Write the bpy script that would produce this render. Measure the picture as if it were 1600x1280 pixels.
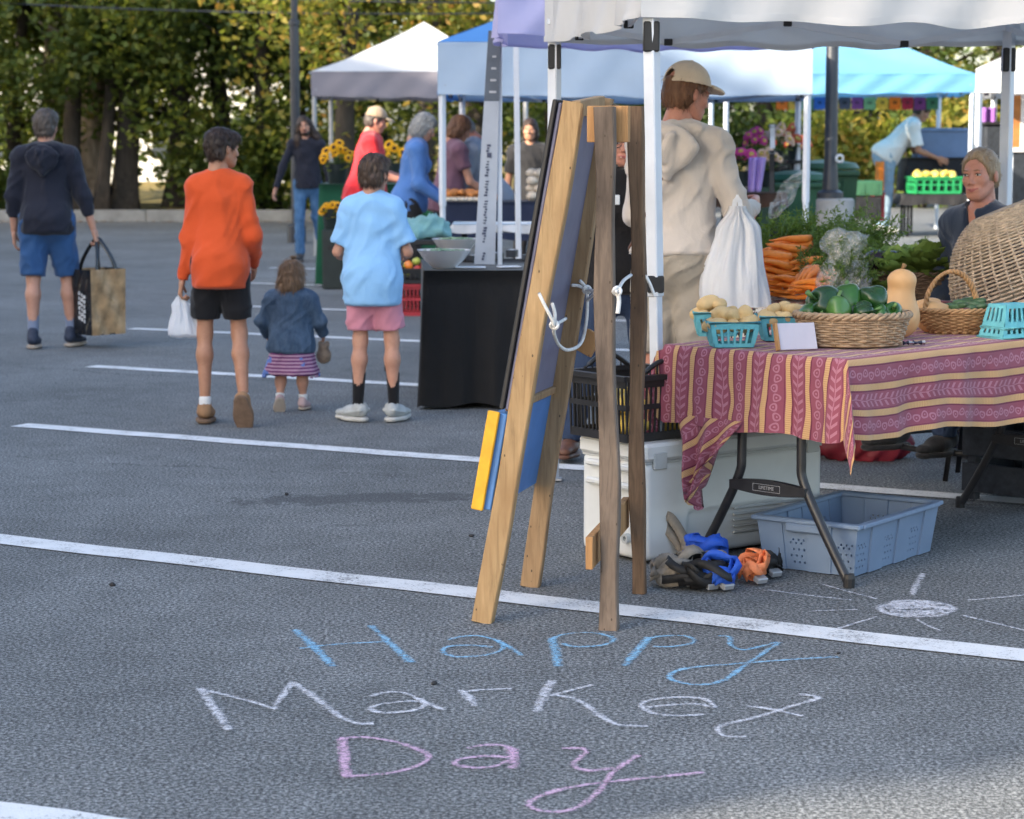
import bpy, bmesh, math, random
import numpy as np
from mathutils import Vector, Matrix, Quaternion
random.seed(7); RNG = np.random.default_rng(11)
scene = bpy.context.scene
for o in list(bpy.data.objects): bpy.data.objects.remove(o)
C = scene.collection
# ------------------------------------------------------------------ camera
FPX = 3500.0; CAMH = 1.47; PITCH = math.atan(418.0/FPX)
cam_data = bpy.data.cameras.new('camera'); cam = bpy.data.objects.new('camera', cam_data); C.objects.link(cam)
cam_data.sensor_width = 36.0; cam_data.lens = FPX/1600.0*36.0
cam_data.clip_start = 0.1; cam_data.clip_end = 2000
cam.location = (0, 0, CAMH); cam.rotation_euler = (math.pi/2-PITCH, 0, 0)
cam_data.dof.use_dof = True; cam_data.dof.focus_distance = 7.0; cam_data.dof.aperture_fstop = 6.3
scene.camera = cam
# ------------------------------------------------------------------ sky, sun, exposure
SUN_EL = math.radians(24.0); SDIR = Vector((0.837, 0.548, 0)).normalized()      # horizontal travel of the sunlight
world = bpy.data.worlds.new('World'); scene.world = world; world.use_nodes = True
wn = world.node_tree; bg = wn.nodes['Background']
sky = wn.nodes.new('ShaderNodeTexSky'); sky.sky_type = 'NISHITA'; sky.sun_disc = False
sky.sun_elevation = SUN_EL; sky.sun_rotation = math.atan2(-SDIR.x, -SDIR.y)
sky.air_density = 1.0; sky.dust_density = 2.5; sky.ozone_density = 0.6
wn.links.new(sky.outputs[0], bg.inputs[0]); bg.inputs[1].default_value = 0.15
sun_data = bpy.data.lights.new('sun', 'SUN'); sun = bpy.data.objects.new('sun', sun_data); C.objects.link(sun)
sun_data.energy = 3.6; sun_data.angle = math.radians(0.5); sun_data.color = (1.0, 0.88, 0.70)
sun.rotation_euler = Vector((SDIR.x*math.cos(SUN_EL), SDIR.y*math.cos(SUN_EL), -math.sin(SUN_EL))).to_track_quat('-Z', 'Y').to_euler()
sun.location = (-20, -12, 20)
scene.view_settings.view_transform = 'Standard'; scene.view_settings.look = 'None'
scene.view_settings.gamma = 1.0; scene.view_settings.exposure = 1.82
scene.render.engine = 'CYCLES'

# ------------------------------------------------------------------ picture measurements -> places
_ct, _st = math.cos(PITCH), math.sin(PITCH)
def ray(px, py):
    return Vector((px-800.0, FPX*_ct-(py-640)*_st, -FPX*_st-(py-640)*_ct))
def G(px, py, z=0.0):
    r = ray(px, py); t = (z-CAMH)/r.z
    return Vector((r.x*t, r.y*t, z))
def W(px, py, Y):
    r = ray(px, py); t = Y/r.y
    return Vector((r.x*t, Y, CAMH+r.z*t))
def sstep(a, b, x):
    t = np.clip((x-a)/(b-a), 0, 1); return t*t*(3-2*t)
def ground_z(x, y):
    return 0.36*sstep(15, 26, y)*sstep(0.6, 3.6, x)

# ------------------------------------------------------------------ materials
def s2l(c):
    c = c/255.0
    return c/12.92 if c <= 0.04045 else ((c+0.055)/1.055)**2.4
def rgb(r, g, b, k=1.0): return (s2l(r)*k, s2l(g)*k, s2l(b)*k)
class NB:
    def __init__(s, name):
        s.m = bpy.data.materials.new(name); s.m.use_nodes = True
        s.t = s.m.node_tree; s.b = s.t.nodes['Principled BSDF']; s.out = s.t.nodes['Material Output']
        s.tc = None
    def n(s, ty, **kw):
        nd = s.t.nodes.new(ty)
        for k, v in kw.items(): setattr(nd, k, v)
        return nd
    def lk(s, a, b): s.t.links.new(a, b)
    def put(s, sock, v):
        if hasattr(v, 'is_linked') or isinstance(v, bpy.types.NodeSocket): s.lk(v, sock)
        elif isinstance(v, (tuple, list)) and len(v) == 3 and sock.type == 'RGBA': sock.default_value = (*v, 1)
        else: sock.default_value = v
    def coord(s, w='Object'):
        if s.tc is None: s.tc = s.n('ShaderNodeTexCoord')
        return s.tc.outputs[w]
    def map(s, vec, scale=(1, 1, 1), loc=(0, 0, 0), rot=(0, 0, 0)):
        m = s.n('ShaderNodeMapping'); s.put(m.inputs[0], vec); m.inputs[1].default_value = loc; m.inputs[2].default_value = rot; m.inputs[3].default_value = scale
        return m.outputs[0]
    def math(s, op, a, b=None, c=None):
        m = s.n('ShaderNodeMath', operation=op); s.put(m.inputs[0], a)
        if b is not None: s.put(m.inputs[1], b)
        if c is not None: s.put(m.inputs[2], c)
        return m.outputs[0]
    def mix(s, f, a, b, bt='MIX'):
        m = s.n('ShaderNodeMix', data_type='RGBA', blend_type=bt); s.put(m.inputs[0], f); s.put(m.inputs[6], a); s.put(m.inputs[7], b)
        return m.outputs[2]
    def noise(s, vec, scale, detail=3, rough=0.55, dist=0):
        m = s.n('ShaderNodeTexNoise'); s.put(m.inputs['Vector'], vec); m.inputs['Scale'].default_value = scale
        m.inputs['Detail'].default_value = detail; m.inputs['Roughness'].default_value = rough; m.inputs['Distortion'].default_value = dist
        return m.outputs[0]
    def voro(s, vec, scale, feat='F1', out=0):
        m = s.n('ShaderNodeTexVoronoi', feature=feat); s.put(m.inputs['Vector'], vec); m.inputs['Scale'].default_value = scale
        return m.outputs[out]
    def ramp(s, f, stops, interp='LINEAR'):
        r = s.n('ShaderNodeValToRGB'); s.put(r.inputs[0], f); cr = r.color_ramp; cr.interpolation = interp
        while len(cr.elements) < len(stops): cr.elements.new(0.5)
        for e, (p, c) in zip(cr.elements, stops):
            e.position = p; e.color = (*c, 1) if len(c) == 3 else c
        return r.outputs[0]
    def sep(s, vec):
        m = s.n('ShaderNodeSeparateXYZ'); s.put(m.inputs[0], vec); return m.outputs
    def bump(s, h, strength=0.3, dist=0.01, prev=None):
        b = s.n('ShaderNodeBump'); b.inputs['Strength'].default_value = strength; b.inputs['Distance'].default_value = dist; s.lk(h, b.inputs['Height'])
        if prev is not None: s.lk(prev, b.inputs['Normal'])
        s.lk(b.outputs[0], s.b.inputs['Normal']); return b.outputs[0]
    def set(s, **kw):
        names = dict(col='Base Color', rough='Roughness', metal='Metallic', spec='Specular IOR Level', sheen='Sheen Weight', alpha='Alpha', trans='Transmission Weight', sss='Subsurface Weight', emit='Emission Color', estr='Emission Strength', coat='Coat Weight')
        for k, v in kw.items(): s.put(s.b.inputs[names[k]], v)
        return s
MATS = {}
def M(name, col, rough=0.6, var=0.12, vs=9.0, bump=0.0, bs=180.0, metal=0.0, spec=0.4, sheen=0.0, stretch=(1, 1, 1), translucent=0.0, coat=0.0, rvar=0.08):
    if name in MATS: return MATS[name]
    k = NB(name); v = k.coord(); v2 = k.map(v, stretch)
    n1 = k.noise(v2, vs, 4, 0.6)
    lo = tuple(max(0, c*(1-var*1.6)) for c in col); hi = tuple(min(1, c*(1+var*1.6)) for c in col)
    cc = k.ramp(n1, [(0.25, lo), (0.75, hi)])
    k.set(col=cc, rough=rough, metal=metal, spec=spec, sheen=sheen, coat=coat)
    if rvar:
        k.set(rough=k.math('ADD', k.math('MULTIPLY', k.noise(v2, vs*2.3, 2), rvar*2), rough-rvar))
    if bump: k.bump(k.noise(v2, bs, 3), bump, 0.004)
    if translucent:
        tr = k.n('ShaderNodeBsdfTranslucent'); k.lk(cc, tr.inputs[0]); mx = k.n('ShaderNodeMixShader'); mx.inputs[0].default_value = translucent
        k.lk(k.b.outputs[0], mx.inputs[1]); k.lk(tr.outputs[0], mx.inputs[2]); k.lk(mx.outputs[0], k.out.inputs[0])
    MATS[name] = k.m; return k.m
def cloth_mat(name, col, var=0.10, wr=0.25, rough=0.85, sheen=0.15, vs=5):
    if name in MATS: return MATS[name]
    k = NB(name); v = k.coord()
    n1 = k.noise(v, vs, 4, 0.6); n2 = k.noise(k.map(v, (1, 1, 0.4)), 15, 3, 0.55, 0.8); n3 = k.noise(v, 420, 2)
    f = k.math('ADD', k.math('MULTIPLY', n1, 0.5), k.math('ADD', k.math('MULTIPLY', n3, 0.3), k.math('MULTIPLY', n2, 0.2)))
    cc = k.ramp(f, [(0.3, tuple(c*(1-var*1.5) for c in col)), (0.7, tuple(min(1, c*(1+var*1.5)) for c in col))])
    k.set(col=cc, rough=rough, spec=0.2, sheen=sheen)
    h = k.math('ADD', k.math('MULTIPLY', n2, 1.0), k.math('MULTIPLY', n3, 0.06))
    k.bump(h, wr*0.9, 0.03); MATS[name] = k.m; return k.m

# ------------------------------------------------------------------ mesh helpers
def link(name, me, mat, parent=None, smooth=True, world=False):
    o = bpy.data.objects.new(name, me); C.objects.link(o)
    if mat is not None and len(me.materials) == 0: me.materials.append(mat)
    if smooth is True: me.polygons.foreach_set('use_smooth', [True]*len(me.polygons))
    if parent is not None:
        o.parent = parent
        if world and parent.name in TM: o.matrix_parent_inverse = TM[parent.name].inverted()
    return o
TM = {}
def props(o, label, cat, group=None):
    o['label'] = label; o['category'] = cat
    if group: o['group'] = group
    return o
def thing(name, label, cat, loc=(0, 0, 0), rz=0.0, group=None, scale=1.0):
    o = bpy.data.objects.new(name, None); C.objects.link(o); o.empty_display_size = 0.1
    o.location = loc; o.rotation_euler = (0, 0, rz); o.scale = (scale,)*3
    TM[o.name] = Matrix.Translation(Vector(loc)) @ Matrix.Rotation(rz, 4, 'Z') @ Matrix.Scale(scale, 4)
    return props(o, label, cat, group)
def kind(o, k='structure'): o['kind'] = k; return o
def copy_tree(o, parent=None, kids=None):
    c = o.copy(); C.objects.link(c)
    if parent is not None: c.parent = parent
    for ch in [x for x in C.objects if x.parent == o]: copy_tree(ch, c)
    return c
def basis(d, up=(0, 0, 1)):
    d = Vector(d).normalized(); up = Vector(up)
    if abs(d.dot(up)) > 0.98: up = Vector((0, 1, 0)) if abs(d.y) < 0.9 else Vector((1, 0, 0))
    s = d.cross(up).normalized(); u = s.cross(d).normalized()
    return s, u
def rot3(axis_x, axis_y, axis_z):
    return Matrix((axis_x, axis_y, axis_z)).transposed()
class MB:
    def __init__(s): s.v = []; s.f = []; s.uv = None
    def add(s, v, f):
        o = len(s.v); s.v += [tuple(p) for p in v]; s.f += [tuple(i+o for i in q) for q in f]; return s
    def box(s, c, half, R=None, bev=0.0):
        c = Vector(c); hx, hy, hz = half
        if bev <= 0:
            pts = [Vector((x*hx, y*hy, z*hz)) for x in (-1, 1) for y in (-1, 1) for z in (-1, 1)]
            fs = [(0, 1, 3, 2), (4, 6, 7, 5), (0, 4, 5, 1), (2, 3, 7, 6), (0, 2, 6, 4), (1, 5, 7, 3)]
        else:
            b = min(bev, hx*.9, hy*.9, hz*.9); pts = []; idx = {}
            for x in (-1, 1):
                for y in (-1, 1):
                    for z in (-1, 1):
                        for a in range(3):
                            p = [x*hx, y*hy, z*hz]
                            for q in range(3):
                                if q != a: p[q] -= (x, y, z)[q]*b
                            idx[(x, y, z, a)] = len(pts); pts.append(Vector(p))
            fs = []
            for a in range(3):
                b1, b2 = (a+1) % 3, (a+2) % 3
                for sg in (-1, 1):
                    q = []
                    for u, w in ((-1, -1), (1, -1), (1, 1), (-1, 1)):
                        k = [0, 0, 0]; k[a] = sg; k[b1] = u; k[b2] = w; q.append(idx[(*k, a)])
                    fs.append(tuple(q) if sg > 0 else tuple(reversed(q)))
            for a in range(3):
                b1, b2 = (a+1) % 3, (a+2) % 3
                for u in (-1, 1):
                    for w in (-1, 1):
                        k1 = [0, 0, 0]; k2 = [0, 0, 0]; k1[a] = -1; k2[a] = 1
                        k1[b1] = k2[b1] = u; k1[b2] = k2[b2] = w
                        fs.append((idx[(*k1, b1)], idx[(*k2, b1)], idx[(*k2, b2)], idx[(*k1, b2)]))
            for x in (-1, 1):
                for y in (-1, 1):
                    for z in (-1, 1): fs.append((idx[(x, y, z, 0)], idx[(x, y, z, 1)], idx[(x, y, z, 2)]))
        if R is not None: pts = [R @ p for p in pts]
        return s.add([p+c for p in pts], fs)
    def bar(s, a, b, wx, wy, up=(0, 0, 1), bev=0.0):
        a = Vector(a); b = Vector(b); d = (b-a); L = d.length; sd, u = basis(d, up)
        return s.box((a+b)/2, (wx/2, L/2, wy/2), rot3(sd, d.normalized(), u), bev)
    def tube(s, pts, r, n=8, cap=True, closed=False, flat=None):
        pts = [Vector(p) for p in pts]; m = len(pts)
        rs = r if isinstance(r, (list, tuple)) else [r]*m
        vs = []; prev = None
        for i in range(m):
            if closed: d = pts[(i+1) % m]-pts[i-1]
            else: d = pts[min(i+1, m-1)]-pts[max(i-1, 0)]
            if d.length < 1e-9: d = Vector((0, 0, 1))
            d.normalize()
            if prev is None: sd, u = basis(d)
            else:
                sd = prev-d*prev.dot(d)
                if sd.length < 1e-6: sd, u = basis(d)
                sd.normalize(); u = d.cross(sd)
            prev = sd
            for k in range(n):
                a = 2*math.pi*k/n; vs.append(pts[i]+sd*(math.cos(a)*rs[i])+u*(math.sin(a)*rs[i]*(flat or 1)))
        fs = []
        for i in range(m if closed else m-1):
            j = (i+1) % m
            for k in range(n):
                l = (k+1) % n; fs.append((i*n+k, i*n+l, j*n+l, j*n+k))
        if cap and not closed: fs.append(tuple(range(n))[::-1]); fs.append(tuple((m-1)*n+k for k in range(n)))
        return s.add(vs, fs)
    def lathe(s, prof, c=(0, 0, 0), n=20, sx=1.0, sy=1.0, R=None, cap=True):
        vs = []; fs = []; c = Vector(c)
        for (r, z) in prof:
            for k in range(n):
                a = 2*math.pi*k/n; p = Vector((r*sx*math.cos(a), r*sy*math.sin(a), z)); vs.append((R @ p if R is not None else p)+c)
        m = len(prof)
        for i in range(m-1):
            for k in range(n):
                l = (k+1) % n; fs.append((i*n+k, i*n+l, (i+1)*n+l, (i+1)*n+k))
        if cap: fs.append(tuple(range(n))[::-1]); fs.append(tuple((m-1)*n+k for k in range(n)))
        return s.add(vs, fs)
    def grid(s, fn, nu, nv):
        vs = [fn(i/nu, j/nv) for i in range(nu+1) for j in range(nv+1)]
        fs = [(i*(nv+1)+j, (i+1)*(nv+1)+j, (i+1)*(nv+1)+j+1, i*(nv+1)+j+1) for i in range(nu) for j in range(nv)]
        return s.add(vs, fs)
    def ribbon(s, pts, width, nrm):
        pts = [Vector(p) for p in pts]; m = len(pts); vs = []
        for i in range(m):
            d = (pts[min(i+1, m-1)]-pts[max(i-1, 0)]).normalized()
            nn = nrm(i/(m-1)) if callable(nrm) else nrm
            sd = d.cross(Vector(nn)).normalized(); w = width[i] if isinstance(width, list) else width
            vs += [pts[i]-sd*w/2, pts[i]+sd*w/2]
        return s.add(vs, [(2*i, 2*i+1, 2*i+3, 2*i+2) for i in range(m-1)])
    def build(s, name, mat, parent=None, smooth=False, world=False):
        me = bpy.data.meshes.new(name); me.from_pydata(s.v, [], s.f); me.update()
        o = link(name, me, mat, parent, False, world)
        if smooth: me.polygons.foreach_set('use_smooth', [True]*len(me.polygons)); 
        if smooth == 'auto':
            try: me.set_sharp_from_angle(angle=math.radians(38))
            except Exception: pass
        return o
def solidify(o, t, off=-1.0):
    m = o.modifiers.new('thickness', 'SOLIDIFY'); m.thickness = t; m.offset = off; return o

# ------------------------------------------------------------------ smooth solid modelling (distance field + surface nets)
def vnoise(P, seed=0):
    P = np.asarray(P, np.float32); i = np.floor(P).astype(np.int64); f = P-i; f = f*f*(3-2*f)
    def h(x, y, z):
        n = (x*73856093) ^ (y*19349663) ^ (z*83492791) ^ (seed*2654435761 % 2147483647)
        n = (n ^ (n >> 13))*1274126177 & 0x7fffffff
        return ((n ^ (n >> 16)) & 0xffff)/65535.0
    r = 0
    for dx in (0, 1):
        for dy in (0, 1):
            for dz in (0, 1):
                w = (f[..., 0] if dx else 1-f[..., 0])*(f[..., 1] if dy else 1-f[..., 1])*(f[..., 2] if dz else 1-f[..., 2])
                r = r+w*h(i[..., 0]+dx, i[..., 1]+dy, i[..., 2]+dz)
    return r*2-1
class SDF:
    def __init__(s, lo, hi, h):
        s.lo = np.array(lo, np.float32); s.h = h
        s.n = np.maximum(4, np.ceil((np.array(hi)-np.array(lo))/h).astype(int)+1)
        s.ax = [(s.lo[i]+h*np.arange(s.n[i])).astype(np.float32) for i in range(3)]
        s.F = np.full(s.n, 9.0, np.float32)
    def sub_grid(s, mn, mx):
        a = np.clip(np.floor((np.array(mn)-s.lo)/s.h).astype(int), 0, s.n-1); b = np.clip(np.ceil((np.array(mx)-s.lo)/s.h).astype(int)+1, 1, s.n)
        sl = tuple(slice(int(a[i]), int(max(b[i], a[i]+1))) for i in range(3))
        x = s.ax[0][sl[0]][:, None, None]; y = s.ax[1][sl[1]][None, :, None]; z = s.ax[2][sl[2]][None, None, :]
        return sl, x, y, z
    def comb(s, sl, d, k, op):
        f = s.F[sl]
        if op == 'sub': f2 = -f; 
        else: f2 = f
        if k > 1e-5:
            hh = np.clip(k-np.abs(f2-d), 0, None)/k; r = np.minimum(f2, d)-hh*hh*k*0.25
        else: r = np.minimum(f2, d)
        s.F[sl] = -r if op == 'sub' else r
    def cone(s, a, b, ra, rb, k=0.02, flat=None, op='u', cut=None):
        a = np.array(a, np.float32); b = np.array(b, np.float32); R = max(ra, rb)*max(1, flat[1] if flat else 1)+k+3*s.h
        sl, x, y, z = s.sub_grid(np.minimum(a, b)-R, np.maximum(a, b)+R)
        ab = b-a; L2 = float(ab@ab)+1e-9
        px, py, pz = x-a[0], y-a[1], z-a[2]
        t0 = (px*ab[0]+py*ab[1]+pz*ab[2])/L2; t = np.clip(t0, 0, 1)
        qx, qy, qz = px-t*ab[0], py-t*ab[1], pz-t*ab[2]
        q2 = qx*qx+qy*qy+qz*qz
        if flat:
            e = np.array(flat[0], np.float32); e = e/np.linalg.norm(e); c = qx*e[0]+qy*e[1]+qz*e[2]
            q2 = q2-c*c+(c/flat[1])**2
        d = (np.sqrt(np.maximum(q2, 1e-12))-(ra+(rb-ra)*t))*(min(1, flat[1]) if flat else 1)
        if cut == 'b': d = np.maximum(d, (t0-1)*math.sqrt(L2))
        elif cut == 'ab': d = np.maximum(np.maximum(d, (t0-1)*math.sqrt(L2)), -t0*math.sqrt(L2))
        elif cut is not None:
            p0, n0 = cut; d = np.maximum(d, (x-p0[0])*n0[0]+(y-p0[1])*n0[1]+(z-p0[2])*n0[2])
        s.comb(sl, d, k, op); return s
    def ell(s, c, r, R=None, k=0.02, op='u', cut=None):
        c = np.array(c, np.float32); r = np.array(r, np.float32); m = float(r.max())+k+3*s.h
        sl, x, y, z = s.sub_grid(c-m, c+m); px, py, pz = x-c[0], y-c[1], z-c[2]
        if R is not None:
            R = np.array(R, np.float32).T
            px, py, pz = (R[0, 0]*px+R[0, 1]*py+R[0, 2]*pz), (R[1, 0]*px+R[1, 1]*py+R[1, 2]*pz), (R[2, 0]*px+R[2, 1]*py+R[2, 2]*pz)
        k0 = np.sqrt((px/r[0])**2+(py/r[1])**2+(pz/r[2])**2); k1 = np.sqrt((px/r[0]**2)**2+(py/r[1]**2)**2+(pz/r[2]**2)**2)+1e-9
        d = np.where(k0 < 0.05, -float(r.min()), k0*(k0-1)/k1)
        if cut is not None:
            for p0, n0 in cut: d = np.maximum(d, (x-p0[0])*n0[0]+(y-p0[1])*n0[1]+(z-p0[2])*n0[2])
        s.comb(sl, d, k, op); return s
    def box(s, c, half, R=None, rd=0.01, k=0.01, op='u'):
        c = np.array(c, np.float32); hf = np.array(half, np.float32); m = float(np.linalg.norm(hf))+k+3*s.h
        sl, x, y, z = s.sub_grid(c-m, c+m); px, py, pz = x-c[0], y-c[1], z-c[2]
        if R is not None:
            R = np.array(R, np.float32).T
            px, py, pz = (R[0, 0]*px+R[0, 1]*py+R[0, 2]*pz), (R[1, 0]*px+R[1, 1]*py+R[1, 2]*pz), (R[2, 0]*px+R[2, 1]*py+R[2, 2]*pz)
        qx, qy, qz = np.abs(px)-hf[0]+rd, np.abs(py)-hf[1]+rd, np.abs(pz)-hf[2]+rd
        d = np.sqrt(np.maximum(qx, 0)**2+np.maximum(qy, 0)**2+np.maximum(qz, 0)**2)+np.minimum(np.maximum(qx, np.maximum(qy, qz)), 0)-rd
        s.comb(sl, d, k, op); return s
    def plane(s, p0, n0):
        s.F = np.maximum(s.F, (s.ax[0][:, None, None]-p0[0])*n0[0]+(s.ax[1][None, :, None]-p0[1])*n0[1]+(s.ax[2][None, None, :]-p0[2])*n0[2]); return s
    def mesh(s):
        F = s.F; F[0] = F[-1] = 9; F[:, 0] = F[:, -1] = 9; F[:, :, 0] = F[:, :, -1] = 9
        I = F < 0; nx, ny, nz = F.shape
        c8 = [(i, j, k) for i in (0, 1) for j in (0, 1) for k in (0, 1)]
        cnt = sum(I[i:nx-1+i, j:ny-1+j, k:nz-1+k].astype(np.int8) for i, j, k in c8)
        cells = np.argwhere((cnt > 0) & (cnt < 8))
        if len(cells) == 0: return np.zeros((0, 3)), np.zeros((0, 4), int)
        vid = -np.ones((nx, ny, nz), np.int64); vid[cells[:, 0], cells[:, 1], cells[:, 2]] = np.arange(len(cells))
        acc = np.zeros((len(cells), 3)); num = np.zeros(len(cells))
        for a in range(8):
            for b in range(a+1, 8):
                A = np.array(c8[a]); B = np.array(c8[b])
                if np.abs(A-B).sum() != 1: continue
                pa = cells+A; pb = cells+B
                fa = F[pa[:, 0], pa[:, 1], pa[:, 2]]; fb = F[pb[:, 0], pb[:, 1], pb[:, 2]]
                mk = (fa < 0) != (fb < 0); t = fa/np.where(np.abs(fa-fb) < 1e-9, 1, fa-fb)
                acc += np.where(mk[:, None], A+(B-A)*t[:, None], 0); num += mk
        V = s.lo+s.h*(cells+acc/num[:, None])
        qs = []
        for ax in range(3):
            o1, o2 = (ax+1) % 3, (ax+2) % 3
            s0 = [slice(None)]*3; s1 = [slice(None)]*3; s0[ax] = slice(0, -1); s1[ax] = slice(1, None)
            ch = np.argwhere(I[tuple(s0)] != I[tuple(s1)])
            ch = ch[(ch[:, o1] > 0) & (ch[:, o2] > 0)]
            if len(ch) == 0: continue
            e1 = np.zeros(3, int); e1[o1] = 1; e2 = np.zeros(3, int); e2[o2] = 1
            g = lambda p: vid[p[:, 0], p[:, 1], p[:, 2]]
            q = np.stack([g(ch), g(ch-e1), g(ch-e1-e2), g(ch-e2)], 1)
            ins = I[ch[:, 0], ch[:, 1], ch[:, 2]]
            q[~ins] = q[~ins][:, ::-1]; qs.append(q)
        Q = np.concatenate(qs); return V, Q[(Q >= 0).all(1)]
def vnormals(V, Q):
    a = V[Q[:, 2]]-V[Q[:, 0]]; b = V[Q[:, 3]]-V[Q[:, 1]]; n = np.cross(a, b); N = np.zeros_like(V)
    for i in range(4): np.add.at(N, Q[:, i], n)
    return N/(np.linalg.norm(N, axis=1, keepdims=True)+1e-12)
def relax(V, Q, it=1, lam=0.5):
    for _ in range(it):
        S = np.zeros_like(V); c = np.zeros(len(V))
        for i in range(4):
            np.add.at(S, Q[:, i], V[Q[:, (i+1) % 4]]+V[Q[:, i-1]]); np.add.at(c, Q[:, i], 2)
        V = V+(S/np.maximum(c, 1)[:, None]-V)*lam
    return V
def np_mesh(name, V, Q):
    me = bpy.data.meshes.new(name); V = np.asarray(V, np.float32); Q = np.asarray(Q, np.int32); k = Q.shape[1]
    me.vertices.add(len(V)); me.vertices.foreach_set('co', V.ravel())
    me.loops.add(Q.size); me.loops.foreach_set('vertex_index', Q.ravel())
    me.polygons.add(len(Q)); me.polygons.foreach_set('loop_start', np.arange(0, Q.size, k, dtype=np.int32))
    try: me.polygons.foreach_set('loop_total', np.full(len(Q), k, np.int32))
    except Exception: pass
    me.update(calc_edges=True); me.validate(); return me
def sdf_obj(s, name, mat, parent=None, world=False, disp=None, rl=1):
    V, Q = s.mesh(); V = relax(V, Q, rl)
    if disp is not None: V = V+vnormals(V, Q)*disp(V)[:, None]
    return link(name, np_mesh(name, V, Q), mat, parent, True, world)
scene.cycles.use_denoising = True
# ------------------------------------------------------------------ ground
def asphalt_mat():
    k = NB('asphalt'); v = k.coord()
    n_big = k.noise(v, 0.55, 4, 0.6); n_mid = k.noise(v, 5.0, 4, 0.6); n_f = k.noise(v, 88, 3, 0.8); vor = k.voro(v, 150); st = k.noise(v, 260, 2, 0.8)
    base = k.ramp(n_f, [(0.38, (0.030, 0.033, 0.035)), (0.50, (0.122, 0.128, 0.129)), (0.62, (0.34, 0.35, 0.348))])
    spk = k.ramp(st, [(0.56, (0, 0, 0)), (0.72, (1, 1, 1))])
    base = k.mix(k.math('MULTIPLY', k.sep(spk)[0], 0.6), base, (0.42, 0.43, 0.44))
    pit = k.ramp(k.noise(k.map(v, (1, 1, 1), (3, 7, 0)), 140, 2, 0.6), [(0.30, (0.25,)*3), (0.45, (1, 1, 1))])
    base = k.mix(1.0, base, pit, 'MULTIPLY')
    patch = k.ramp(k.math('ADD', k.math('MULTIPLY', n_big, 0.6), k.math('MULTIPLY', n_mid, 0.4)), [(0.36, (0.72,)*3), (0.64, (1.20,)*3)])
    base = k.mix(1.0, base, patch, 'MULTIPLY')
    # worn seams that run across the lot
    xs = k.sep(v)
    for (ax, ay, c, w) in ((0.31, 0.95, 9.15, 0.006), (0.42, 0.907, 11.9, 0.008), (-0.1, 0.99, 17.4, 0.012)):
        d = k.math('ADD', k.math('ADD', k.math('MULTIPLY', xs[0], ax), k.math('MULTIPLY', xs[1], ay)), k.math('MULTIPLY', k.math('SUBTRACT', k.noise(v, 1.6, 4, 0.65), 0.5), 0.5))
        m = k.math('LESS_THAN', k.math('ABSOLUTE', k.math('SUBTRACT', d, c)), k.math('MULTIPLY', k.noise(v, 4, 2), w*2))
        base = k.mix(k.math('MULTIPLY', m, 0.55), base, (0.03, 0.03, 0.032))
    # an old wet looking stain in the near bay and small oil spots
    a = G(560, 779)
    ex = k.math('DIVIDE', k.math('SUBTRACT', xs[0], a.x), 0.60); ey = k.math('DIVIDE', k.math('SUBTRACT', k.math('SUBTRACT', xs[1], a.y), k.math('MULTIPLY', k.math('SUBTRACT', xs[0], a.x), 0.13)), 0.16)
    dd = k.math('ADD', k.math('ADD', k.math('MULTIPLY', ex, ex), k.math('MULTIPLY', ey, ey)), k.math('MULTIPLY', k.math('SUBTRACT', k.noise(v, 9, 5, 0.7), 0.5), 4.6))
    m = k.ramp(dd, [(0.55, (1, 1, 1)), (1.0, (0, 0, 0))]); base = k.mix(k.math('MULTIPLY', k.sep(m)[0], 0.55), base, (0.04, 0.041, 0.044))
    oil = k.ramp(k.noise(k.map(v, (0.5, 1.6, 1)), 2.3, 3, 0.6), [(0.69, (0, 0, 0)), (0.76, (1, 1, 1))]); base = k.mix(k.math('MULTIPLY', k.sep(oil)[0], 0.4), base, (0.05, 0.05, 0.053))
    k.set(col=base, rough=0.88, spec=0.3)
    h = k.math('ADD', k.math('MULTIPLY', n_f, 1.0), k.math('MULTIPLY', vor, 0.6)); k.bump(h, 0.32, 0.005)
    return k.m
m_asphalt = asphalt_mat()
def sheet(name, x0, x1, y0, y1, nx, ny, zf, mat):
    xs = np.linspace(x0, x1, nx+1); ys = np.linspace(y0, y1, ny+1); X, Y = np.meshgrid(xs, ys, indexing='ij')
    V = np.stack([X, Y, zf(X, Y)], -1).reshape(-1, 3); i, j = np.meshgrid(np.arange(nx), np.arange(ny), indexing='ij'); a = (i*(ny+1)+j).ravel()
    Q = np.stack([a, a+ny+1, a+ny+2, a+1], 1); return kind(link(name, np_mesh(name, V, Q), mat))
m_field = None
k = NB('dry_grass_ground'); v = k.coord(); f1 = k.noise(v, 1.2, 5, 0.65); f2 = k.noise(v, 30, 3, 0.7)
cc = k.ramp(k.math('ADD', k.math('MULTIPLY', f1, 0.6), k.math('MULTIPLY', f2, 0.4)), [(0.32, (0.05, 0.055, 0.02)), (0.5, (0.20, 0.155, 0.06)), (0.68, (0.36, 0.27, 0.11))])
k.set(col=cc, rough=0.95, spec=0.1); k.bump(f2, 0.8, 0.05); m_field = k.m
sheet('terrain', -900, 900, -600, 1500, 60, 60, lambda X, Y: -0.06+X*0, m_field)
KERB_Y = G(200, 347).y
sheet('asphalt_lot', -60, 60, -30, KERB_Y+0.05, 240, 150, lambda X, Y: ground_z(X, Y), m_asphalt)
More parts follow.
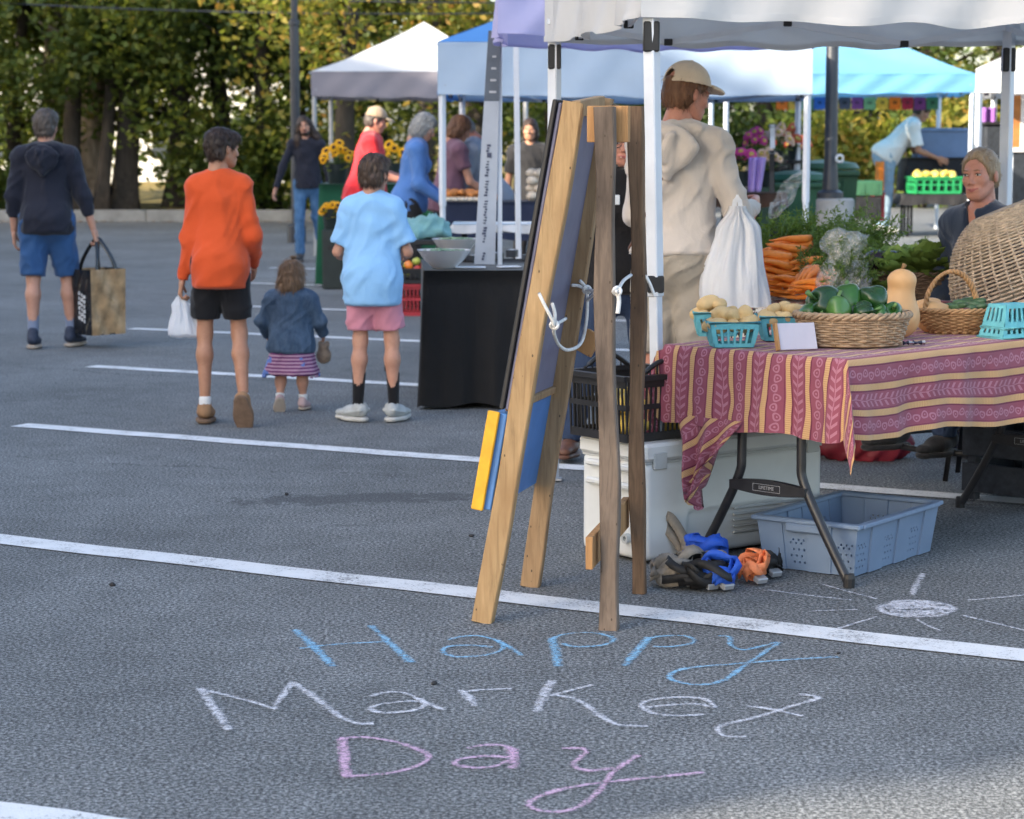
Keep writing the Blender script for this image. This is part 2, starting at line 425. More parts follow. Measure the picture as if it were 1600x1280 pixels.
# ------------------------------------------------------------------ painted bay lines
k = NB('worn_line_paint'); v = k.coord(); w1 = k.noise(v, 120, 3, 0.75); w2 = k.noise(v, 6, 3, 0.6)
fac = k.ramp(k.math('ADD', k.math('MULTIPLY', w1, 0.65), k.math('MULTIPLY', w2, 0.35)), [(0.36, (0, 0, 0)), (0.47, (1, 1, 1))])
k.set(col=k.mix(k.sep(fac)[0], (0.11, 0.11, 0.112), k.mix(w2, (0.56, 0.57, 0.58), (0.76, 0.77, 0.77))), rough=0.8, spec=0.3); k.bump(k.noise(v, 95, 3, 0.7), 0.4, 0.006); m_line = k.m
def bay_line(p0, p1, w, name='bay_line'):
    a = G(*p0); b = G(*p1); d = (b-a).normalized(); s = Vector((-d.y, d.x, 0))
    n = 30; vs = []
    for i in range(n+1):
        q = a+(b-a)*(i/n); z = float(ground_z(q.x, q.y))+0.004
        j = 0.006*math.sin(i*1.7)
        vs += [(q+s*(w/2+j)).to_tuple()[:2]+(z,), (q-s*(w/2-j)).to_tuple()[:2]+(z,)]
    mb = MB(); mb.add(vs, [(2*i, 2*i+1, 2*i+3, 2*i+2) for i in range(n)]); return kind(mb.build(name, m_line))
bay_line((-900, 741), (2100, 1083), 0.155)
bay_line((30, 665), (2200, 830), 0.145)
bay_line((142, 573), (1500, 651), 0.14)
bay_line((205, 514), (1500, 571), 0.13)
bay_line((272, 474.5), (1400, 519), 0.125)
bay_line((330, 441), (1300, 470), 0.12)
bay_line((420, 419), (1200, 437), 0.12)
bay_line((-900, 1150), (1200, 1440), 0.16)
# ------------------------------------------------------------------ chalk writing
def chalk(name, col):
    k = NB(name); v = k.coord(); g = k.noise(v, 88, 3, 0.8); g2 = k.noise(v, 14, 3, 0.6)
    uv = k.sep(k.coord('UV')); e = k.math('SUBTRACT', 1.0, k.math('POWER', k.math('ABSOLUTE', k.math('SUBTRACT', k.math('MULTIPLY', uv[0], 2), 1)), 1.6))
    a = k.ramp(k.math('ADD', k.math('ADD', k.math('MULTIPLY', g, 0.80), k.math('MULTIPLY', g2, 0.30)), k.math('MULTIPLY', e, 0.22)), [(0.61, (0.0,)*3), (0.74, (0.42,)*3), (0.88, (0.85,)*3)])
    k.set(col=col, rough=0.95, spec=0.05, alpha=k.math('MULTIPLY', k.sep(a)[0], k.math('MINIMUM', k.math('MULTIPLY', e, 2.2), 0.9))); return k.m
m_cb = chalk('chalk_blue', (0.30, 0.60, 0.84)); m_cw = chalk('chalk_white', (0.80, 0.80, 0.84)); m_cp = chalk('chalk_pink', (0.80, 0.52, 0.70))
def catmull(pts, n=8):
    pts = [Vector((p[0], p[1], 0)) for p in pts]; out = []
    for i in range(len(pts)-1):
        p0, p1, p2, p3 = pts[max(i-1, 0)], pts[i], pts[i+1], pts[min(i+2, len(pts)-1)]
        for t in range(n):
            t /= n; out.append(0.5*((2*p1)+(p2-p0)*t+(2*p0-5*p1+4*p2-p3)*t*t+(3*p1-p0-3*p2+p3)*t**3))
    return out+[pts[-1]]
def chalk_strokes(name, strokes, mat, parent, w=0.019, z=0.005):
    vs = []; fs = []; us = []
    for q, st in enumerate(strokes):
        ww = w
        if isinstance(st, tuple): st, ww = st
        P = [G(p.x, p.y) for p in catmull(st)] if len(st) > 2 else [G(st[0][0]+(st[1][0]-st[0][0])*t/10, st[0][1]+(st[1][1]-st[0][1])*t/10) for t in range(11)]
        o = len(vs); m = len(P)
        for i in range(m):
            d = (P[min(i+1, m-1)]-P[max(i-1, 0)]).normalized(); s = Vector((-d.y, d.x, 0)); hw = ww*1.5/2*(0.95+0.12*math.sin(i*0.23+q*2))
            zz = z+0.0004*q
            vs += [(P[i].x-s.x*hw, P[i].y-s.y*hw, zz), (P[i].x+s.x*hw, P[i].y+s.y*hw, zz)]; us += [0, 1]
        fs += [(o+2*i, o+2*i+1, o+2*i+3, o+2*i+2) for i in range(m-1)]
    me = bpy.data.meshes.new(name); me.from_pydata(vs, [], fs); uvl = me.uv_layers.new(name='UVMap')
    for l in me.loops: uvl.data[l.index].uv = (us[l.vertex_index], 0)
    return link(name, me, mat, parent, False)
def chalk_word(label, mat, letters, w=0.019):
    t = thing('chalk_word', label, 'chalk writing')
    for l in letters: chalk_strokes('chalk_letter', l, mat, t, w)
chalk_word('pale blue chalk word Happy on the asphalt in front of the easel', m_cb, [
    [([(460, 986), (490, 1012), (520, 1044)], 0.028), [(468, 1016), (520, 1010), (605, 1005)], ([(579, 980), (605, 1004), (642, 1038)], 0.028)],
    [[(700, 1002), (730, 996), (760, 998), (790, 1010), (815, 1027)], [(778, 1003), (786, 1016), (760, 1026), (715, 1029), (693, 1022), (700, 1013), (735, 1011), (770, 1014)]],
    [([(862, 1000), (868, 1018), (872, 1044)], 0.026), [(862, 1002), (880, 994), (920, 991), (950, 996), (958, 1003), (940, 1011), (900, 1013), (878, 1008)]],
    [([(1014, 998), (995, 1020), (975, 1043)], 0.026), [(1008, 1003), (1030, 997), (1066, 996), (1084, 1001), (1080, 1008), (1050, 1013), (1020, 1013)]],
    [[(1122, 996), (1140, 998), (1142, 1010), (1160, 1018), (1190, 1012), (1214, 1006)], [(1218, 1006), (1190, 1025), (1160, 1045), (1130, 1066), (1090, 1073), (1052, 1066), (1048, 1056), (1080, 1046), (1150, 1040), (1240, 1033), (1310, 1029)]]])
chalk_word('white chalk word Market in the middle row of the writing', m_cw, [
    [([(312, 1078), (335, 1110), (358, 1144)], 0.026), [(314, 1080), (370, 1093), (432, 1111)], ([(428, 1110), (442, 1090), (456, 1070)], 0.022), ([(456, 1069), (490, 1092), (530, 1122), (560, 1134), (584, 1134)], 0.024)],
    [[(580, 1091), (600, 1085), (630, 1085), (660, 1098), (692, 1112)], [(655, 1094), (662, 1106), (640, 1114), (600, 1117), (580, 1111), (592, 1104), (630, 1099), (655, 1099)]],
    [([(720, 1081), (732, 1092), (742, 1106)], 0.024), [(724, 1084), (750, 1081), (800, 1079)]],
    [([(862, 1066), (850, 1090), (838, 1116)], 0.027), [(860, 1090), (890, 1082), (925, 1073)], ([(868, 1089), (905, 1098), (935, 1120), (965, 1135), (1012, 1138)], 0.022)],
    [[(1010, 1108), (1050, 1104), (1090, 1103), (1116, 1108), (1100, 1095), (1060, 1092), (1020, 1096), (1002, 1104), (1020, 1117), (1060, 1121), (1100, 1119)]],
    [([(1248, 1087), (1278, 1093), (1235, 1107), (1180, 1124), (1130, 1136), (1122, 1144), (1132, 1153), (1166, 1154)], 0.020), [(1168, 1106), (1210, 1112), (1254, 1122)]]])
chalk_word('pink chalk word Day in the lowest row of the writing', m_cp, [
    [([(534, 1156), (538, 1185), (541, 1217)], 0.026), [(530, 1157), (570, 1155), (620, 1163), (655, 1175), (670, 1186), (655, 1199), (610, 1211), (538, 1217)]],
    [[(730, 1172), (760, 1167), (795, 1170), (803, 1185)], ([(799, 1172), (803, 1188), (801, 1204)], 0.032), [(795, 1192), (770, 1201), (735, 1203), (710, 1196), (722, 1189), (760, 1185), (795, 1187)]],
    [[(878, 1172), (915, 1174), (905, 1188), (895, 1199), (920, 1207), (960, 1203)], [(998, 1183), (960, 1208), (935, 1240), (905, 1264), (870, 1272), (835, 1267), (828, 1257), (850, 1245), (900, 1232), (980, 1222), (1100, 1210)]]])
t = thing('chalk_sun', 'white chalk sun with rays drawn beside the blue-grey crate', 'chalk drawing')
chalk_strokes('chalk_disc', [[(1378, 950), (1410, 941), (1460, 943), (1488, 952), (1470, 963), (1420, 966), (1385, 960), (1376, 951), (1400, 946), (1450, 947)], ([(1395, 950), (1430, 948), (1475, 952)], 0.06), ([(1390, 957), (1430, 958), (1475, 958)], 0.06), ([(1388, 947), (1430, 944), (1470, 947)], 0.05), ([(1392, 962), (1430, 963), (1465, 961)], 0.05), ([(1384, 953), (1430, 953), (1484, 954)], 0.06)], m_cw, t, 0.03)
for ry in ([(1442, 898), (1432, 916), (1425, 932)], [(1512, 940), (1560, 936), (1640, 928)], [(1505, 964), (1550, 975), (1620, 992)], [(1432, 970), (1450, 980), (1470, 988)], [(1370, 966), (1330, 978), (1304, 986)], [(1340, 955), (1300, 956), (1268, 957)], [(1370, 938), (1320, 925), (1282, 914)], [(1330, 940), (1260, 932), (1200, 924)]):
    chalk_strokes('chalk_ray', [ry], m_cw, t, 0.022 if ry[0][0] == 1442 else 0.012)
# ------------------------------------------------------------------ kerb, verge
m_kerb = M('granite_kerb', (0.27, 0.27, 0.26), 0.85, 0.18, 3, 0.5, 60)
kerb = bpy.data.objects.new('kerb', None); C.objects.link(kerb); kind(kerb); TM[kerb.name] = Matrix()
x = -34.0
while x < 34:
    L = random.uniform(1.7, 2.3); mb = MB(); z0 = float(ground_z(x+L/2, KERB_Y))
    mb.box((x+L/2, KERB_Y+0.09+random.uniform(-.008, .008), 0.075+z0), (L/2-0.006, 0.085, 0.145), None, 0.012); mb.build('kerb_stone', m_kerb, kerb); x += L
sheet('verge', -60, 60, KERB_Y+0.17, KERB_Y+60, 80, 60, lambda X, Y: 0.15+ground_z(X, Y)*0.7+0.10*np.sin(X*0.9+Y*0.6)*sstep(KERB_Y, KERB_Y+3, Y)+0.0*X, m_field)
# ------------------------------------------------------------------ unseen building added behind and left of the camera, heights set to shade the lot
m_brick = M('added_block_brick', (0.33, 0.22, 0.17), 0.9, 0.15, 2); m_glass = M('dark_window_glass', (0.05, 0.06, 0.07), 0.1, 0.05, 2, spec=0.6); m_roofing = M('roofing', (0.12, 0.12, 0.12), 0.9)
PDIR = Vector((-SDIR.y, SDIR.x, 0)); UPS = -15.0
def block(w0, w1, h, label, depth=12):
    a = SDIR*UPS+PDIR*w0; b = SDIR*UPS+PDIR*w1; c = (a+b)/2-SDIR*depth/2; R = rot3(PDIR, -SDIR, Vector((0, 0, 1)))
    t = thing('added_shade_building', label, 'building', (c.x, c.y, 0))
    MB().box((c.x, c.y, h/2-0.3), ((w1-w0)/2, depth/2, h/2), R).build('wall', m_brick, t, world=True)
    MB().box((c.x, c.y, h+0.1-0.3), ((w1-w0)/2+.15, depth/2+.15, 0.12), R).build('roof', m_roofing, t, world=True)
    n = max(1, int((w1-w0)/3.2)); fl = int(h/3.4)
    for i in range(n):
        for j in range(fl):
            p = a+PDIR*((i+0.5)*(w1-w0)/n)+SDIR*0.02; MB().box((p.x, p.y, 1.7+j*3.4), (0.6, 0.05, 0.9), R).build('window', m_glass, t, world=True)
block(3.79, 18.2, 13.9, 'long unseen brick block added to shade the lot, its end by the camera')
block(18.2, 19.8, 12.5, 'low added brick link that lets sun through between the unseen shade blocks')
block(19.8, 22.5, 13.7, 'narrow added brick shade block next to the low link')
block(22.5, 28.5, 15.7, 'added brick shade block of medium height beside the lot')
block(28.5, 31.0, 19.8, 'tall added brick shade block beyond the lot')
block(31.0, 35.0, 17.2, 'added brick shade block with the lower roof between two tall ones')
block(35.0, 42.0, 19.8, 'tallest and farthest added brick shade block beyond the lot')
# ------------------------------------------------------------------ woodland behind the kerb
def leaf_mat(name, stops, tr=0.42):
    k = NB(name); g = k.n('ShaderNodeNewGeometry'); r = g.outputs['Random Per Island']
    cc = k.ramp(r, stops); k.set(col=cc, rough=0.55, spec=0.35)
    tl = k.n('ShaderNodeBsdfTranslucent'); k.lk(k.mix(0.5, cc, (0.35, 0.40, 0.04), 'MIX'), tl.inputs[0]); mx = k.n('ShaderNodeMixShader'); mx.inputs[0].default_value = tr
    k.lk(k.b.outputs[0], mx.inputs[1]); k.lk(tl.outputs[0], mx.inputs[2]); k.lk(mx.outputs[0], k.out.inputs[0]); return k.m
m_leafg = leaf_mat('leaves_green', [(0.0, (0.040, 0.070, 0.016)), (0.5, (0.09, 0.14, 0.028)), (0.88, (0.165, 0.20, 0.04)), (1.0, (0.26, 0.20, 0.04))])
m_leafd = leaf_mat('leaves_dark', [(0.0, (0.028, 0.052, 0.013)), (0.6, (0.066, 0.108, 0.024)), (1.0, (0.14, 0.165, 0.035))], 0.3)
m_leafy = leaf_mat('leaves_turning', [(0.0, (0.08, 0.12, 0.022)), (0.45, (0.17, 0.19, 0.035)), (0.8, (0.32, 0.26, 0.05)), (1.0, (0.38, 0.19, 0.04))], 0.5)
def bark(name, c): return M(name, c, 0.9, 0.3, 14, 0.9, 40, stretch=(1, 1, 0.18))
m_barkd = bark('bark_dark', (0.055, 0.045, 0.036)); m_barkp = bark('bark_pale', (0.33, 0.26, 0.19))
def leaf_cloud(name, centers, radii, n, size, mat, parent, lob=0.9):
    centers = np.array(centers); radii = np.array(radii); w = radii.prod(1)**0.66; idx = RNG.choice(len(centers), n, p=w/w.sum())
    d = RNG.normal(size=(n, 3)); d /= np.linalg.norm(d, axis=1, keepdims=True); rr = RNG.random(n)**(1/2.2)
    P = centers[idx]+d*rr[:, None]*radii[idx]
    keep = vnoise(P*lob, 5)+0.55*vnoise(P*lob*2.7, 8) > -0.22
    P = P[keep]; n = len(P)
    a = RNG.normal(size=(n, 3)); a[:, 2] *= 0.6; a /= np.linalg.norm(a, axis=1, keepdims=True)
    b = np.cross(a, RNG.normal(size=(n, 3))); b /= np.linalg.norm(b, axis=1, keepdims=True)
    s = size*RNG.uniform(0.6, 1.35, n)[:, None]; nn = np.cross(a, b)*s*0.12
    V = np.stack([P-a*s, P+b*s*0.55+nn, P+a*s, P-b*s*0.55+nn], 1).reshape(-1, 3); Q = np.arange(4*n).reshape(-1, 4)
    return link(name, np_mesh(name, V, Q), mat, parent, False, True)
def tree(x, y, h, r, lean, label, mb_, ml, crown_r=2.2, nleaf=5000, low=1.2, size=0.085, group=None, cz=None, name='woodland_tree'):
    t = thing(name, label, 'tree', (x, y, 0.0), group=group); pts = []; rs = []
    for i in range(9):
        f = i/8; pts.append((x+lean*h*f*0.5+0.10*math.sin(f*7+x), y+0.08*math.cos(f*6+x), 0.02+h*0.8*f)); rs.append(r*(1.35 if i == 0 else 1)*(1-0.65*f))
    tk = MB(); tk.tube(pts, rs, 9); trunk = tk.build('trunk', mb_, t, True, True)
    cs = []; rd = []
    for q in range(7):
        f = random.uniform(low/h, 0.75); p = Vector(pts[min(8, int(f*10))]); a = random.uniform(0, 6.28); L = random.uniform(0.5, 1.0)*crown_r
        e = p+Vector((math.cos(a)*L, math.sin(a)*L, random.uniform(0.15, 0.6)*L)); mbb = MB(); mbb.tube([p, (p+e)/2+Vector((0, 0, .12)), e], [r*0.28, r*0.18, r*0.06], 5); mbb.build('limb', mb_, t, True, True)
        cs.append(e); rd.append((crown_r*0.55, crown_r*0.55, crown_r*0.42))
    zc = cz if cz else h*0.62
    for q in range(6): cs.append((x+random.uniform(-1, 1)*crown_r*0.8, y+random.uniform(-.8, .8)*crown_r*0.6, random.uniform(low, h))); rd.append((crown_r*0.6, crown_r*0.6, crown_r*0.5))
    cs.append((x, y, zc)); rd.append((crown_r, crown_r*0.8, h*0.4))
    leaf_cloud('crown', [tuple(c) for c in cs], rd, int(nleaf*1.55), size, ml, t); return t
def treepx(px, Y, *a, **kw):
    p = W(px, 340, Y); return tree(p.x, Y, *a, **kw)
Y0 = KERB_Y
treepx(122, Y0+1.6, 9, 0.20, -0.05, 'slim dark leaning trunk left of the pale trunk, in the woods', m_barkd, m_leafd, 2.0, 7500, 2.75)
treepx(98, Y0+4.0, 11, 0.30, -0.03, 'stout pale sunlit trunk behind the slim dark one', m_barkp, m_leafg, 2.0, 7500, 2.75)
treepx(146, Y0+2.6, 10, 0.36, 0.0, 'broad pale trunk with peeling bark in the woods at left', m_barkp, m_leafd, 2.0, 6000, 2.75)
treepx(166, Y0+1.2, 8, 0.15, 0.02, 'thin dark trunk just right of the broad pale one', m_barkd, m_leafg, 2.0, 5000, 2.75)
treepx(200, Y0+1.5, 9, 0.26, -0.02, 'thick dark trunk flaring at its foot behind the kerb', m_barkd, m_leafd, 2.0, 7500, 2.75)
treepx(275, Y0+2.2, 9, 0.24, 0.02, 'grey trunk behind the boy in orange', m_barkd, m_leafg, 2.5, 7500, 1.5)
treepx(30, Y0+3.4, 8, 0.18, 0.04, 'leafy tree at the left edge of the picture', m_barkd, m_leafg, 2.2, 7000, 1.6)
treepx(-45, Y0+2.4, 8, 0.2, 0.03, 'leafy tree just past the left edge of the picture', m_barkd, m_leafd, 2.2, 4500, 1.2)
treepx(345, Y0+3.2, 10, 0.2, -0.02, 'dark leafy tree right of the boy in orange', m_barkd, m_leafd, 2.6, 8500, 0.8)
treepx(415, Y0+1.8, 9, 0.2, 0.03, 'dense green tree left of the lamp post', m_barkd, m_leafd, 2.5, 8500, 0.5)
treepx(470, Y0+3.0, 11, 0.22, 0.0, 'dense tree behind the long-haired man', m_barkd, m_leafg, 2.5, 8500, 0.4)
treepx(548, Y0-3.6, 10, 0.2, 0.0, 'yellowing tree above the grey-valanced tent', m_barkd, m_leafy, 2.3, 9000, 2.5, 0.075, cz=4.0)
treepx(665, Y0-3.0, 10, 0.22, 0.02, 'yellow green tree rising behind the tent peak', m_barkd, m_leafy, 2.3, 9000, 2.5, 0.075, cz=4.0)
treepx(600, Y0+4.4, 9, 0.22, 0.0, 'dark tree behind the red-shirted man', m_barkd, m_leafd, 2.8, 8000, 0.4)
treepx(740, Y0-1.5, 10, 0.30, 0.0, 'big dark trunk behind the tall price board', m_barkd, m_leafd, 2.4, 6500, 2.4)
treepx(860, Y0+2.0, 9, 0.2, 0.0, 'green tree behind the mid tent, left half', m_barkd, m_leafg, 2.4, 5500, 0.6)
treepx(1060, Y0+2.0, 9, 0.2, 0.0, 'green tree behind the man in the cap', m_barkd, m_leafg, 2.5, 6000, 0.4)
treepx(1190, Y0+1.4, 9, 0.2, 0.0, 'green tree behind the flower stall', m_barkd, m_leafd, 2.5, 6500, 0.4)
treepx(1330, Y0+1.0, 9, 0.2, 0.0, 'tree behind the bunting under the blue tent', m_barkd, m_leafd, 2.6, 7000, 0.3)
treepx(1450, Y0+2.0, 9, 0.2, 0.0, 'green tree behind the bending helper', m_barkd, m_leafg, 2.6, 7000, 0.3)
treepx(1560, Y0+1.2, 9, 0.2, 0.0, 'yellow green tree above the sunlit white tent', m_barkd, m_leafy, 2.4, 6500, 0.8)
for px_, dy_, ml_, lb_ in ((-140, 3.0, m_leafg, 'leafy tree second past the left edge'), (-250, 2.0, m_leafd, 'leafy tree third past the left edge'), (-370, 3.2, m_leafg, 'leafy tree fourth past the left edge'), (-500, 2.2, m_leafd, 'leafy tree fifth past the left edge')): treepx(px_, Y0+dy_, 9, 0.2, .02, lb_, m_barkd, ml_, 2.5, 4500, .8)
# understory
for (px, Y, rx, rz, n, ml, lab) in ((8, Y0+1.4, 0.9, 0.7, 1500, m_leafd, 'low shrub at the left edge behind the kerb'), (330, Y0+1.0, 1.1, 0.9, 2200, m_leafd, 'dark shrub right of the boy in orange, behind the kerb'),
        (400, Y0+1.2, 1.2, 1.3, 3000, m_leafg, 'bushy shrub left of the lamp post'), (535, Y0+1.0, 1.3, 1.1, 2500, m_leafd, 'shrub behind the sunflower bucket'),
        (1130, Y0-1.0, 1.4, 1.2, 2500, m_leafd, 'shrub behind the pink flowers'), (1350, Y0-3.0, 1.1, 1.1, 2600, m_leafy, 'pale flowering shrub left of the bending helper'), (1440, Y0-3.5, 1.0, 1.0, 2200, m_leafg, 'shrub behind the bending helper'), (1260, Y0-1.5, 1.2, 1.0, 2200, m_leafg, 'shrub behind the wheelie bins'), (1495, Y0-4.0, 0.6, 1.2, 1500, m_leafy, 'pale leafy shrub left of the purple cloth')):
    p = W(px, 330, Y); z0 = float(ground_z(p.x, Y)); t = thing('shrub', lab, 'shrub', (p.x, Y, z0))
    st = MB()
    for q in range(5):
        a = q*1.3; st.tube([(p.x+.05*math.cos(a), Y+.05*math.sin(a), z0), (p.x+rx*.5*math.cos(a), Y+.4*math.sin(a), z0+rz)], [0.02, 0.008], 5)
    st.build('stem', m_barkd, t, True, True)
    leaf_cloud('foliage', [(p.x+random.uniform(-.5, .5)*rx, Y+random.uniform(-.4, .4), z0+rz*random.uniform(.5, 1.2)) for q in range(6)]+[(p.x, Y, z0+rz*.8)], [(rx*.6, .5, rz*.6)]*6+[(rx, .6, rz)], n, 0.085, ml, t, 1.6)
# deep wood that closes the view: a far mass of leaves
cs = []; rd = []
for i in range(62):
    x = -32+i*0.95+random.uniform(-.4, .4)
    if i % 7 == 3 and x < 0: continue
    cs.append((x, Y0+random.uniform(9, 14), random.uniform(2.6, 8.5))); rd.append((1.6, 1.6, random.uniform(1.2, 2.2)))
    if random.random() < 0.8 or x > -4: cs.append((x, Y0+random.uniform(8, 12), random.uniform(0.9, 2.2))); rd.append((1.1, 1.1, 0.9))
w = leaf_cloud('distant_wood', cs, rd, 54000, 0.14, m_leafg, None, 0.6); w['kind'] = 'stuff'
# fallen leaves along the kerb foot
n = 420; P = np.stack([RNG.uniform(-11, 3, n), KERB_Y-np.abs(RNG.normal(0, 0.25, n)), np.full(n, 0.008)], 1); a = RNG.uniform(0, 6.28, n); s = RNG.uniform(.02, .045, n)
A = np.stack([np.cos(a)*s, np.sin(a)*s, RNG.uniform(0, .02, n)], 1); B = np.stack([-np.sin(a)*s*.6, np.cos(a)*s*.6, RNG.uniform(0, .02, n)], 1)
V = np.stack([P-A, P+B, P+A, P-B], 1).reshape(-1, 3); V[:, 2] = np.abs(V[:, 2])+0.004
kind(link('leaf_litter', np_mesh('leaf_litter', V, np.arange(4*n).reshape(-1, 4)), M('dead_leaf', (0.20, 0.11, 0.05), 0.9, 0.4, 60), None, False), 'stuff')
# a white house in the sun beyond the wood
t = thing('white_house', 'white clapboard house glimpsed in the sun through the trees', 'house', (-13.5, Y0+34, 0)); mw = M('white_clapboard', (0.62, 0.62, 0.60), 0.8, 0.05)
MB().box((-13.5, Y0+34, 2.6), (6.5, 4, 2.6)).build('wall', mw, t, world=True)
mb = MB(); mb.add([(-20.3, Y0+29.6, 5.1), (-6.7, Y0+29.6, 5.1), (-6.7, Y0+38.4, 5.1), (-20.3, Y0+38.4, 5.1), (-20.3, Y0+34, 8), (-6.7, Y0+34, 8)], [(0, 1, 5, 4), (2, 3, 4, 5), (0, 4, 3), (1, 2, 5), (0, 3, 2, 1)]); mb.build('roof', m_roofing, t, world=True)
for i in range(5):
    for j in range(2): MB().box((-18.5+i*2.5, Y0+29.98, 1.6+j*2.3), (0.42, 0.03, 0.65)).build('window', m_glass, t, world=True)
# ------------------------------------------------------------------ tents
m_pole = M('white_painted_steel', (0.62, 0.66, 0.72), 0.35, 0.06, 6, spec=0.5); m_poleg = M('grey_steel', (0.34, 0.35, 0.37), 0.4, 0.08, 6, metal=0.3)
m_blackp = M('black_plastic', (0.018, 0.018, 0.02), 0.45, 0.2, 20)
def fabric(name, col, tr=0.25): return M(name, col, 0.85, 0.05, 1.6, 0.25, 5, spec=0.15, translucent=tr)
m_white_fab = fabric('white_canopy_fabric', (0.64, 0.65, 0.66)); m_grey_fab = fabric('grey_canopy_fabric', (0.27, 0.255, 0.29), 0.1); m_blue_fab = fabric('sky_blue_canopy_fabric', (0.22, 0.52, 0.78), 0.45)
m_pale_fab = fabric('pale_blue_canopy_fabric', (0.50, 0.62, 0.76), 0.3); m_lav_fab = fabric('lavender_canopy_fabric', (0.55, 0.54, 0.80), 0.3); m_blue_trim = fabric('deep_blue_trim', (0.10, 0.28, 0.62), 0.2)
def tent(label, cor, zt, drop, peak, roof, val, leg=m_pole, lw=0.045, val_mats=None, feet=None, sag=0.05, amp=0.012, brackets=True, truss=True, group=None, ps=None, legs=(0, 1, 2, 3)):
    cor = [Vector((c[0], c[1], 0)) for c in cor]; ctr = sum(cor, Vector())/4
    t = thing('canopy_tent', label, 'tent', (ctr.x, ctr.y, float(ground_z(ctr.x, ctr.y))), group=group)
    pk = ctr+Vector((0, 0, zt+peak)); ph = random.uniform(0, 6)
    for i in range(4):
        a, b = cor[i], cor[(i+1) % 4]; out = ((a+b)/2-ctr).normalized()
        def vf(u, v):
            p = a.lerp(b, u); e = min(u, 1-u)*2
            w = amp*math.sin(u*19+ph+i)*(0.3+v)+amp*0.8*math.sin(u*43+v*5+i*2)
            return p+out*(w*min(1, e*6)+0.012*0)+Vector((0, 0, zt-drop*v-0.02*math.sin(math.pi*u)*v+0.012*math.sin(u*31+i)*v*e))
        MB().grid(vf, 44, 8).build('valance', (val_mats or [val]*4)[i], t, True, True)
        def hf(u, v, v0=.93, dv=.07): return vf(u, v0+dv*v)+out*(.0035+.0015*math.sin(u*160))
        MB().grid(hf, 60, 2).build('hem', (val_mats or [val]*4)[i], t, True, True)
        MB().grid(lambda u, v: hf(u, v, .0, .06), 60, 2).build('seam', (val_mats or [val]*4)[i], t, True, True)
        def rf(u, v):
            p = a.lerp(b, u)+Vector((0, 0, zt+0.004)); q = p.lerp(pk, v)
            return q-Vector((0, 0, sag*math.sin(math.pi*v)*(0.6+0.4*math.sin(math.pi*u))+0.012*math.sin(u*14+v*9+i)*v*(1-v)*4))
        MB().grid(rf, 20, 14).build('roof_panel', roof, t, True, True)
    for i in legs:
        c = cor[i]; f = feet[i] if feet and feet[i] is not None else c
        f = Vector((f[0], f[1], float(ground_z(f[0], f[1])))); inn = (ctr-c).normalized()*0.05; top = c+Vector((inn.x, inn.y, zt-0.03)); ft = f+Vector((inn.x, inn.y, 0.006))
        lo = MB().bar(ft+(top-ft)*0.42, top, lw, lw, (ctr-c), 0.004).build('leg', leg, t, world=True)
        MB().bar(ft+Vector((0, 0, .004)), ft+(top-ft)*0.45, lw*0.8, lw*0.8, (ctr-c), 0.003).build('inner_leg', leg, lo, world=True)
        MB().box(ft+Vector((0, 0, .004)), (0.034, 0.034, 0.004)).build('foot_plate', m_poleg, lo, world=True)
        if brackets:
            p = ft+(top-ft)*((zt-drop-0.005)/zt); MB().box(p+Vector((0, 0, -0.035)), (lw*0.62, lw*0.62, 0.052), rot3(Vector((1, 0, 0)), Vector((0, 1, 0)), Vector((0, 0, 1))), 0.005).build('corner_bracket', m_blackp, lo, world=True)
            q = ft+(top-ft)*0.44; MB().box(q, (lw*0.66, lw*0.66, 0.03), None, 0.005).build('height_lock', m_poleg if not ps else m_blackp, lo, world=True)
    if truss:
        for i in range(4):
            a, b = cor[i], cor[(i+1) % 4]; mb = MB(); hng = []; n = 4; inn = (ctr-(a+b)/2).normalized()*0.06
            zl, zh = zt-drop-0.0, zt-drop+0.085
            if i == 0: zl += 0.10; zh += 0.10
            for j in range(n):
                z0, z1 = (zh, zl) if j % 2 == 0 else (zl, zh)
                p0 = a.lerp(b, j/n)+inn+Vector((0, 0, z0)); p1 = a.lerp(b, (j+1)/n)+inn+Vector((0, 0, z1)); mb.bar(p0, p1, 0.013, 0.024, (0, 0, 1))
                q0 = p0.copy(); q1 = p1.copy(); q0.z, q1.z = z1+0.16*(z1 > z0)+0.02, z0+0.16*(z0 > z1)+0.02
                hng.append(p1)
            tr_ = mb.build('truss', m_poleg if not ps else m_pole, t, world=True)
            for p1 in hng[:-1]: MB().box(p1, (0.018, 0.016, 0.014), None, 0.003).build('truss_hinge', m_blackp, tr_, world=True)
    return t
# near tent over the produce tables
NL = W(1001, 45, 7.78); FLc = W(851, 75, 9.7); FRc = W(1584, 75, 10.05); NR = NL+(FRc-FLc)
near_tent = tent('white canopy tent over the produce tables in the foreground', [NL.xy, NR.xy, FRc.xy, FLc.xy], 2.24, 0.345, 0.75, m_white_fab, m_white_fab, feet=[G(1018, 874).xy, None, None, None], amp=0.02, ps=True, sag=0.04)
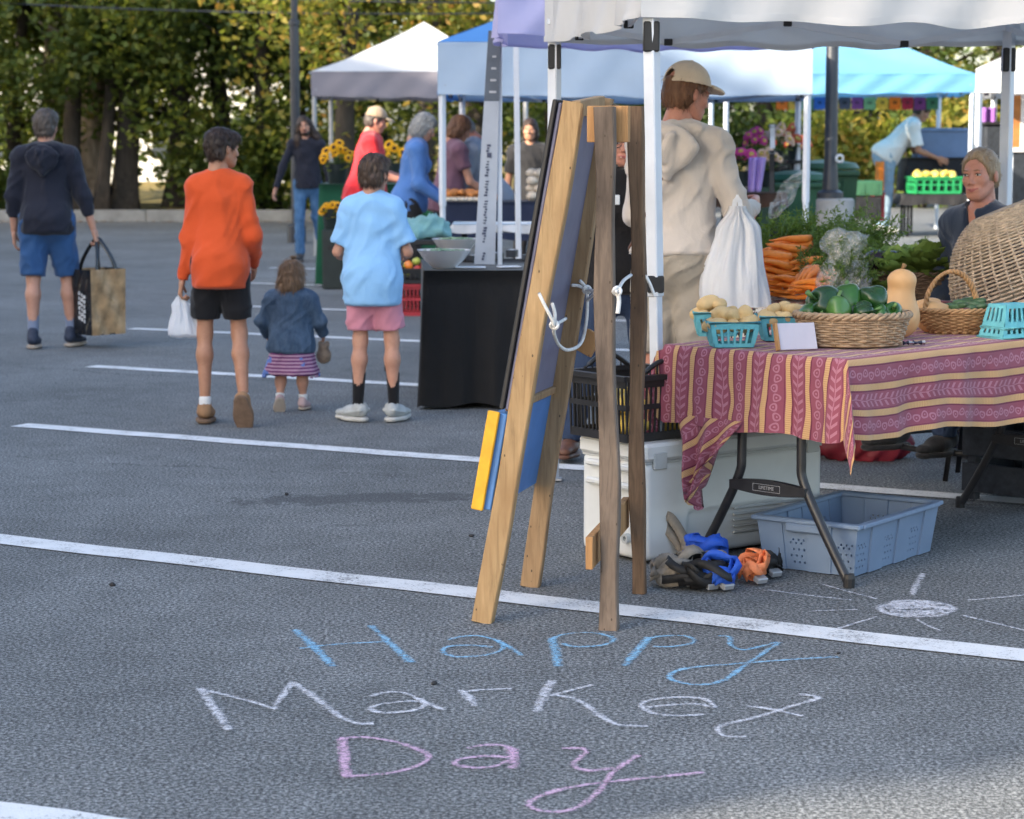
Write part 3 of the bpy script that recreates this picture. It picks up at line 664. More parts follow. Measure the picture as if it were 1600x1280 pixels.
# mid tent, valance face on, pale with a deep blue edge
def P2(px, Y): return W(px, 222, Y).xy
tent('pale blue canopy tent with deep blue left edge, in the middle', [P2(684, 18.4), P2(1268, 18.4), (P2(1268, 18.4)[0]+0.3, 21.4), (P2(684, 18.4)[0]+0.1, 21.4)], W(900, 66, 18.4).z, 0.42, 0.75, m_blue_trim, m_pale_fab, val_mats=[m_pale_fab, m_pale_fab, m_pale_fab, m_blue_trim], amp=0.01, sag=0.03, brackets=False)
tent('sky blue canopy tent with paper bunting, behind the tall lamp post', [P2(1130, 25.5), P2(1523, 25.5), (P2(1523, 25.5)[0]+0.2, 28.6), (P2(1130, 25.5)[0]+0.1, 28.6)], W(1400, 116, 25.5).z, 0.20, 0.80, m_blue_fab, m_blue_fab, amp=0.012, sag=0.12, brackets=False)
tent('sunlit white canopy tent at the right edge', [P2(1522, 19.5), (P2(1522, 19.5)[0]+2.55, 19.1), (P2(1522, 19.5)[0]+3.2, 21.9), (P2(1522, 19.5)[0]+0.75, 22.4)], W(1540, 108, 19.5).z, 0.20, 0.75, m_white_fab, m_white_fab, amp=0.01, brackets=False)
tent('white peaked canopy tent with dark grey valance, far left', [P2(487, 29), P2(826, 29), (P2(826, 29)[0], 31.7), (P2(487, 29)[0], 31.7)], W(600, 112, 29).z, 0.31, 0.70, m_white_fab, m_grey_fab, leg=m_poleg, amp=0.01, sag=0.08, brackets=False, val_mats=[m_grey_fab]*4)
# lavender tent over the black clothed table
la = P2(806, 11.9); lt = tent('lavender canopy tent corner above the black clothed table', [P2(778, 11.95), P2(1330, 12.4), (P2(1330, 12.4)[0]-0.2, 14.0), (P2(778, 11.95)[0]+0.02, 13.6)], W(806, 0, 11.9).z+0.05, 0.22, 0.6, m_lav_fab, m_lav_fab, amp=0.02, brackets=False, truss=False, legs=())
fp = G(812, 566)
MB().bar(fp+Vector((0, 0, 0.0)), W(806, 12, fp.y), 0.038, 0.038, (0, 1, 0), 0.004).build('leg', m_pole, lt, world=True)
MB().box(W(808, 428, fp.y), (0.027, 0.027, 0.02), None, 0.004).build('height_lock', m_poleg, lt, world=True)
# ------------------------------------------------------------------ sandwich-board easel
def wood(name, c, dark, warp=0.5):
    k = NB(name); v = k.map(k.coord(), (1, 1, 0.07)); g = k.noise(v, 60, 4, 0.65, warp); g2 = k.noise(k.map(k.coord(), (1, 1, 0.3)), 9, 4, 0.6); kn = k.voro(k.map(k.coord(), (1, 1, 0.45)), 5.0)
    cc = k.ramp(g, [(0.28, tuple(q*0.62 for q in c)), (0.5, c), (0.74, tuple(min(1, q*1.22) for q in c))])
    cc = k.mix(k.sep(k.ramp(g2, [(0.42, (0, 0, 0)), (0.72, (1, 1, 1))]))[0], cc, dark)
    cc = k.mix(k.sep(k.ramp(kn, [(0.035, (1, 1, 1)), (0.085, (0, 0, 0))]))[0], cc, tuple(q*0.32 for q in c))
    nl = k.voro(k.map(k.coord(), (1, 1, 0.55)), 34); cc = k.mix(k.sep(k.ramp(nl, [(0.07, (0.8,)*3), (0.10, (0, 0, 0))]))[0], cc, (0.05, 0.035, 0.025))
    k.set(col=cc, rough=0.8, spec=0.25); k.bump(g, 0.35, 0.004); return k.m
m_pine = wood('pine_lumber', (0.40, 0.265, 0.135), (0.30, 0.18, 0.085)); m_pine2 = wood('pine_lumber_dull', (0.34, 0.225, 0.125), (0.24, 0.145, 0.075)); m_weath = wood('weathered_lumber', (0.185, 0.140, 0.108), (0.060, 0.046, 0.038), 1.6); m_weath2 = wood('weathered_brown_lumber', (0.165, 0.103, 0.062), (0.065, 0.040, 0.027), 1.4); m_block = wood('cut_block_wood', (0.43, 0.24, 0.105), (0.37, 0.19, 0.08))
f1, f2, f3, f4 = G(755, 972), G(828, 916), G(954, 984), G(997, 927)
t1, t2, t3, t4 = W(897, 160, f1.y+0.02), W(944, 153, f2.y), W(943, 167, f3.y+0.04), W(996, 166, f4.y+0.02)
easel = thing('sandwich_board_easel', 'tall wooden sandwich-board easel roped together, standing on the white bay line', 'easel', ((f1+f4)/2))
dl = (f2-f1).normalized(); nl = Vector((dl.y, -dl.x, 0)); ax = (t1-f1).normalized()
for f, t_, m_, wx, nm in ((f1, t1, m_pine, 0.066, 'clean pale pine post nearest the camera'), (f2, t2, m_pine2, 0.062, 'pine post behind the chalkboard'), (f3, t3, m_weath, 0.056, 'weathered grey post nearest the camera'), (f4, t4, m_weath2, 0.046, 'weathered brown rear post')):
    mb = MB(); n = 14
    a_ = (t_-f).normalized(); sd, u = basis(a_, dl); vs = []; fs = []
    for i in range(n+1):
        p = f.lerp(t_, i/n); b_ = (0.0025 if m_ in (m_pine, m_pine2) else 0.005)
        w_, h_ = wx/2+b_*math.sin(i*1.3+f.x*9)*0.6, 0.02+b_*math.cos(i*1.7+f.x*5)*0.5; c_ = 0.004; off = sd*(b_*math.sin(i*0.7+f.y*5))
        for (x_, y_) in ((-w_+c_, -h_), (w_-c_, -h_), (w_, -h_+c_), (w_, h_-c_), (w_-c_, h_), (-w_+c_, h_), (-w_, h_-c_), (-w_, -h_+c_)): vs.append(p+off+sd*x_+u*y_)
    for i in range(n):
        for k_ in range(8): l_ = (k_+1) % 8; fs.append((i*8+k_, i*8+l_, (i+1)*8+l_, (i+1)*8+k_))
    fs.append(tuple(range(8))[::-1]); fs.append(tuple(n*8+k_ for k_ in range(8)))
    mb.add(vs, fs); o = mb.build('post', m_, easel, world=True); o['label'] = nm
def leaf_box(name, t0, t1_, e0, e1, n0, n1, mat, par=easel, **kw):
    A = f1.lerp(t1, t0); B = f1.lerp(t1, t1_); w_ = (f2-f1).length
    nn = nl-ax*nl.dot(ax); nn.normalize()
    c = (A+B)/2+dl*((e0+e1)/2)+nn*((n0+n1)/2)
    return MB().box(c, (abs(n1-n0)/2, (e1-e0)/2, (B-A).length/2), rot3(nn, dl, ax), 0.003).build(name, mat, par, world=True)
wid = (f2-f1).length
m_cbk = M('grey_violet_board_back', (0.17, 0.165, 0.23), 0.7, 0.12, 4); m_frame = M('black_frame_paint', (0.012, 0.012, 0.014), 0.5, 0.2, 20); m_bluep = M('blue_board_paint', (0.075, 0.20, 0.46), 0.55, 0.12, 5); m_yel = M('yellow_edge_paint', (0.72, 0.37, 0.015), 0.5, 0.12, 14)
cbp = leaf_box('chalkboard', 0.41, 0.995, -0.01, wid+0.005, -0.046, -0.0345, m_cbk)
for (a0, a1, e0, e1) in ((0.41, 1.0, -0.022, 0.028), (0.41, 1.0, wid-0.03, wid+0.02), (0.41, 0.44, 0.03, wid-0.032), (0.97, 1.0, 0.03, wid-0.032)):
    leaf_box('frame', a0, a1, e0, e1, -0.062, -0.0475, m_frame, easel)
lb = leaf_box('lower_board', 0.215, 0.402, -0.012, wid+0.02, -0.075, -0.0345, m_bluep)
leaf_box('yellow_edge', 0.213, 0.404, -0.03, -0.0135, -0.0935, -0.056, m_yel, easel)
leaf_box('ledge', 0.405, 0.42, 0.01, wid+0.01, -0.05, -0.0345+0.012, m_pine2)
MB().box(W(951, 194, f3.y+0.09), (0.063, 0.017, 0.054), rot3(nl, dl, Vector((0, 0, 1))), 0.002).build('spacer_block', m_block, easel, world=True)
b0 = f3+dl*(-0.07)-nl*0.052+Vector((0, 0, .245)); b1 = f4+dl*0.05-nl*0.052+Vector((0, 0, .26))
MB().bar(b0, b1, 0.022, 0.10, (0, 0, 1), 0.002).build('brace', m_block, easel, world=True)
MB().box(W(921, 536, f2.y+0.02), (0.026, 0.018, 0.04), Matrix.Rotation(0.5, 3, 'Y') @ rot3(nl, dl, Vector((0, 0, 1))), 0.002).build('brace_end', m_block, easel, world=True)
MB().bar(t1-ax*0.02+dl*0.04, t2-ax*0.02-dl*0.04, 0.03, 0.05, (0, 0, 1), 0.003).build('top_rail', m_pine2, easel, world=True)
MB().bar(t2-Vector((0, 0, .03))+dl*0.03, t4-Vector((0, 0, .03))+dl*0.03, 0.03, 0.03, (0, 0, 1), 0.003).build('hinge_bar', m_weath2, easel, world=True)
m_rope = M('white_cotton_rope', (0.72, 0.71, 0.69), 0.9, 0.1, 50, 0.6, 120)
def smooth3(pts, n=6):
    pts = [Vector(p) for p in pts]; out = []
    for i in range(len(pts)-1):
        p0, p1, p2, p3 = pts[max(i-1, 0)], pts[i], pts[i+1], pts[min(i+2, len(pts)-1)]
        for q in range(n):
            t = q/n; out.append(0.5*((2*p1)+(p2-p0)*t+(2*p0-5*p1+4*p2-p3)*t*t+(3*p1-p0-3*p2+p3)*t**3))
    return out+[pts[-1]]
rp = thing('tie_rope', 'white rope looped between the easel legs', 'rope', (f2.x, f2.y, 0)); ya, yb = f1.y-0.02, f2.y-0.055
def rope(pp, nm='strand', r=0.0056): MB().tube(smooth3([W(x, y, z) for x, y, z in pp]), r, 7).build(nm, m_rope, rp, True, True)
rope([(842, 458, ya-.02), (850, 475, ya-.03), (862, 498, ya-.02), (866, 510, ya), (866, 522, ya+.05), (874, 540, ya+.15), (889, 547, ya+.3), (908, 536, yb), (916, 505, yb), (918, 470, yb), (917, 455, yb)])
rope([(862, 472, ya), (867, 490, ya), (866, 508, ya)], 'strand'); rope([(884, 498, ya+.2), (874, 504, ya+.1), (866, 508, ya)]); rope([(892, 446, yb), (905, 447, yb), (917, 453, yb), (935, 455, yb-.1)]); rope([(905, 438, yb), (912, 445, yb), (917, 453, yb)])
rope([(935, 452, f3.y+.03), (925, 462, yb-.1), (917, 470, yb)])
rope([(986, 430, f4.y-.05), (974, 439, f4.y-.15), (965, 454, f3.y+.02), (962, 456, f3.y)]); rope([(965, 454, f3.y), (967, 470, f3.y), (965, 490, f3.y)], r=0.007)
rope([(1008, 430, f4.y), (1016, 445, f4.y), (1023, 464, f4.y)])
for (x, y, z) in ((866, 508, ya), (917, 453, yb), (964, 455, f3.y)):
    kn = MB(); c = W(x, y, z)
    kn.tube([c+Vector((0.011*math.cos(a*.9), 0.008*math.sin(a*1.7), 0.011*math.sin(a*.9))) for a in np.linspace(0, 9, 24)], 0.0055, 6); kn.build('knot', m_rope, rp, True, True)
# ------------------------------------------------------------------ folding table + cloth
P0 = Vector((1.092, 7.27, 0)); U = Vector((0.70, 0.714, 0)).normalized(); Vv = Vector((-U.y, U.x, 0)); TZ = 0.762; TL, TW = 1.83, 0.78
def T(u, v, z): return P0+U*u+Vv*v+Vector((0, 0, z))
RT = rot3(U, Vv, Vector((0, 0, 1)))
tb = thing('folding_table', 'folding table with black wishbone legs under the striped maroon cloth', 'table', T(TL/2, TW/2, 0))
m_tbl = M('grey_table_plastic', (0.55, 0.55, 0.53), 0.5); m_legm = M('black_powder_coat', (0.02, 0.02, 0.023), 0.4, 0.2, 20, spec=0.5)
MB().box(T(TL/2, TW/2, TZ-0.028), (TL/2-0.012, TW/2-0.012, 0.022), RT, 0.01).build('tabletop', m_tbl, tb, world=True)
for u in (0.055, TL-0.12):
    for (vt, vb, ze) in ((0.22, 0.015, 0.345), (0.475, 0.665, 0.345)):
        MB().tube(smooth3([T(u, vt, TZ-0.05), T(u, vt, 0.42), T(u, vt+(vb-vt)*0.06, 0.33), T(u, vt+(vb-vt)*0.5, 0.17), T(u, vb, 0.012)], 5), 0.0165, 10).build('leg', m_legm, tb, True, True)
        MB().lathe([(0.019, 0), (0.02, 0.03), (0.017, 0.045)], T(u, vb, 0.001), 10).build('leg_cap', m_blackp, tb, world=True)
    cb = MB(); n = 12; vs = []
    for i in range(n+1):
        f = i/n; v_ = 0.185+f*0.325; hh = 0.014+0.012*math.sin(math.pi*f); z_ = 0.30
        for (du, dz) in ((-0.012, -hh), (0.012, -hh), (0.012, hh), (-0.012, hh)): vs.append(T(u-0.012+du, v_, z_+dz))
    fs = [(i*4+a, i*4+(a+1) % 4, i*4+4+(a+1) % 4, i*4+4+a) for i in range(n) for a in range(4)]+[(3, 2, 1, 0), (n*4, n*4+1, n*4+2, n*4+3)]
    cbo = cb.add(vs, fs).build('crossbar', m_legm, tb, world=True)
    br = MB(); br.bar(T(u, 0.22, 0.6), T(u+(0.4 if u < 1 else -0.4), 0.34, TZ-0.05), 0.016, 0.016); br.bar(T(u, 0.475, 0.6), T(u+(0.4 if u < 1 else -0.4), 0.36, TZ-0.05), 0.016, 0.016); br.build('stay', m_legm, tb, world=True)
    cu = bpy.data.curves.new('maker_text', 'FONT'); cu.body = 'LIFETIME'; cu.size = 0.017; cu.align_x = 'CENTER'; cu.align_y = 'CENTER'; cu.extrude = 0.0004
    ob = bpy.data.objects.new('lettering', cu); dg = bpy.context.evaluated_depsgraph_get(); C.objects.link(ob); me = bpy.data.meshes.new_from_object(ob.evaluated_get(bpy.context.evaluated_depsgraph_get())); bpy.data.objects.remove(ob)
    me.transform(Matrix.Translation(T(u-0.0255, 0.3475, 0.30)) @ rot3(-Vv, Vector((0, 0, 1)), -U).to_4x4())
    link('lettering', me, M('grey_print', (0.35, 0.35, 0.36), 0.6), cbo, False)
    fr = MB()
    for (v0, z0, v1, z1) in ((0.29, 0.312, 0.405, 0.312), (0.29, 0.288, 0.405, 0.288), (0.29, 0.288, 0.29, 0.312), (0.405, 0.288, 0.405, 0.312)): fr.bar(T(u-0.0255, v0, z0), T(u-0.0255, v1, z1), 0.0012, 0.0012)
    fr.build('lettering_frame', MATS['grey_print'], cbo)
def cloth_pattern(name):
    k = NB(name); uv = k.sep(k.coord('UV')); a, c = uv[0], uv[1]      # metres along / across
    a = k.math('ADD', a, k.math('MULTIPLY', k.math('SUBTRACT', k.noise(k.coord('UV'), 9, 2), 0.5), 0.004))
    per = 0.0815
    q = k.math('DIVIDE', c, per); cell = k.math('FLOOR', q); f = k.math('FRACT', q)              # 0..1 across one band + stripe
    alt = k.math('FRACT', k.math('MULTIPLY', cell, 0.5)); isA = k.math('LESS_THAN', alt, 0.25)
    yel = k.math('MULTIPLY', k.math('GREATER_THAN', f, 0.725), k.math('LESS_THAN', f, 0.965))
    edge = k.math('MAXIMUM', k.math('LESS_THAN', k.math('ABSOLUTE', k.math('SUBTRACT', f, 0.685)), 0.022), k.math('LESS_THAN', f, 0.022))
    s_ = k.math('SUBTRACT', k.math('DIVIDE', f, 0.68), 0.5)           # -0.5..0.5 in the band
    # vine of paired leaves
    ph = k.math('FRACT', k.math('SUBTRACT', k.math('DIVIDE', a, 0.030), k.math('MULTIPLY', k.math('ABSOLUTE', s_), 1.5)))
    leaf = k.math('MULTIPLY', k.math('LESS_THAN', k.math('ABSOLUTE', k.math('SUBTRACT', ph, 0.5)), 0.19), k.math('LESS_THAN', k.math('ABSOLUTE', s_), 0.36))
    leaf = k.math('MULTIPLY', leaf, k.math('GREATER_THAN', k.math('ABSOLUTE', s_), 0.05))
    stem = k.math('LESS_THAN', k.math('ABSOLUTE', k.math('SUBTRACT', s_, k.math('MULTIPLY', k.math('SINE', k.math('MULTIPLY', a, 70)), 0.04))), 0.028)
    pa = k.math('MAXIMUM', leaf, stem)
    # chain of curls
    x2 = k.math('SUBTRACT', k.math('FRACT', k.math('DIVIDE', a, 0.034)), 0.5)
    y2 = k.math('SUBTRACT', s_, k.math('MULTIPLY', k.math('SINE', k.math('MULTIPLY', a, 92)), 0.09))
    r2 = k.math('SQRT', k.math('ADD', k.math('MULTIPLY', x2, x2), k.math('MULTIPLY', y2, k.math('MULTIPLY', y2, 3.4))))
    pb = k.math('MAXIMUM', k.math('LESS_THAN', k.math('ABSOLUTE', k.math('SUBTRACT', r2, 0.36)), 0.085), k.math('LESS_THAN', r2, 0.10))
    pb = k.math('MULTIPLY', pb, k.math('LESS_THAN', k.math('ABSOLUTE', s_), 0.40))
    pat = k.math('ADD', k.math('MULTIPLY', isA, pa), k.math('MULTIPLY', k.math('SUBTRACT', 1.0, isA), pb))
    inband = k.math('LESS_THAN', f, 0.64)
    fade = k.noise(k.coord('UV'), 7, 3)
    band = k.mix(fade, (0.225, 0.058, 0.088), (0.32, 0.098, 0.135)); lil = k.mix(fade, (0.44, 0.19, 0.26), (0.52, 0.26, 0.32))
    col = k.mix(k.math('MULTIPLY', k.math('MULTIPLY', pat, inband), 0.66), band, lil)
    col = k.mix(edge, col, (0.14, 0.03, 0.055))
    ylw = k.mix(k.math('GREATER_THAN', k.math('SINE', k.math('MULTIPLY', a, 900)), 0.4), (0.60, 0.37, 0.18), (0.48, 0.27, 0.13))
    col = k.mix(yel, col, ylw)
    wv = k.noise(k.coord('UV'), 900, 1); col = k.mix(0.25, col, k.ramp(wv, [(0.3, (0.5,)*3), (0.7, (1, 1, 1))]), 'MULTIPLY')
    k.set(col=col, rough=0.9, spec=0.12, sheen=0.15); k.bump(k.math('ADD', k.math('MULTIPLY', wv, 0.1), k.noise(k.coord('UV'), 30, 3, 0.6, 0.5)), 0.3, 0.006); return k.m
m_ctn = cloth_pattern('striped_maroon_cloth')
def table_cloth(label, T, TL, TW, TZ, de0, de1, dl0, dl1, mat, ns=110, nt=64, slope=0.0):
    ss = np.concatenate([np.linspace(-de0, 0, 18), np.linspace(0, TL, ns)[1:], np.linspace(TL, TL+de1, 12)[1:]])
    ts = np.concatenate([np.linspace(-dl0, 0, 22), np.linspace(0, TW, 30)[1:], np.linspace(TW, TW+dl1, 24)[1:]])
    vs = []; uvs = []
    for s_ in ss:
        for t_ in ts:
            u = min(max(s_, 0), TL); v = min(max(t_, 0), TW); eu = s_-u; ev = t_-v; r = math.hypot(eu, ev)
            p = T(u, v, TZ+0.004)
            if r > 0:
                if eu and ev:      # corner: a folded pleat that hangs as a point
                    ph = math.atan2(abs(ev), abs(eu)); o = 0.30*r*math.sin(2*ph)+0.012; sw = 0.055*math.sin(ph*4)*r*3
                    off = (T(1, 0, 0)-T(0, 0, 0))*math.copysign(o*math.cos(ph)+0.006, eu)+(T(0, 1, 0)-T(0, 0, 0))*math.copysign(o*math.sin(ph)+0.006, ev)
                    off += (T(1, 0, 0)-T(0, 0, 0))*sw*0.5
                    dz = r*(0.955 if ev < 0 else 0.93)
                elif eu:
                    fold = min(1, r/0.2); wv = 0.016*fold*math.sin(v*21+1.0)+0.010*fold*math.sin(v*47)+0.006*math.sin(v*90+r*20)*fold
                    off = (T(1, 0, 0)-T(0, 0, 0))*math.copysign(0.010+r*0.05+wv, eu); dz = r*0.985+0.008*math.sin(v*17)*fold
                else:
                    fold = min(1, r/0.2); wv = 0.012*fold*math.sin(u*13+.6)+0.008*fold*math.sin(u*31)
                    off = (T(0, 1, 0)-T(0, 0, 0))*math.copysign(0.010+r*0.05+wv, ev); dz = r*0.985+0.010*math.sin(u*9)*fold+slope*u*fold*(-1 if ev < 0 else 0)
                rr = min(r, 0.02)/0.02
                p = p+off*rr-Vector((0, 0, dz))
            else: p = p+Vector((0, 0, 0.0016*math.sin(u*40+v*13)*math.sin(v*29)))
            if r > .02: q_ = vnoise(np.array([[s_*11, t_*11, 1.5], [s_*27, t_*27, 4.5]]), 3); p = p+Vector((.006*q_[0]+.0025*q_[1], -.006*q_[0]-.0025*q_[1], .0))
            vs.append(p); uvs.append((s_, t_))
    nt = len(ts); fs = [(i*nt+j, (i+1)*nt+j, (i+1)*nt+j+1, i*nt+j+1) for i in range(len(ss)-1) for j in range(nt-1)]
    me = bpy.data.meshes.new('tablecloth'); me.from_pydata([tuple(p) for p in vs], [], fs); uvl = me.uv_layers.new(name='UVMap')
    for l in me.loops: uvl.data[l.index].uv = uvs[l.vertex_index]
    o = link('tablecloth', me, mat); props(o, label, 'tablecloth'); return o
table_cloth('striped maroon and yellow patterned tablecloth hanging over the near produce table', T, TL, TW, TZ, 0.275, 0.26, 0.265, 0.43, m_ctn, slope=-0.03)
# ------------------------------------------------------------------ rear produce table with a figured cloth
P0b = Vector((1.02, 9.35, 0)); Ub = Vector((0.90, 0.436, 0)).normalized(); Vb = Vector((-Ub.y, Ub.x, 0))
def T2(u, v, z): return P0b+Ub*u+Vb*v+Vector((0, 0, z))
tb2 = thing('folding_table', 'rear table carrying the carrots and greens', 'table', T2(0.9, 0.37, 0)); RT2 = rot3(Ub, Vb, Vector((0, 0, 1))); TZ2 = 0.775
MB().box(T2(0.9, 0.37, TZ2-0.03), (0.9, 0.37, 0.022), RT2, 0.01).build('tabletop', m_tbl, tb2, world=True)
for u in (0.2, 1.6):
    for v in (0.08, 0.66): MB().tube([T2(u, v, TZ2-0.05), T2(u, v, 0.0)], 0.015, 8).build('leg', m_legm, tb2, True, True)
k = NB('figured_cloth'); uv = k.coord('UV'); vv = k.voro(uv, 24, 'F1', 1); n1 = k.noise(uv, 40, 3, 0.6)
cc = k.ramp(k.sep(vv)[0], [(0.0, (0.30, 0.02, 0.03)), (0.35, (0.55, 0.50, 0.45)), (0.6, (0.02, 0.02, 0.025)), (0.85, (0.50, 0.24, 0.05))], 'CONSTANT'); cc = k.mix(k.math('GREATER_THAN', n1, 0.55), cc, (0.62, 0.58, 0.52)); k.set(col=cc, rough=0.9)
table_cloth('figured red black and cream cloth on the rear table below the carrots', T2, 1.8, 0.74, TZ2, 0.14, 0.14, 0.15, 0.14, k.m, 40)
# ------------------------------------------------------------------ people
def skin_mat(name, c):
    k = NB(name); v = k.coord(); n = k.noise(v, 14, 4, 0.6); n2 = k.noise(v, 90, 3)
    cc = k.ramp(k.math('ADD', k.math('MULTIPLY', n, 0.7), k.math('MULTIPLY', n2, 0.3)), [(0.3, (c[0]*0.86, c[1]*0.78, c[2]*0.74)), (0.7, (min(1, c[0]*1.1), c[1]*1.08, c[2]*1.06))])
    k.set(col=cc, rough=0.5, spec=0.4); k.b.inputs['Subsurface Weight'].default_value = 0.12; k.b.inputs['Subsurface Radius'].default_value = (0.012, 0.005, 0.003); k.bump(n2, 0.12, 0.003); return k.m
m_skin = skin_mat('skin_light', (0.50, 0.275, 0.195)); m_skint = skin_mat('skin_tan', (0.42, 0.22, 0.14)); m_skinr = skin_mat('skin_rosy', (0.52, 0.255, 0.19))
def hair_mat(name, c, c2):
    k = NB(name); v = k.coord(); n = k.noise(k.map(v, (1, 1, 0.25)), 70, 4, 0.7, 0.4); n0 = k.noise(v, 9, 3)
    cc = k.ramp(k.math('ADD', k.math('MULTIPLY', n, 0.65), k.math('MULTIPLY', n0, 0.35)), [(0.30, tuple(q*0.6 for q in c)), (0.52, c), (0.72, c2)])
    k.set(col=cc, rough=0.5, spec=0.4); k.bump(n, 0.5, 0.006); return k.m
m_h_dark = hair_mat('hair_dark_brown', (0.035, 0.020, 0.014), (0.075, 0.045, 0.030)); m_h_brown = hair_mat('hair_brown_streaked', (0.060, 0.036, 0.024), (0.19, 0.125, 0.085)); m_h_blond = hair_mat('hair_sandy', (0.20, 0.115, 0.06), (0.40, 0.26, 0.15))
m_h_grey = hair_mat('hair_grey', (0.30, 0.30, 0.29), (0.55, 0.55, 0.54)); m_h_gbr = hair_mat('hair_greying_brown', (0.085, 0.066, 0.055), (0.20, 0.17, 0.15)); m_h_vend = hair_mat('hair_dark_blond', (0.27, 0.19, 0.115), (0.47, 0.36, 0.24)); m_h_red = hair_mat('hair_auburn', (0.15, 0.07, 0.035), (0.27, 0.14, 0.07))
m_eye = M('eye_dark', (0.02, 0.016, 0.013), 0.15, 0.05, 5, spec=0.6); m_eyew = M('eye_white', (0.55, 0.53, 0.50), 0.3, 0.03); m_lip = M('lips', (0.42, 0.13, 0.12), 0.5, 0.08); m_brow = M('eyebrow_hair', (0.09, 0.055, 0.035), 0.8, 0.2, 60); m_teeth = M('teeth', (0.70, 0.68, 0.62), 0.3, 0.03)
V3 = lambda *a: np.array(a, float)
def nrm(v): v = np.array(v, float); return v/(np.linalg.norm(v)+1e-12)
def folds(amp, seed, fz=(11, 11, 4.2), fx=(26, 26, 16)):
    def f(V):
        Wp = V+.05*np.stack([vnoise(V*7+9, seed+1), vnoise(V*7+5, seed+2), vnoise(V*5+2, seed+4)], -1); a = 1-np.abs(vnoise(Wp*np.array(fz)+seed*3.1, seed)); c = 1-np.abs(vnoise((Wp@np.array([[.8, 0, .6], [0, 1, 0], [-.6, 0, .8]]))*np.array([17, 14, 4.8])+seed, seed+7)); b = vnoise(V*np.array(fx)+seed, seed+3)
        return np.maximum(amp*((a-0.6)*2.0+(np.clip(c, .62, 1)-.72)*4.6)+amp*0.25*b, -.004)
    return f
def join(parts):
    Vs = []; Qs = []; o = 0
    for V, Q in parts: Vs.append(V); Qs.append(Q+o); o += len(V)
    return np.concatenate(Vs), np.concatenate(Qs)
def hand_mesh(w, d, n, side, s, curl=0.5, h=0.004, spread=0.0):
    """palm + four unequal fingers + thumb from the side of the palm; d along the hand, n out of the palm, side = thumb side"""
    d = nrm(d); n = nrm(n-d*np.dot(n, d)); sv = nrm(side-d*np.dot(side, d)-n*np.dot(side, n))
    lo = w-0.17*s; hi = w+0.17*s; F = SDF(lo+d*0.07*s, hi+d*0.07*s, h)
    R = np.stack([sv, d, n], 1)
    F.cone(w-d*0.03*s, w+d*0.02*s, 0.024*s, 0.024*s, 0.01*s, flat=(n, 0.8))
    F.box(w+d*0.05*s, (0.040*s, 0.046*s, 0.0135*s), R, 0.013*s, 0.012*s)
    for i, L in enumerate((0.066, 0.076, 0.070, 0.056)):
        p = w+d*0.088*s+sv*(0.030-0.0205*i)*s; cur = curl*(0.85+0.12*i); dd = nrm(d+sv*spread*(1.5-i)*0.3)
        a = 0; r = 0.0092*s
        for q, fr in enumerate((0.46, 0.31, 0.26)):
            a += cur*(0.75 if q == 0 else 1.0); e = p+(dd*math.cos(a)+n*math.sin(a))*L*fr*s; F.cone(p, e, r, r*0.9, 0.004*s); p = e; r *= 0.9
    p = w+d*0.022*s+sv*0.030*s; dt = nrm(d*0.75+sv*0.75+n*0.35); e = p+dt*0.042*s; F.cone(p, e, 0.0135*s, 0.0105*s, 0.012*s); dt2 = nrm(d*0.95+sv*(0.35-0.4*curl)+n*(0.3+0.5*curl)); F.cone(e, e+dt2*0.034*s, 0.0105*s, 0.0085*s, 0.004*s)
    return F.mesh()
def head_field(F, c, R, s, fat=1.0, smile=0.0):
    A = lambda x, y, z: c+R@V3(x, y, z)*s
    E = lambda p, r, k=0.02, op='u': F.ell(A(*p), np.array(r)*s, R, k*s, op)
    K = lambda a, b, ra, rb, k=0.02, op='u': F.cone(A(*a), A(*b), ra*s, rb*s, k*s, None, op)
    E((0, -.016, .032), (.074, .095, .085)); E((0, .028, -.035), (.058*fat, .064, .080), .03); E((0, .060, -.090), (.026, .026, .022), .035)
    for q in (-1, 1):
        K((q*.050*fat, .0, -.05), (q*.018, .060, -.090), .018, .015, .03); E((q*.040*fat, .060, -.022), (.021, .020, .018), .03)
        E((q*.031, .104, .004), (.020, .016, .0115), .012, 'sub'); E((q*.077, -.008, -.008), (.0085, .019, .030), .006); E((q*.0120, .096, -.036), (.0078, .009, .007), .008)
    K((-.034, .083, .019), (.034, .083, .019), .0095*fat, .0095*fat, .015); K((0, .090, .006), (0, .109, -.028), .0075, .0108*fat, .012); E((0, .098, -.029), (.011*fat, .013, .009), .008)
    E((0, .087, -.058), (.030+.008*smile, .012, .006), .010); E((0, .085, -.069), (.026+.006*smile, .012, .007), .010)
def to_np(R): return np.array(R, float)
def head_rot(yaw=0, pitch=0, roll=0):
    return np.array(Matrix.Rotation(math.radians(yaw), 3, 'Z') @ Matrix.Rotation(math.radians(pitch), 3, 'X') @ Matrix.Rotation(math.radians(roll), 3, 'Y'))
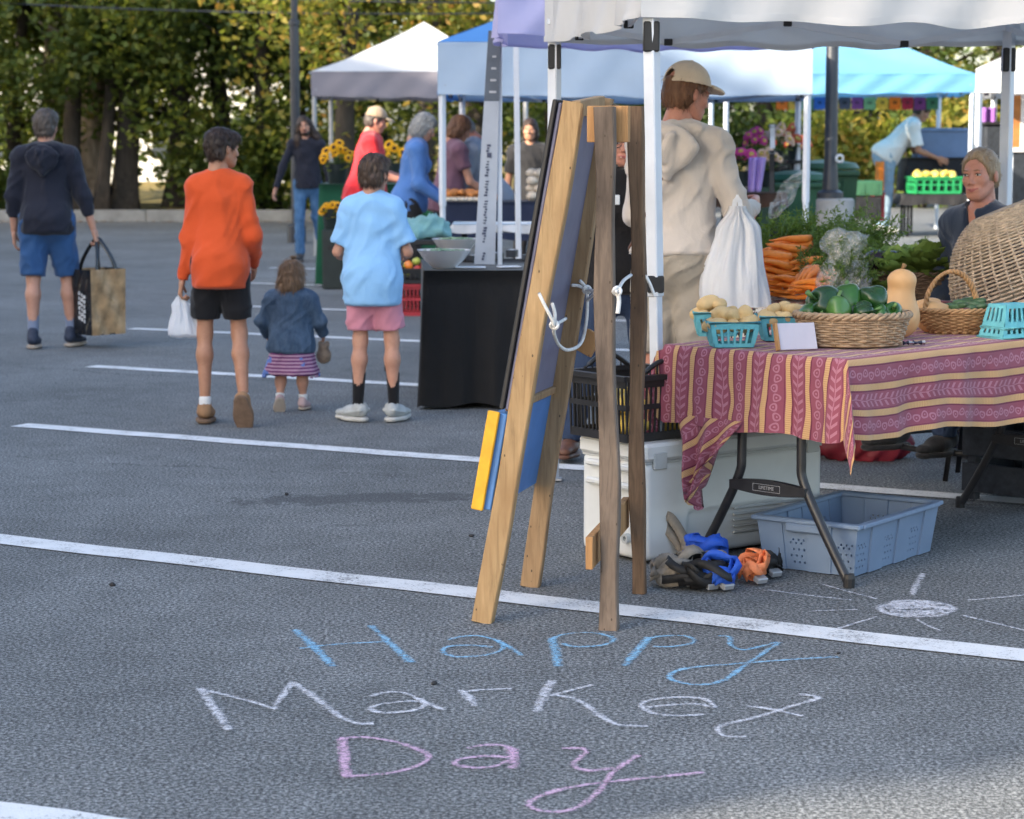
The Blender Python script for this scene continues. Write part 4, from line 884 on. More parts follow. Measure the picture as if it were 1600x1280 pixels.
def strands(V, Q, c, R, s, n, length, mat, parent, seed=1, lift=0.25, width=0.0016, flow=None, name='hair_strands'):
    rg = np.random.default_rng(seed); N = vnormals(V, Q); idx = rg.choice(len(V), min(n, len(V)*3)); P = V[idx]; nn = N[idx]
    crown = c+R@V3(0, -.045, .115)*s; fl = (P-crown) if flow is None else np.tile(flow, (len(P), 1)); fl = fl/(np.linalg.norm(fl, axis=1, keepdims=True)+1e-9)
    fl = fl+np.array([0, 0, -0.55 if flow is None else -.05])+rg.normal(0, 0.28 if flow is None else .12, fl.shape); t = fl-nn*(fl*nn).sum(1, keepdims=True); t /= np.linalg.norm(t, axis=1, keepdims=True)+1e-9
    L = length*rg.uniform(0.5, 1.15, (len(P), 1)); sd = np.cross(nn, t)*width*s*rg.uniform(0.6, 1.4, (len(P), 1))
    p0 = P-nn*0.003; p1 = P+t*L*0.5+nn*L*lift*0.35; p2 = P+t*L+nn*L*lift*0.25+np.array([0, 0, -0.15])*L
    VV = np.stack([p0-sd, p0+sd, p1+sd*0.8, p1-sd*0.8, p2], 1).reshape(-1, 3); b = np.arange(len(P))[:, None]*5
    Q2 = np.concatenate([b+np.array([[0, 1, 2, 3]]), b+np.array([[3, 2, 4, 4]])]); 
    me = bpy.data.meshes.new(name); fs = [tuple(q) if q[3] != q[2] and q[3] != q[0] or True else q for q in []]
    T1 = np.concatenate([b+np.array([[0, 1, 2]]), b+np.array([[0, 2, 3]]), b+np.array([[3, 2, 4]])])
    o = link(name, np_mesh(name, VV, T1), mat, parent, True); o['kind'] = 'stuff'; return o
def make_hair(kind_, c, R, s, mat, parent, h=0.006, seed=1, strand=1400):
    A = lambda x, y, z: c+R@V3(x, y, z)*s
    F = SDF(c-0.30*s, c+0.22*s, h) if kind_ in ('long', 'bob') else SDF(c-0.17*s, c+0.19*s, h)
    if kind_ == 'long': F = SDF(c-np.array([.22, .24, .46])*s, c+0.2*s, h)
    E = lambda p, r, k=0.02, op='u': F.ell(A(*p), np.array(r)*s, R, k*s, op)
    K = lambda a, b, ra, rb, k=0.02, op='u', fl=None: F.cone(A(*a), A(*b), ra*s, rb*s, k*s, (R@V3(*fl[0]), fl[1]) if fl else None, op)
    E((0, -.018, .034), (.082, .104, .094) if kind_ in ('pulled', 'long') else (.080, .106, .096))
    amp = 0.006; fz = (60, 60, 22)
    if kind_ in ('short', 'boy'):
        E((0, -.05, -.03), (.074, .062, .062), .03)
        if kind_ == 'boy': E((0, -.052, .040), (.077, .080, .080), .02); E((.01, .05, .075), (.062, .05, .034), .03)
        E((0, .085, -.055), (.110, .082, .112), .012, 'sub'); E((0, -.02, -.115), (.12, .14, .045), .01, 'sub')
        for q in (-1, 1): E((q*.088, .012, -.03), (.030, .034, .040), .01, 'sub')
    elif kind_ == 'thick':
        E((0, -.040, .025), (.083, .092, .094), .02); E((0, -.06, -.04), (.074, .056, .058), .03); E((.0, .04, .085), (.072, .058, .036), .03)
        E((0, .095, -.055), (.110, .080, .112), .012, 'sub'); E((0, -.02, -.125), (.12, .14, .045), .01, 'sub')
        for q in (-1, 1): E((q*.092, .022, -.04), (.026, .030, .032), .01, 'sub')
        amp = 0.009
    elif kind_ == 'bob':
        E((0, -.035, -.04), (.092, .090, .085), .04); E((0, -.045, -.085), (.078, .065, .050), .03); E((0, .092, -.05), (.066, .075, .115), .015, 'sub'); amp = 0.009
    elif kind_ == 'pulled':
        E((0, .104, -.022), (.088, .084, .108), .010, 'sub'); E((0, -.02, -.120), (.12, .14, .050), .01, 'sub'); E((0, -.108, -.030), (.042, .040, .045), .02); E((0, -.035, -.02), (.076, .07, .055), .03)
        for q in (-1, 1): E((q*.086, .0, -.035), (.024, .030, .036), .01, 'sub')
        amp = 0.003
    elif kind_ == 'long':
        E((0, -.03, -.02), (.090, .092, .085), .04)
        for q in (-1, 1): K((q*.065, -.02, -.02), (q*.115, -.01, -.17), .046, .052, .04); K((q*.115, -.01, -.17), (q*.12, .02, -.33), .052, .026, .04, 'u')
        K((0, -.07, -.05), (0, -.10, -.28), .075, .06, .04); E((0, .100, -.040), (.066, .090, .112), .012, 'sub'); amp = 0.012; fz = (45, 45, 9)
    elif kind_ == 'under_cap':
        E((0, -.05, -.03), (.080, .064, .060), .03); E((0, .085, -.055), (.110, .078, .112), .012, 'sub'); E((0, -.02, -.125), (.12, .14, .045), .01, 'sub'); F.plane(A(0, 0, .05), R@V3(0, 0, 1))
        for q in (-1, 1): E((q*.088, .016, -.03), (.026, .030, .036), .01, 'sub')
    V, Q = F.mesh(); V = relax(V, Q, 1); V = V+vnormals(V, Q)*(amp*s*(1-2*np.abs(vnoise((V-c)@R/s*np.array(fz), seed))))[:, None]
    o = link('hair', np_mesh('hair', V, Q), mat, parent, True)
    if strand: strands(V, Q, c, R, s, strand, {'long': .11, 'bob': .07, 'pulled': .035}.get(kind_, .042)*s, mat, o, seed, 0.16 if kind_ in ('boy', 'thick') else (0.02 if kind_ == 'pulled' else 0.12), flow=(R@V3(0, -1, -.2)) if kind_ == 'pulled' else None)
    return o
def make_cap(c, R, s, mat, parent, back=True, h=0.005):
    A = lambda x, y, z: c+R@V3(x, y, z)*s; F = SDF(c-0.17*s, c+0.25*s, h)
    F.ell(A(0, -.015, .042), V3(.094, .114, .104)*s, R, 0.004); F.plane(A(0, 0, .040), R@V3(0, .10, -1)/1.005)
    F.ell(A(0, -.015, .036), V3(.086, .106, .097)*s, R, 0.004, 'sub')
    if back: F.ell(A(0, -.125, .052), V3(.036, .04, .036)*s, R, 0.004, 'sub'); F.cone(A(-.04, -.112, .036), A(.04, -.112, .036), .009*s, .009*s, .004)
    cap = sdf_obj(F, 'cap', mat, parent, rl=2)
    B = SDF(c-0.2*s, c+0.26*s, h); B.ell(A(0, .10, .038), V3(.078, .085, .030)*s, R, 0.002); B.ell(A(0, .095, .020), V3(.092, .105, .033)*s, R, 0.003, 'sub'); B.plane(A(0, .085, 0), R@V3(0, -1, 0)); sdf_obj(B, 'brim', mat, cap, rl=1)
    btn = SDF(c-0.02+R@V3(0, -.015, .146)*s, c+0.02+R@V3(0, -.015, .146)*s, 0.003); btn.ell(A(0, -.015, .146), V3(.009, .009, .005)*s, R); sdf_obj(btn, 'button', mat, cap)
    return cap
def face_bits(c, R, s, parent, brow=m_brow, smile=0.0, lip=m_lip):
    A = lambda x, y, z: c+R@V3(x, y, z)*s
    def blob(name, parts, mat, h=0.0022):
        F = SDF(A(0, .09, -.02)-0.075*s, A(0, .09, -.02)+0.075*s, h*s)
        for fn in parts: fn(F)
        return sdf_obj(F, name, mat, parent)
    for q in (-1, 1):
        blob('eye', [lambda F, q=q: F.ell(A(q*.031, .0855, .0035), V3(.0130, .0085, .0046)*s, R, 0.0)], m_eyew)
        blob('iris', [lambda F, q=q: F.ell(A(q*.031, .0925, .0035), V3(.0054, .0028, .0044)*s, R, 0.0)], m_eye)
        blob('upper_lid', [lambda F, q=q: F.cone(A(q*.019, .0925, .0085), A(q*.031, .0945, .0100), .0022*s, .0024*s, .001), lambda F, q=q: F.cone(A(q*.031, .0945, .0100), A(q*.044, .0875, .0075), .0024*s, .0020*s, .001)], m_eye)
        blob('eyebrow', [lambda F, q=q: F.cone(A(q*.015, .0970, .0235), A(q*.032, .0960, .0265), .0022*s, .0026*s, .002), lambda F, q=q: F.cone(A(q*.032, .0960, .0265), A(q*.050, .0840, .0225), .0026*s, .0014*s, .002)], brow)
    w_ = .023+.009*smile; up = .006*smile
    blob('lips', [lambda F: F.cone(A(-w_, .0905, -.0630+up), A(-.004, .1000, -.0615), .0024*s, .0042*s, .002), lambda F: F.cone(A(w_, .0905, -.0630+up), A(.004, .1000, -.0615), .0024*s, .0042*s, .002), lambda F: F.cone(A(-w_*.85, .0905, -.066+up*.7), A(0, .0980, -.0695), .0026*s, .0046*s, .002), lambda F: F.cone(A(w_*.85, .0905, -.066+up*.7), A(0, .0980, -.0695), .0026*s, .0046*s, .002)], lip)
    if smile > .8: blob('teeth', [lambda F: F.cone(A(-w_*.62, .0945, -.0645), A(w_*.62, .0945, -.0645), .0034*s, .0034*s, .001)], m_teeth)
def shoe(parent, ank, fd, up, s, mat, sole, style='shoe', h=0.006, band=None):
    fd = nrm(fd); up = nrm(up-fd*np.dot(up, fd)); sd = np.cross(fd, up); R = np.stack([sd, fd, up], 1)
    A = lambda x, y, z: ank+R@V3(x, y, z)*s
    F = SDF(ank-0.24*s, ank+0.26*s, h)
    F.cone(A(0, -.035, -.035), A(0, .06, -.045), .040*s, .042*s, .02, flat=(up, .9)); F.cone(A(0, .05, -.048), A(0, .150, -.058), .042*s, .036*s, .03, flat=(up, .62)); F.cone(A(0, -.02, -.01), A(0, -.02, .015 if style == 'shoe' else -.005), .040*s, .040*s, .02)
    F.plane(A(0, 0, -.078), -up)
    if style == 'clog': F.cone(A(0, -.02, .03), A(0, -.02, -.03), .034*s, .032*s, .004, None, 'sub')
    o = sdf_obj(F, 'shoe', mat, parent, rl=1)
    B = SDF(ank-0.24*s, ank+0.26*s, h); B.cone(A(0, -.035, -.085), A(0, .05, -.085), .042*s, .040*s, .02, flat=(up, .55)); B.cone(A(0, .05, -.085), A(0, .148, -.082), .046*s, .040*s, .03, flat=(up, .5)); B.plane(A(0, 0, -.098), -up); B.plane(A(0, 0, -.072), up)
    sdf_obj(B, 'sole', sole, o, rl=1)
    if band is not None:
        S_ = SDF(ank-0.2*s, ank+0.2*s, h); S_.cone(A(-.03, -.055, -.03), A(-.046, .05, -.05), .012*s, .012*s, .01); S_.cone(A(.03, -.055, -.03), A(.046, .05, -.05), .012*s, .012*s, .01); S_.cone(A(-.032, -.058, -.028), A(.032, -.058, -.028), .012*s, .012*s, .01); sdf_obj(S_, 'heel_strap', band, o)
    return o
ADULT = dict(thigh=.245, shin=.240, ank=.047, torso=.285, neck=.060, shw=.102, hipw=.052, uarm=.172, farm=.148, hd=.945)
BOY = dict(thigh=.245, shin=.243, ank=.047, torso=.272, neck=.060, shw=.086, hipw=.050, uarm=.170, farm=.150, hd=.82)
TOT = dict(thigh=.190, shin=.165, ank=.055, torso=.300, neck=.050, shw=.112, hipw=.062, uarm=.150, farm=.130, hd=.75)
def person(label, loc, heading, H, pr=ADULT, w=1.0, lean=(0, .03, 1), head=(0, 0, 0), armL=((-.2, 0, -1), (-.1, .1, -1)), armR=((.2, 0, -1), (.1, .1, -1)), legL=((-.04, .02, -1), (-.02, 0, -1)), legR=((.04, .02, -1), (.02, 0, -1)),
           skin=m_skin, top=None, bottom=None, shoes=None, socks=None, hair=None, cap=None, face=False, smile=0.0, hands=(0.5, 0.5), h=0.012, palm=None, footdir=None, belly=0.0, seed=1, group=None, base=0.0, strand=1400, skirt=None, fat=1.0, brow=None):
    rz = math.radians(heading); t = thing('person', label, 'person', (loc[0], loc[1], base), rz, group)
    S = H/1.75; sw = S*w; up = V3(0, 0, 1)
    ln = nrm(lean); pel = V3(0, 0, 0); nb = pel+ln*pr['torso']*H; rt = V3(1, 0, 0); fw = nrm(np.cross(ln, rt))*-1
    fw = nrm(np.cross(ln, rt)); fw = fw if fw[1] > 0 else -fw
    J = {}
    for sd, q, arm, leg in (('L', -1, armL, legL), ('R', 1, armR, legR)):
        J['sh'+sd] = nb+rt*q*pr['shw']*H*w-ln*.022*H; J['el'+sd] = J['sh'+sd]+nrm(arm[0])*pr['uarm']*H; J['wr'+sd] = J['el'+sd]+nrm(arm[1])*pr['farm']*H
        J['hp'+sd] = pel+rt*q*pr['hipw']*H*w; J['kn'+sd] = J['hp'+sd]+nrm(leg[0])*pr['thigh']*H; J['an'+sd] = J['kn'+sd]+nrm(leg[1])*pr['shin']*H
    hs = pr['hd']*(1.0 if pr is not TOT else 1.0)*(H/1.75)**(0.35 if pr is ADULT else 0.0); Rh = head_rot(*head)
    hc = nb+nrm(ln+up*.6)*pr['neck']*H+Rh@V3(0, .022, .085)*hs
    lowest = min(J['anL'][2], J['anR'][2]) if not footdir or True else 0
    off = V3(0, 0, .0995*S*(1.03 if pr is not TOT else .98)*((shoes or {}).get('scale', 1))-lowest+0.003)
    for k_ in J: J[k_] = J[k_]+off
    pel = pel+off; nb = nb+off; hc = hc+off
    wa = pel+(nb-pel)*.36; chs = pel+(nb-pel)*.74
    allp = np.array(list(J.values())+[hc, nb, pel]); lo = allp.min(0)-.24*S; hi = allp.max(0)+.26*S
    flat = (fw, .70)
    def torso(F, e, cut=None, k=.05):
        F.cone(pel+ln*.0, wa, (.146+e)*sw, (.126+e+belly*.2)*sw, k, (fw, .72+belly), cut=cut); F.cone(wa, chs, (.126+e+belly*.2)*sw, (.142+e)*sw, k, (fw, .68+belly*.5), cut=cut)
    def shoulders(F, e, k=.05):
        F.cone(J['shL'], J['shR'], (.048+e*.7)*sw, (.048+e*.7)*sw, k); F.cone(chs, nb-ln*.05*S, (.13+e)*sw, (.085+e)*sw, k, (fw, .68))
        for sd in 'LR': F.cone(nb+ln*.005, J['sh'+sd]+ln*.012*S, (.050+e)*sw, (.046+e)*sw, k)
    # bare body: one mesh of trunk, limbs, neck, head and hands
    F = SDF(lo, hi, h); torso(F, 0); shoulders(F, 0)
    F.cone(nb-ln*.03, hc+Rh@V3(0, -.02, -.05)*hs, .056*hs*(.9 if pr is not ADULT else w**.5), .050*hs, .03)
    for sd in 'LR':
        q = -1 if sd == 'L' else 1
        F.cone(J['sh'+sd], J['el'+sd], .047*sw, .037*sw, .03); m_ = J['el'+sd]+(J['wr'+sd]-J['el'+sd])*.28; F.cone(J['el'+sd], m_, .036*sw, .039*sw, .02); F.cone(m_, J['wr'+sd], .039*sw, .0255*sw, .02)
        F.cone(J['hp'+sd], J['kn'+sd], .082*sw, .052*sw, .04); cf = J['kn'+sd]+(J['an'+sd]-J['kn'+sd])*.30-fw*.012*S; F.cone(J['kn'+sd], cf, .050*sw, .054*sw, .03); F.cone(cf, J['an'+sd], .054*sw, .034*sw, .03)
        F.ell(pel+rt*q*.065*S*w-fw*.055*S-ln*.02, V3(.085, .085, .10)*sw, None, .05)
    B = [F.mesh()]; B[0] = (relax(B[0][0], B[0][1], 1), B[0][1])
    Fh = SDF(hc-.20*hs, hc+.19*hs, .0055*hs if face else .007*hs); head_field(Fh, hc, Rh, hs, fat, smile); Fh.cone(hc+Rh@V3(0, -.025, -.05)*hs, hc+Rh@V3(0, -.04, -.16)*hs, .052*hs, .054*hs, .02); B.append(Fh.mesh())
    for sd, q in (('L', -1), ('R', 1)):
        cu = hands[0 if sd == 'L' else 1]
        if cu is None: continue
        d_ = nrm(J['wr'+sd]-J['el'+sd]); pn = V3(-q, 0.15, 0) if not palm or palm.get(sd) is None else V3(*palm[sd]); sv = np.cross(d_, pn)*1.0; sv = sv if np.dot(sv, fw) > 0 else -sv
        if palm and palm.get(sd+'t') is not None: sv = V3(*palm[sd+'t'])
        B.append(hand_mesh(J['wr'+sd], d_, pn, sv, S*(1.0 if pr is ADULT else .97)*(1.0 if pr is not TOT else .95), cu, .0042 if face or h < .0125 else .0055))
    V, Q = join(B); body = link('body', np_mesh('body', V, Q), skin, t, True)
    # clothes
    if top:
        e = top.get('ease', .016)/1.0; F = SDF(lo, hi, h); hem = pel-ln*top.get('hem', .05)*S; hp_ = (hem, -ln)
        torso(F, e, hp_); shoulders(F, e*.8); 
        F.cone(hem+ln*.0, pel+ln*.08*S, (.150+e+top.get('flare', .004))*sw, (.146+e)*sw, .05, (fw, .78+belly), cut=hp_)
        for q in (-1, 1): F.ell(pel+rt*q*.065*S*w-fw*.052*S-ln*.02, (V3(.085, .082, .10)+e*1.0+.010)*sw, None, .05, cut=[(hem, -ln)])
        F.cone(hem-ln*.06-fw*.012*S, pel+ln*.0-fw*.012*S, (.154+e)*sw, (.150+e)*sw, .04, (fw, .96+belly), cut=hp_)
        if top.get('bust'): 
            for q in (-1, 1): F.ell(chs+fw*.085*S+rt*q*.07*S*w-ln*.03, V3(.075, .06, .07)*sw, None, .05)
        sl_ = top.get('sleeve', 1.0); ea = e*.5
        for sd in 'LR':
            if sl_ <= 1.0 and sl_ < .99 and sl_ <= .5:      # short sleeve
                en = J['sh'+sd]+(J['el'+sd]-J['sh'+sd])*(sl_*2); ww_ = top.get('cuff', .062); F.cone(J['sh'+sd], en, (.050+ea)*sw, ww_*sw, .035, cut='b')
                dn = nrm(en-J['sh'+sd]); F.cone(en-dn*.012*S, en+dn*.03, (ww_-.022)*sw, (ww_-.022)*sw, .003, None, 'sub', 'ab')
            else:
                F.cone(J['sh'+sd], J['el'+sd], (.048+ea)*sw, (.046+ea)*sw, .035); f_ = (sl_-.5)*2; en = J['el'+sd]+(J['wr'+sd]-J['el'+sd])*min(f_, 1.02); F.cone(J['el'+sd], en, (.046+ea)*sw, (.031+ea*.8)*sw, .03, cut='b')
        F.cone(nb-ln*.02, nb+ln*.022*S+fw*.01, (.066+e*.4)*sw, (.060+e*.4)*sw, .03, cut='b'); F.cone(nb+ln*.0, nb+ln*.05*S+fw*.01, .056*sw, .056*sw, .005, None, 'sub')
        if top.get('skirt'):
            a0, a1, r0, r1 = top['skirt']; F.cone(pel+ln*a0*S, pel-up*a1*S, r0*sw, r1*sw, .03, (fw, .85), cut='b')
        if top.get('hood'):
            hb_ = fw*(e+.004)*S*.9; F.ell(nb-fw*.122*S-hb_-ln*.055*S, V3(.122, .034, .100)*S, None, .03); F.cone(nb-fw*.118*S-hb_-ln*.06*S, nb-fw*.125*S-hb_-ln*.175*S, .050*S, .020*S, .03); F.cone(nb-fw*.165*S-hb_-ln*.0*S+rt*.03*S, nb-fw*.165*S-hb_-ln*.11*S, .016*S, .012*S, .012); F.cone(nb-fw*.165*S-hb_-ln*.0*S-rt*.03*S, nb-fw*.165*S-hb_-ln*.11*S, .016*S, .012*S, .012)
            pr_ = [nb+fw*.075*S+rt*.035*S-ln*.03*S, nb+fw*.03*S+rt*.085*S+ln*.012*S, nb-fw*.055*S+rt*.088*S+ln*.03*S, nb-fw*.105*S+ln*.035*S, nb-fw*.055*S-rt*.088*S+ln*.03*S, nb+fw*.03*S-rt*.085*S+ln*.012*S, nb+fw*.075*S-rt*.035*S-ln*.03*S]
            for a_, b_ in zip(pr_[:-1], pr_[1:]): F.cone(a_, b_, .026*S, .026*S, .025)
        if top.get('collar'): 
            F.cone(nb-ln*.01, nb+ln*.055*S+fw*.02*S, .074*S, .070*S, .02, cut='b'); F.cone(nb+ln*.0, nb+ln*.09*S+fw*.025*S, .060*S, .062*S, .005, None, 'sub'); F.ell(nb+fw*.085*S+ln*.02*S, V3(.026, .05, .075)*S, None, .01, 'sub')
        V, Q = F.mesh(); V = relax(V, Q, 1); N_ = vnormals(V, Q); V = V+N_*(folds(top.get('fold', .008)*S, seed)(V)*np.clip(1-1.5*np.abs(N_@ln), 0, 1))[:, None]
        tp = link(top.get('name', 'shirt'), np_mesh('top', V, Q), top['mat'], t, True)
    if bottom:
        e = bottom.get('ease', .014); F = SDF(lo, hi, h); waist = (pel+ln*.10*S, ln)
        F.cone(pel-ln*.02, wa, (.150+e*.8)*sw, (.136+e*.8)*sw, .04, (fw, .76+belly), cut=waist); L_ = bottom.get('len', 1.0)
        for sd in 'LR':
            q = -1 if sd == 'L' else 1
            F.ell(pel+rt*q*.065*S*w-fw*.055*S-ln*.02, (V3(.085, .085, .10)+e*.8)*sw, None, .05)
            f_ = min(L_*2, 1.0); en = J['hp'+sd]+(J['kn'+sd]-J['hp'+sd])*f_; rk = (.084+e)+(.054+e-.084-e)*f_
            if L_ <= .56:
                rr_ = bottom.get('cuff', rk+.014)*sw; en = J['hp'+sd]+(J['kn'+sd]-J['hp'+sd])*(L_*2); F.cone(J['hp'+sd], en, (.086+e)*sw, rr_, .035, cut='b'); dn = nrm(en-J['hp'+sd]); F.cone(en-dn*.01*S, en+dn*.04, rr_-.024*S, rr_-.024*S, .003, None, 'sub', 'ab')
            else:
                F.cone(J['hp'+sd], J['kn'+sd], (.084+e)*sw, (.058+e)*sw, .04); en = J['kn'+sd]+(J['an'+sd]-J['kn'+sd])*min(1.04, (L_-.5)*2*1.04); F.cone(J['kn'+sd], en, (.058+e)*sw, bottom.get('cuff', .048+e)*sw, .03, cut='b')
        V, Q = F.mesh(); V = relax(V, Q, 1); N_ = vnormals(V, Q); V = V+N_*(folds(bottom.get('fold', .007)*S, seed+5)(V)*np.clip(1-1.5*np.abs(N_[:, 2]), 0, 1))[:, None]
        link(bottom.get('name', 'trousers'), np_mesh('bottom', V, Q), bottom['mat'], t, True)
    if skirt:
        F = SDF(lo, hi, h); F.cone(pel+ln*skirt[1]*S, pel-up*skirt[2]*S, skirt[3]*S, skirt[4]*S, .03, (fw, .85), cut='b'); F.cone(pel-up*(skirt[2]-.03)*S, pel-up*(skirt[2]+.05)*S, (skirt[4]-.02)*S, (skirt[4]-.03)*S, .004, None, 'sub', 'ab')
        sdf_obj(F, 'dress', skirt[0], t, disp=folds(.012*S, seed+9, (30, 30, 3)))
    if socks:
        for sd in 'LR':
            F = SDF(J['an'+sd]-.12*S, J['an'+sd]+.26*S, h*.7); kn = J['kn'+sd]; a = J['an'+sd]; tp_ = a+(kn-a)*socks[1]; F.cone(a-nrm(kn-a)*.02, tp_, .039*sw, socks[2]*sw, .01, cut='b'); sdf_obj(F, 'sock', socks[0], t)
    if shoes:
        for sd in 'LR':
            fd = (footdir or {}).get(sd, ((-.12 if sd == 'L' else .12), 1, 0)); fd = nrm(fd); shin = nrm(J['kn'+sd]-J['an'+sd]); upv = up if abs(fd[2]) < .15 else shin
            shoe(t, J['an'+sd]+V3(0, 0, 0), fd, upv, S*(1.03 if pr is not TOT else .98)*shoes.get('scale', 1), shoes['mat'], shoes['sole'], shoes.get('style', 'shoe'), .0065 if h < .013 else .009, shoes.get('strap'))
    hr = make_hair(hair[0], hc, Rh, hs, hair[1], t, .006*hs if h < .0135 else .008, seed, strand) if hair else None
    if cap: make_cap(hc, Rh, hs, cap[0], t, cap[1])
    if face: face_bits(hc, Rh, hs, t, smile=smile, brow=brow or m_brow)
    INFO = dict(J=J, hc=hc, hs=hs, Rh=Rh, nb=nb, pel=pel, chs=chs, fw=fw, ln=ln, rt=rt, S=S, t=t, wa=wa)
    Mt = TM[t.name]; INFO['w'] = lambda p: Mt @ Vector(p)
    return INFO
c_navy = cloth_mat('navy_jersey', (0.016, 0.018, 0.030)); c_bshort = cloth_mat('blue_shorts_cotton', (0.030, 0.085, 0.21)); c_orange = cloth_mat('orange_jersey', (0.62, 0.085, 0.022), 0.06); c_black = cloth_mat('black_cotton', (0.010, 0.010, 0.012)); c_ltblue = cloth_mat('light_blue_tee', (0.26, 0.50, 0.80), 0.05); c_pink = cloth_mat('pink_shorts_cotton', (0.56, 0.23, 0.30), 0.12)
c_red = cloth_mat('red_tee', (0.60, 0.03, 0.04)); c_blues = cloth_mat('blue_sweater', (0.08, 0.19, 0.47)); c_mauve = cloth_mat('mauve_vest', (0.17, 0.09, 0.13)); c_greys = cloth_mat('grey_shirt', (0.30, 0.34, 0.42)); c_beige = cloth_mat('beige_fleece', (0.50, 0.452, 0.415), 0.05, 0.3, 0.95, 0.35); c_taupe = cloth_mat('taupe_shorts_cotton', (0.32, 0.285, 0.24)); c_white = cloth_mat('white_tee', (0.80, 0.79, 0.77)); c_fleece = cloth_mat('navy_fleece', (0.022, 0.034, 0.062), 0.15, 0.3, 0.95, 0.4); c_dark = cloth_mat('charcoal_cotton', (0.025, 0.025, 0.028)); c_cap = cloth_mat('beige_cap_twill', (0.64, 0.54, 0.41)); c_cap2 = cloth_mat('tan_cap_twill', (0.38, 0.28, 0.19))
def denim(name, c, c2):
    k = NB(name); v = k.coord(); n = k.noise(v, 7, 4, 0.65); n2 = k.noise(k.map(v, (1, 1, 0.4)), 30, 4, 0.65, 0.6); n3 = k.noise(v, 300, 2)
    k.set(col=k.ramp(k.math('ADD', k.math('MULTIPLY', n, 0.4), k.math('ADD', k.math('MULTIPLY', n2, 0.4), k.math('MULTIPLY', n3, 0.2))), [(0.34, c), (0.66, c2)]), rough=0.85, spec=0.2); k.bump(n2, 0.4, 0.02); return k.m
c_jean = denim('blue_jeans', (0.030, 0.085, 0.19), (0.10, 0.21, 0.38)); c_jean_d = denim('dark_jeans', (0.018, 0.03, 0.07), (0.05, 0.08, 0.15)); c_jean_l = denim('pale_jeans', (0.20, 0.32, 0.44), (0.36, 0.48, 0.58)); c_djack = denim('denim_jacket_cloth', (0.030, 0.055, 0.095), (0.12, 0.18, 0.27))
m_tan_suede = M('tan_suede', (0.30, 0.17, 0.09), 0.9, 0.12, 12); m_tan_sole = M('brown_rubber_sole', (0.16, 0.10, 0.065), 0.8, 0.15, 30); m_wsole = M('white_rubber_sole', (0.50, 0.49, 0.46), 0.7, 0.1, 30); m_grey_foam = M('grey_foam_clog', (0.40, 0.42, 0.42), 0.6, 0.08, 14); m_navyshoe = M('navy_mesh_shoe', (0.03, 0.04, 0.07), 0.7, 0.2, 40); m_tansole = M('pale_tan_sole', (0.40, 0.33, 0.27), 0.8); m_brownleather = M('brown_leather', (0.12, 0.055, 0.035), 0.55, 0.2, 20)
s_grey = cloth_mat('grey_blue_socks', (0.20, 0.24, 0.34)); s_white = cloth_mat('white_socks', (0.72, 0.72, 0.72)); s_black = cloth_mat('black_socks', (0.010, 0.010, 0.012))
PE = {}
a = G(78, 543)
PE['woman'] = person('person in navy hoodie and blue shorts walking away with a black and tan shopping bag', a.xy, 2, 1.70, w=.97, lean=(0, .05, 1), head=(-8, -6, 0), armL=((-.24, -.05, -1), (-.02, .12, -1)), armR=((.32, 0, -1), (.28, .08, -1)),
    legL=((-.03, -.10, -1), (.0, -.16, -1)), legR=((.10, .16, -1), (.06, -.05, -1)), footdir={'L': (-.05, 1, 0), 'R': (.35, 1, 0)}, skin=m_skin, top=dict(name='hoodie', mat=c_navy, ease=.028, hem=.095, sleeve=.80, hood=True, fold=.009), bottom=dict(name='shorts', mat=c_bshort, len=.49, ease=.03, cuff=.094, fold=.009),
    shoes=dict(mat=m_navyshoe, sole=m_tansole), socks=(s_grey, .36, .046), hair=('thick', m_h_gbr), hands=(.45, .95), seed=3, h=.0135)
a = G(348, 661)
PE['orange'] = person('boy in orange long-sleeved shirt and black shorts carrying a small white plastic bag', a.xy, 0, 1.555, BOY, w=.86, lean=(0, .04, 1), head=(-52, -6, 0), armL=((-.16, -.02, -1), (-.20, .06, -1)), armR=((.26, -.1, -1), (-.10, .75, -.75)),
    legL=((-.06, .06, -1), (.0, -.10, -1)), legR=((.07, .03, -1), (.10, -.42, -1)), footdir={'L': (-.05, 1, 0), 'R': (.12, .28, -1)}, skin=m_skint, top=dict(name='long_sleeved_shirt', mat=c_orange, ease=.019, hem=.150, sleeve=1.0, fold=.008), bottom=dict(name='shorts', mat=c_black, len=.40, ease=.02, cuff=.098, fold=.006),
    shoes=dict(mat=m_tan_suede, sole=m_tan_sole, style='clog', scale=1.04), socks=(s_white, .12, .044), hair=('boy', m_h_dark), hands=(.9, .6), seed=5, h=.0115, strand=2600)
a = G(584, 659)
PE['blue'] = person('boy in light blue t-shirt, pink shorts and black socks', a.xy, -4, 1.395, BOY, w=.90, lean=(0, .03, 1), head=(-20, -10, 0), armL=((-.34, -.02, -1), (.15, .95, -.25)), armR=((.34, -.02, -1), (-.15, .95, -.1)),
    legL=((-.02, .04, -1), (-.04, -.06, -1)), legR=((.10, .06, -1), (.03, -.06, -1)), footdir={'L': (-.85, .75, 0), 'R': (.35, 1, 0)}, skin=m_skin, top=dict(name='t_shirt', mat=c_ltblue, ease=.034, hem=.185, sleeve=.42, cuff=.084, fold=.0085, flare=.012), bottom=dict(name='shorts', mat=c_pink, len=.42, ease=.024, cuff=.100),
    shoes=dict(mat=m_grey_foam, sole=m_wsole, style='clog', strap=m_grey_foam, scale=1.1), socks=(s_black, .52, .052), hair=('thick', m_h_brown), hands=(.6, .6), seed=8, h=.0115, strand=2600)
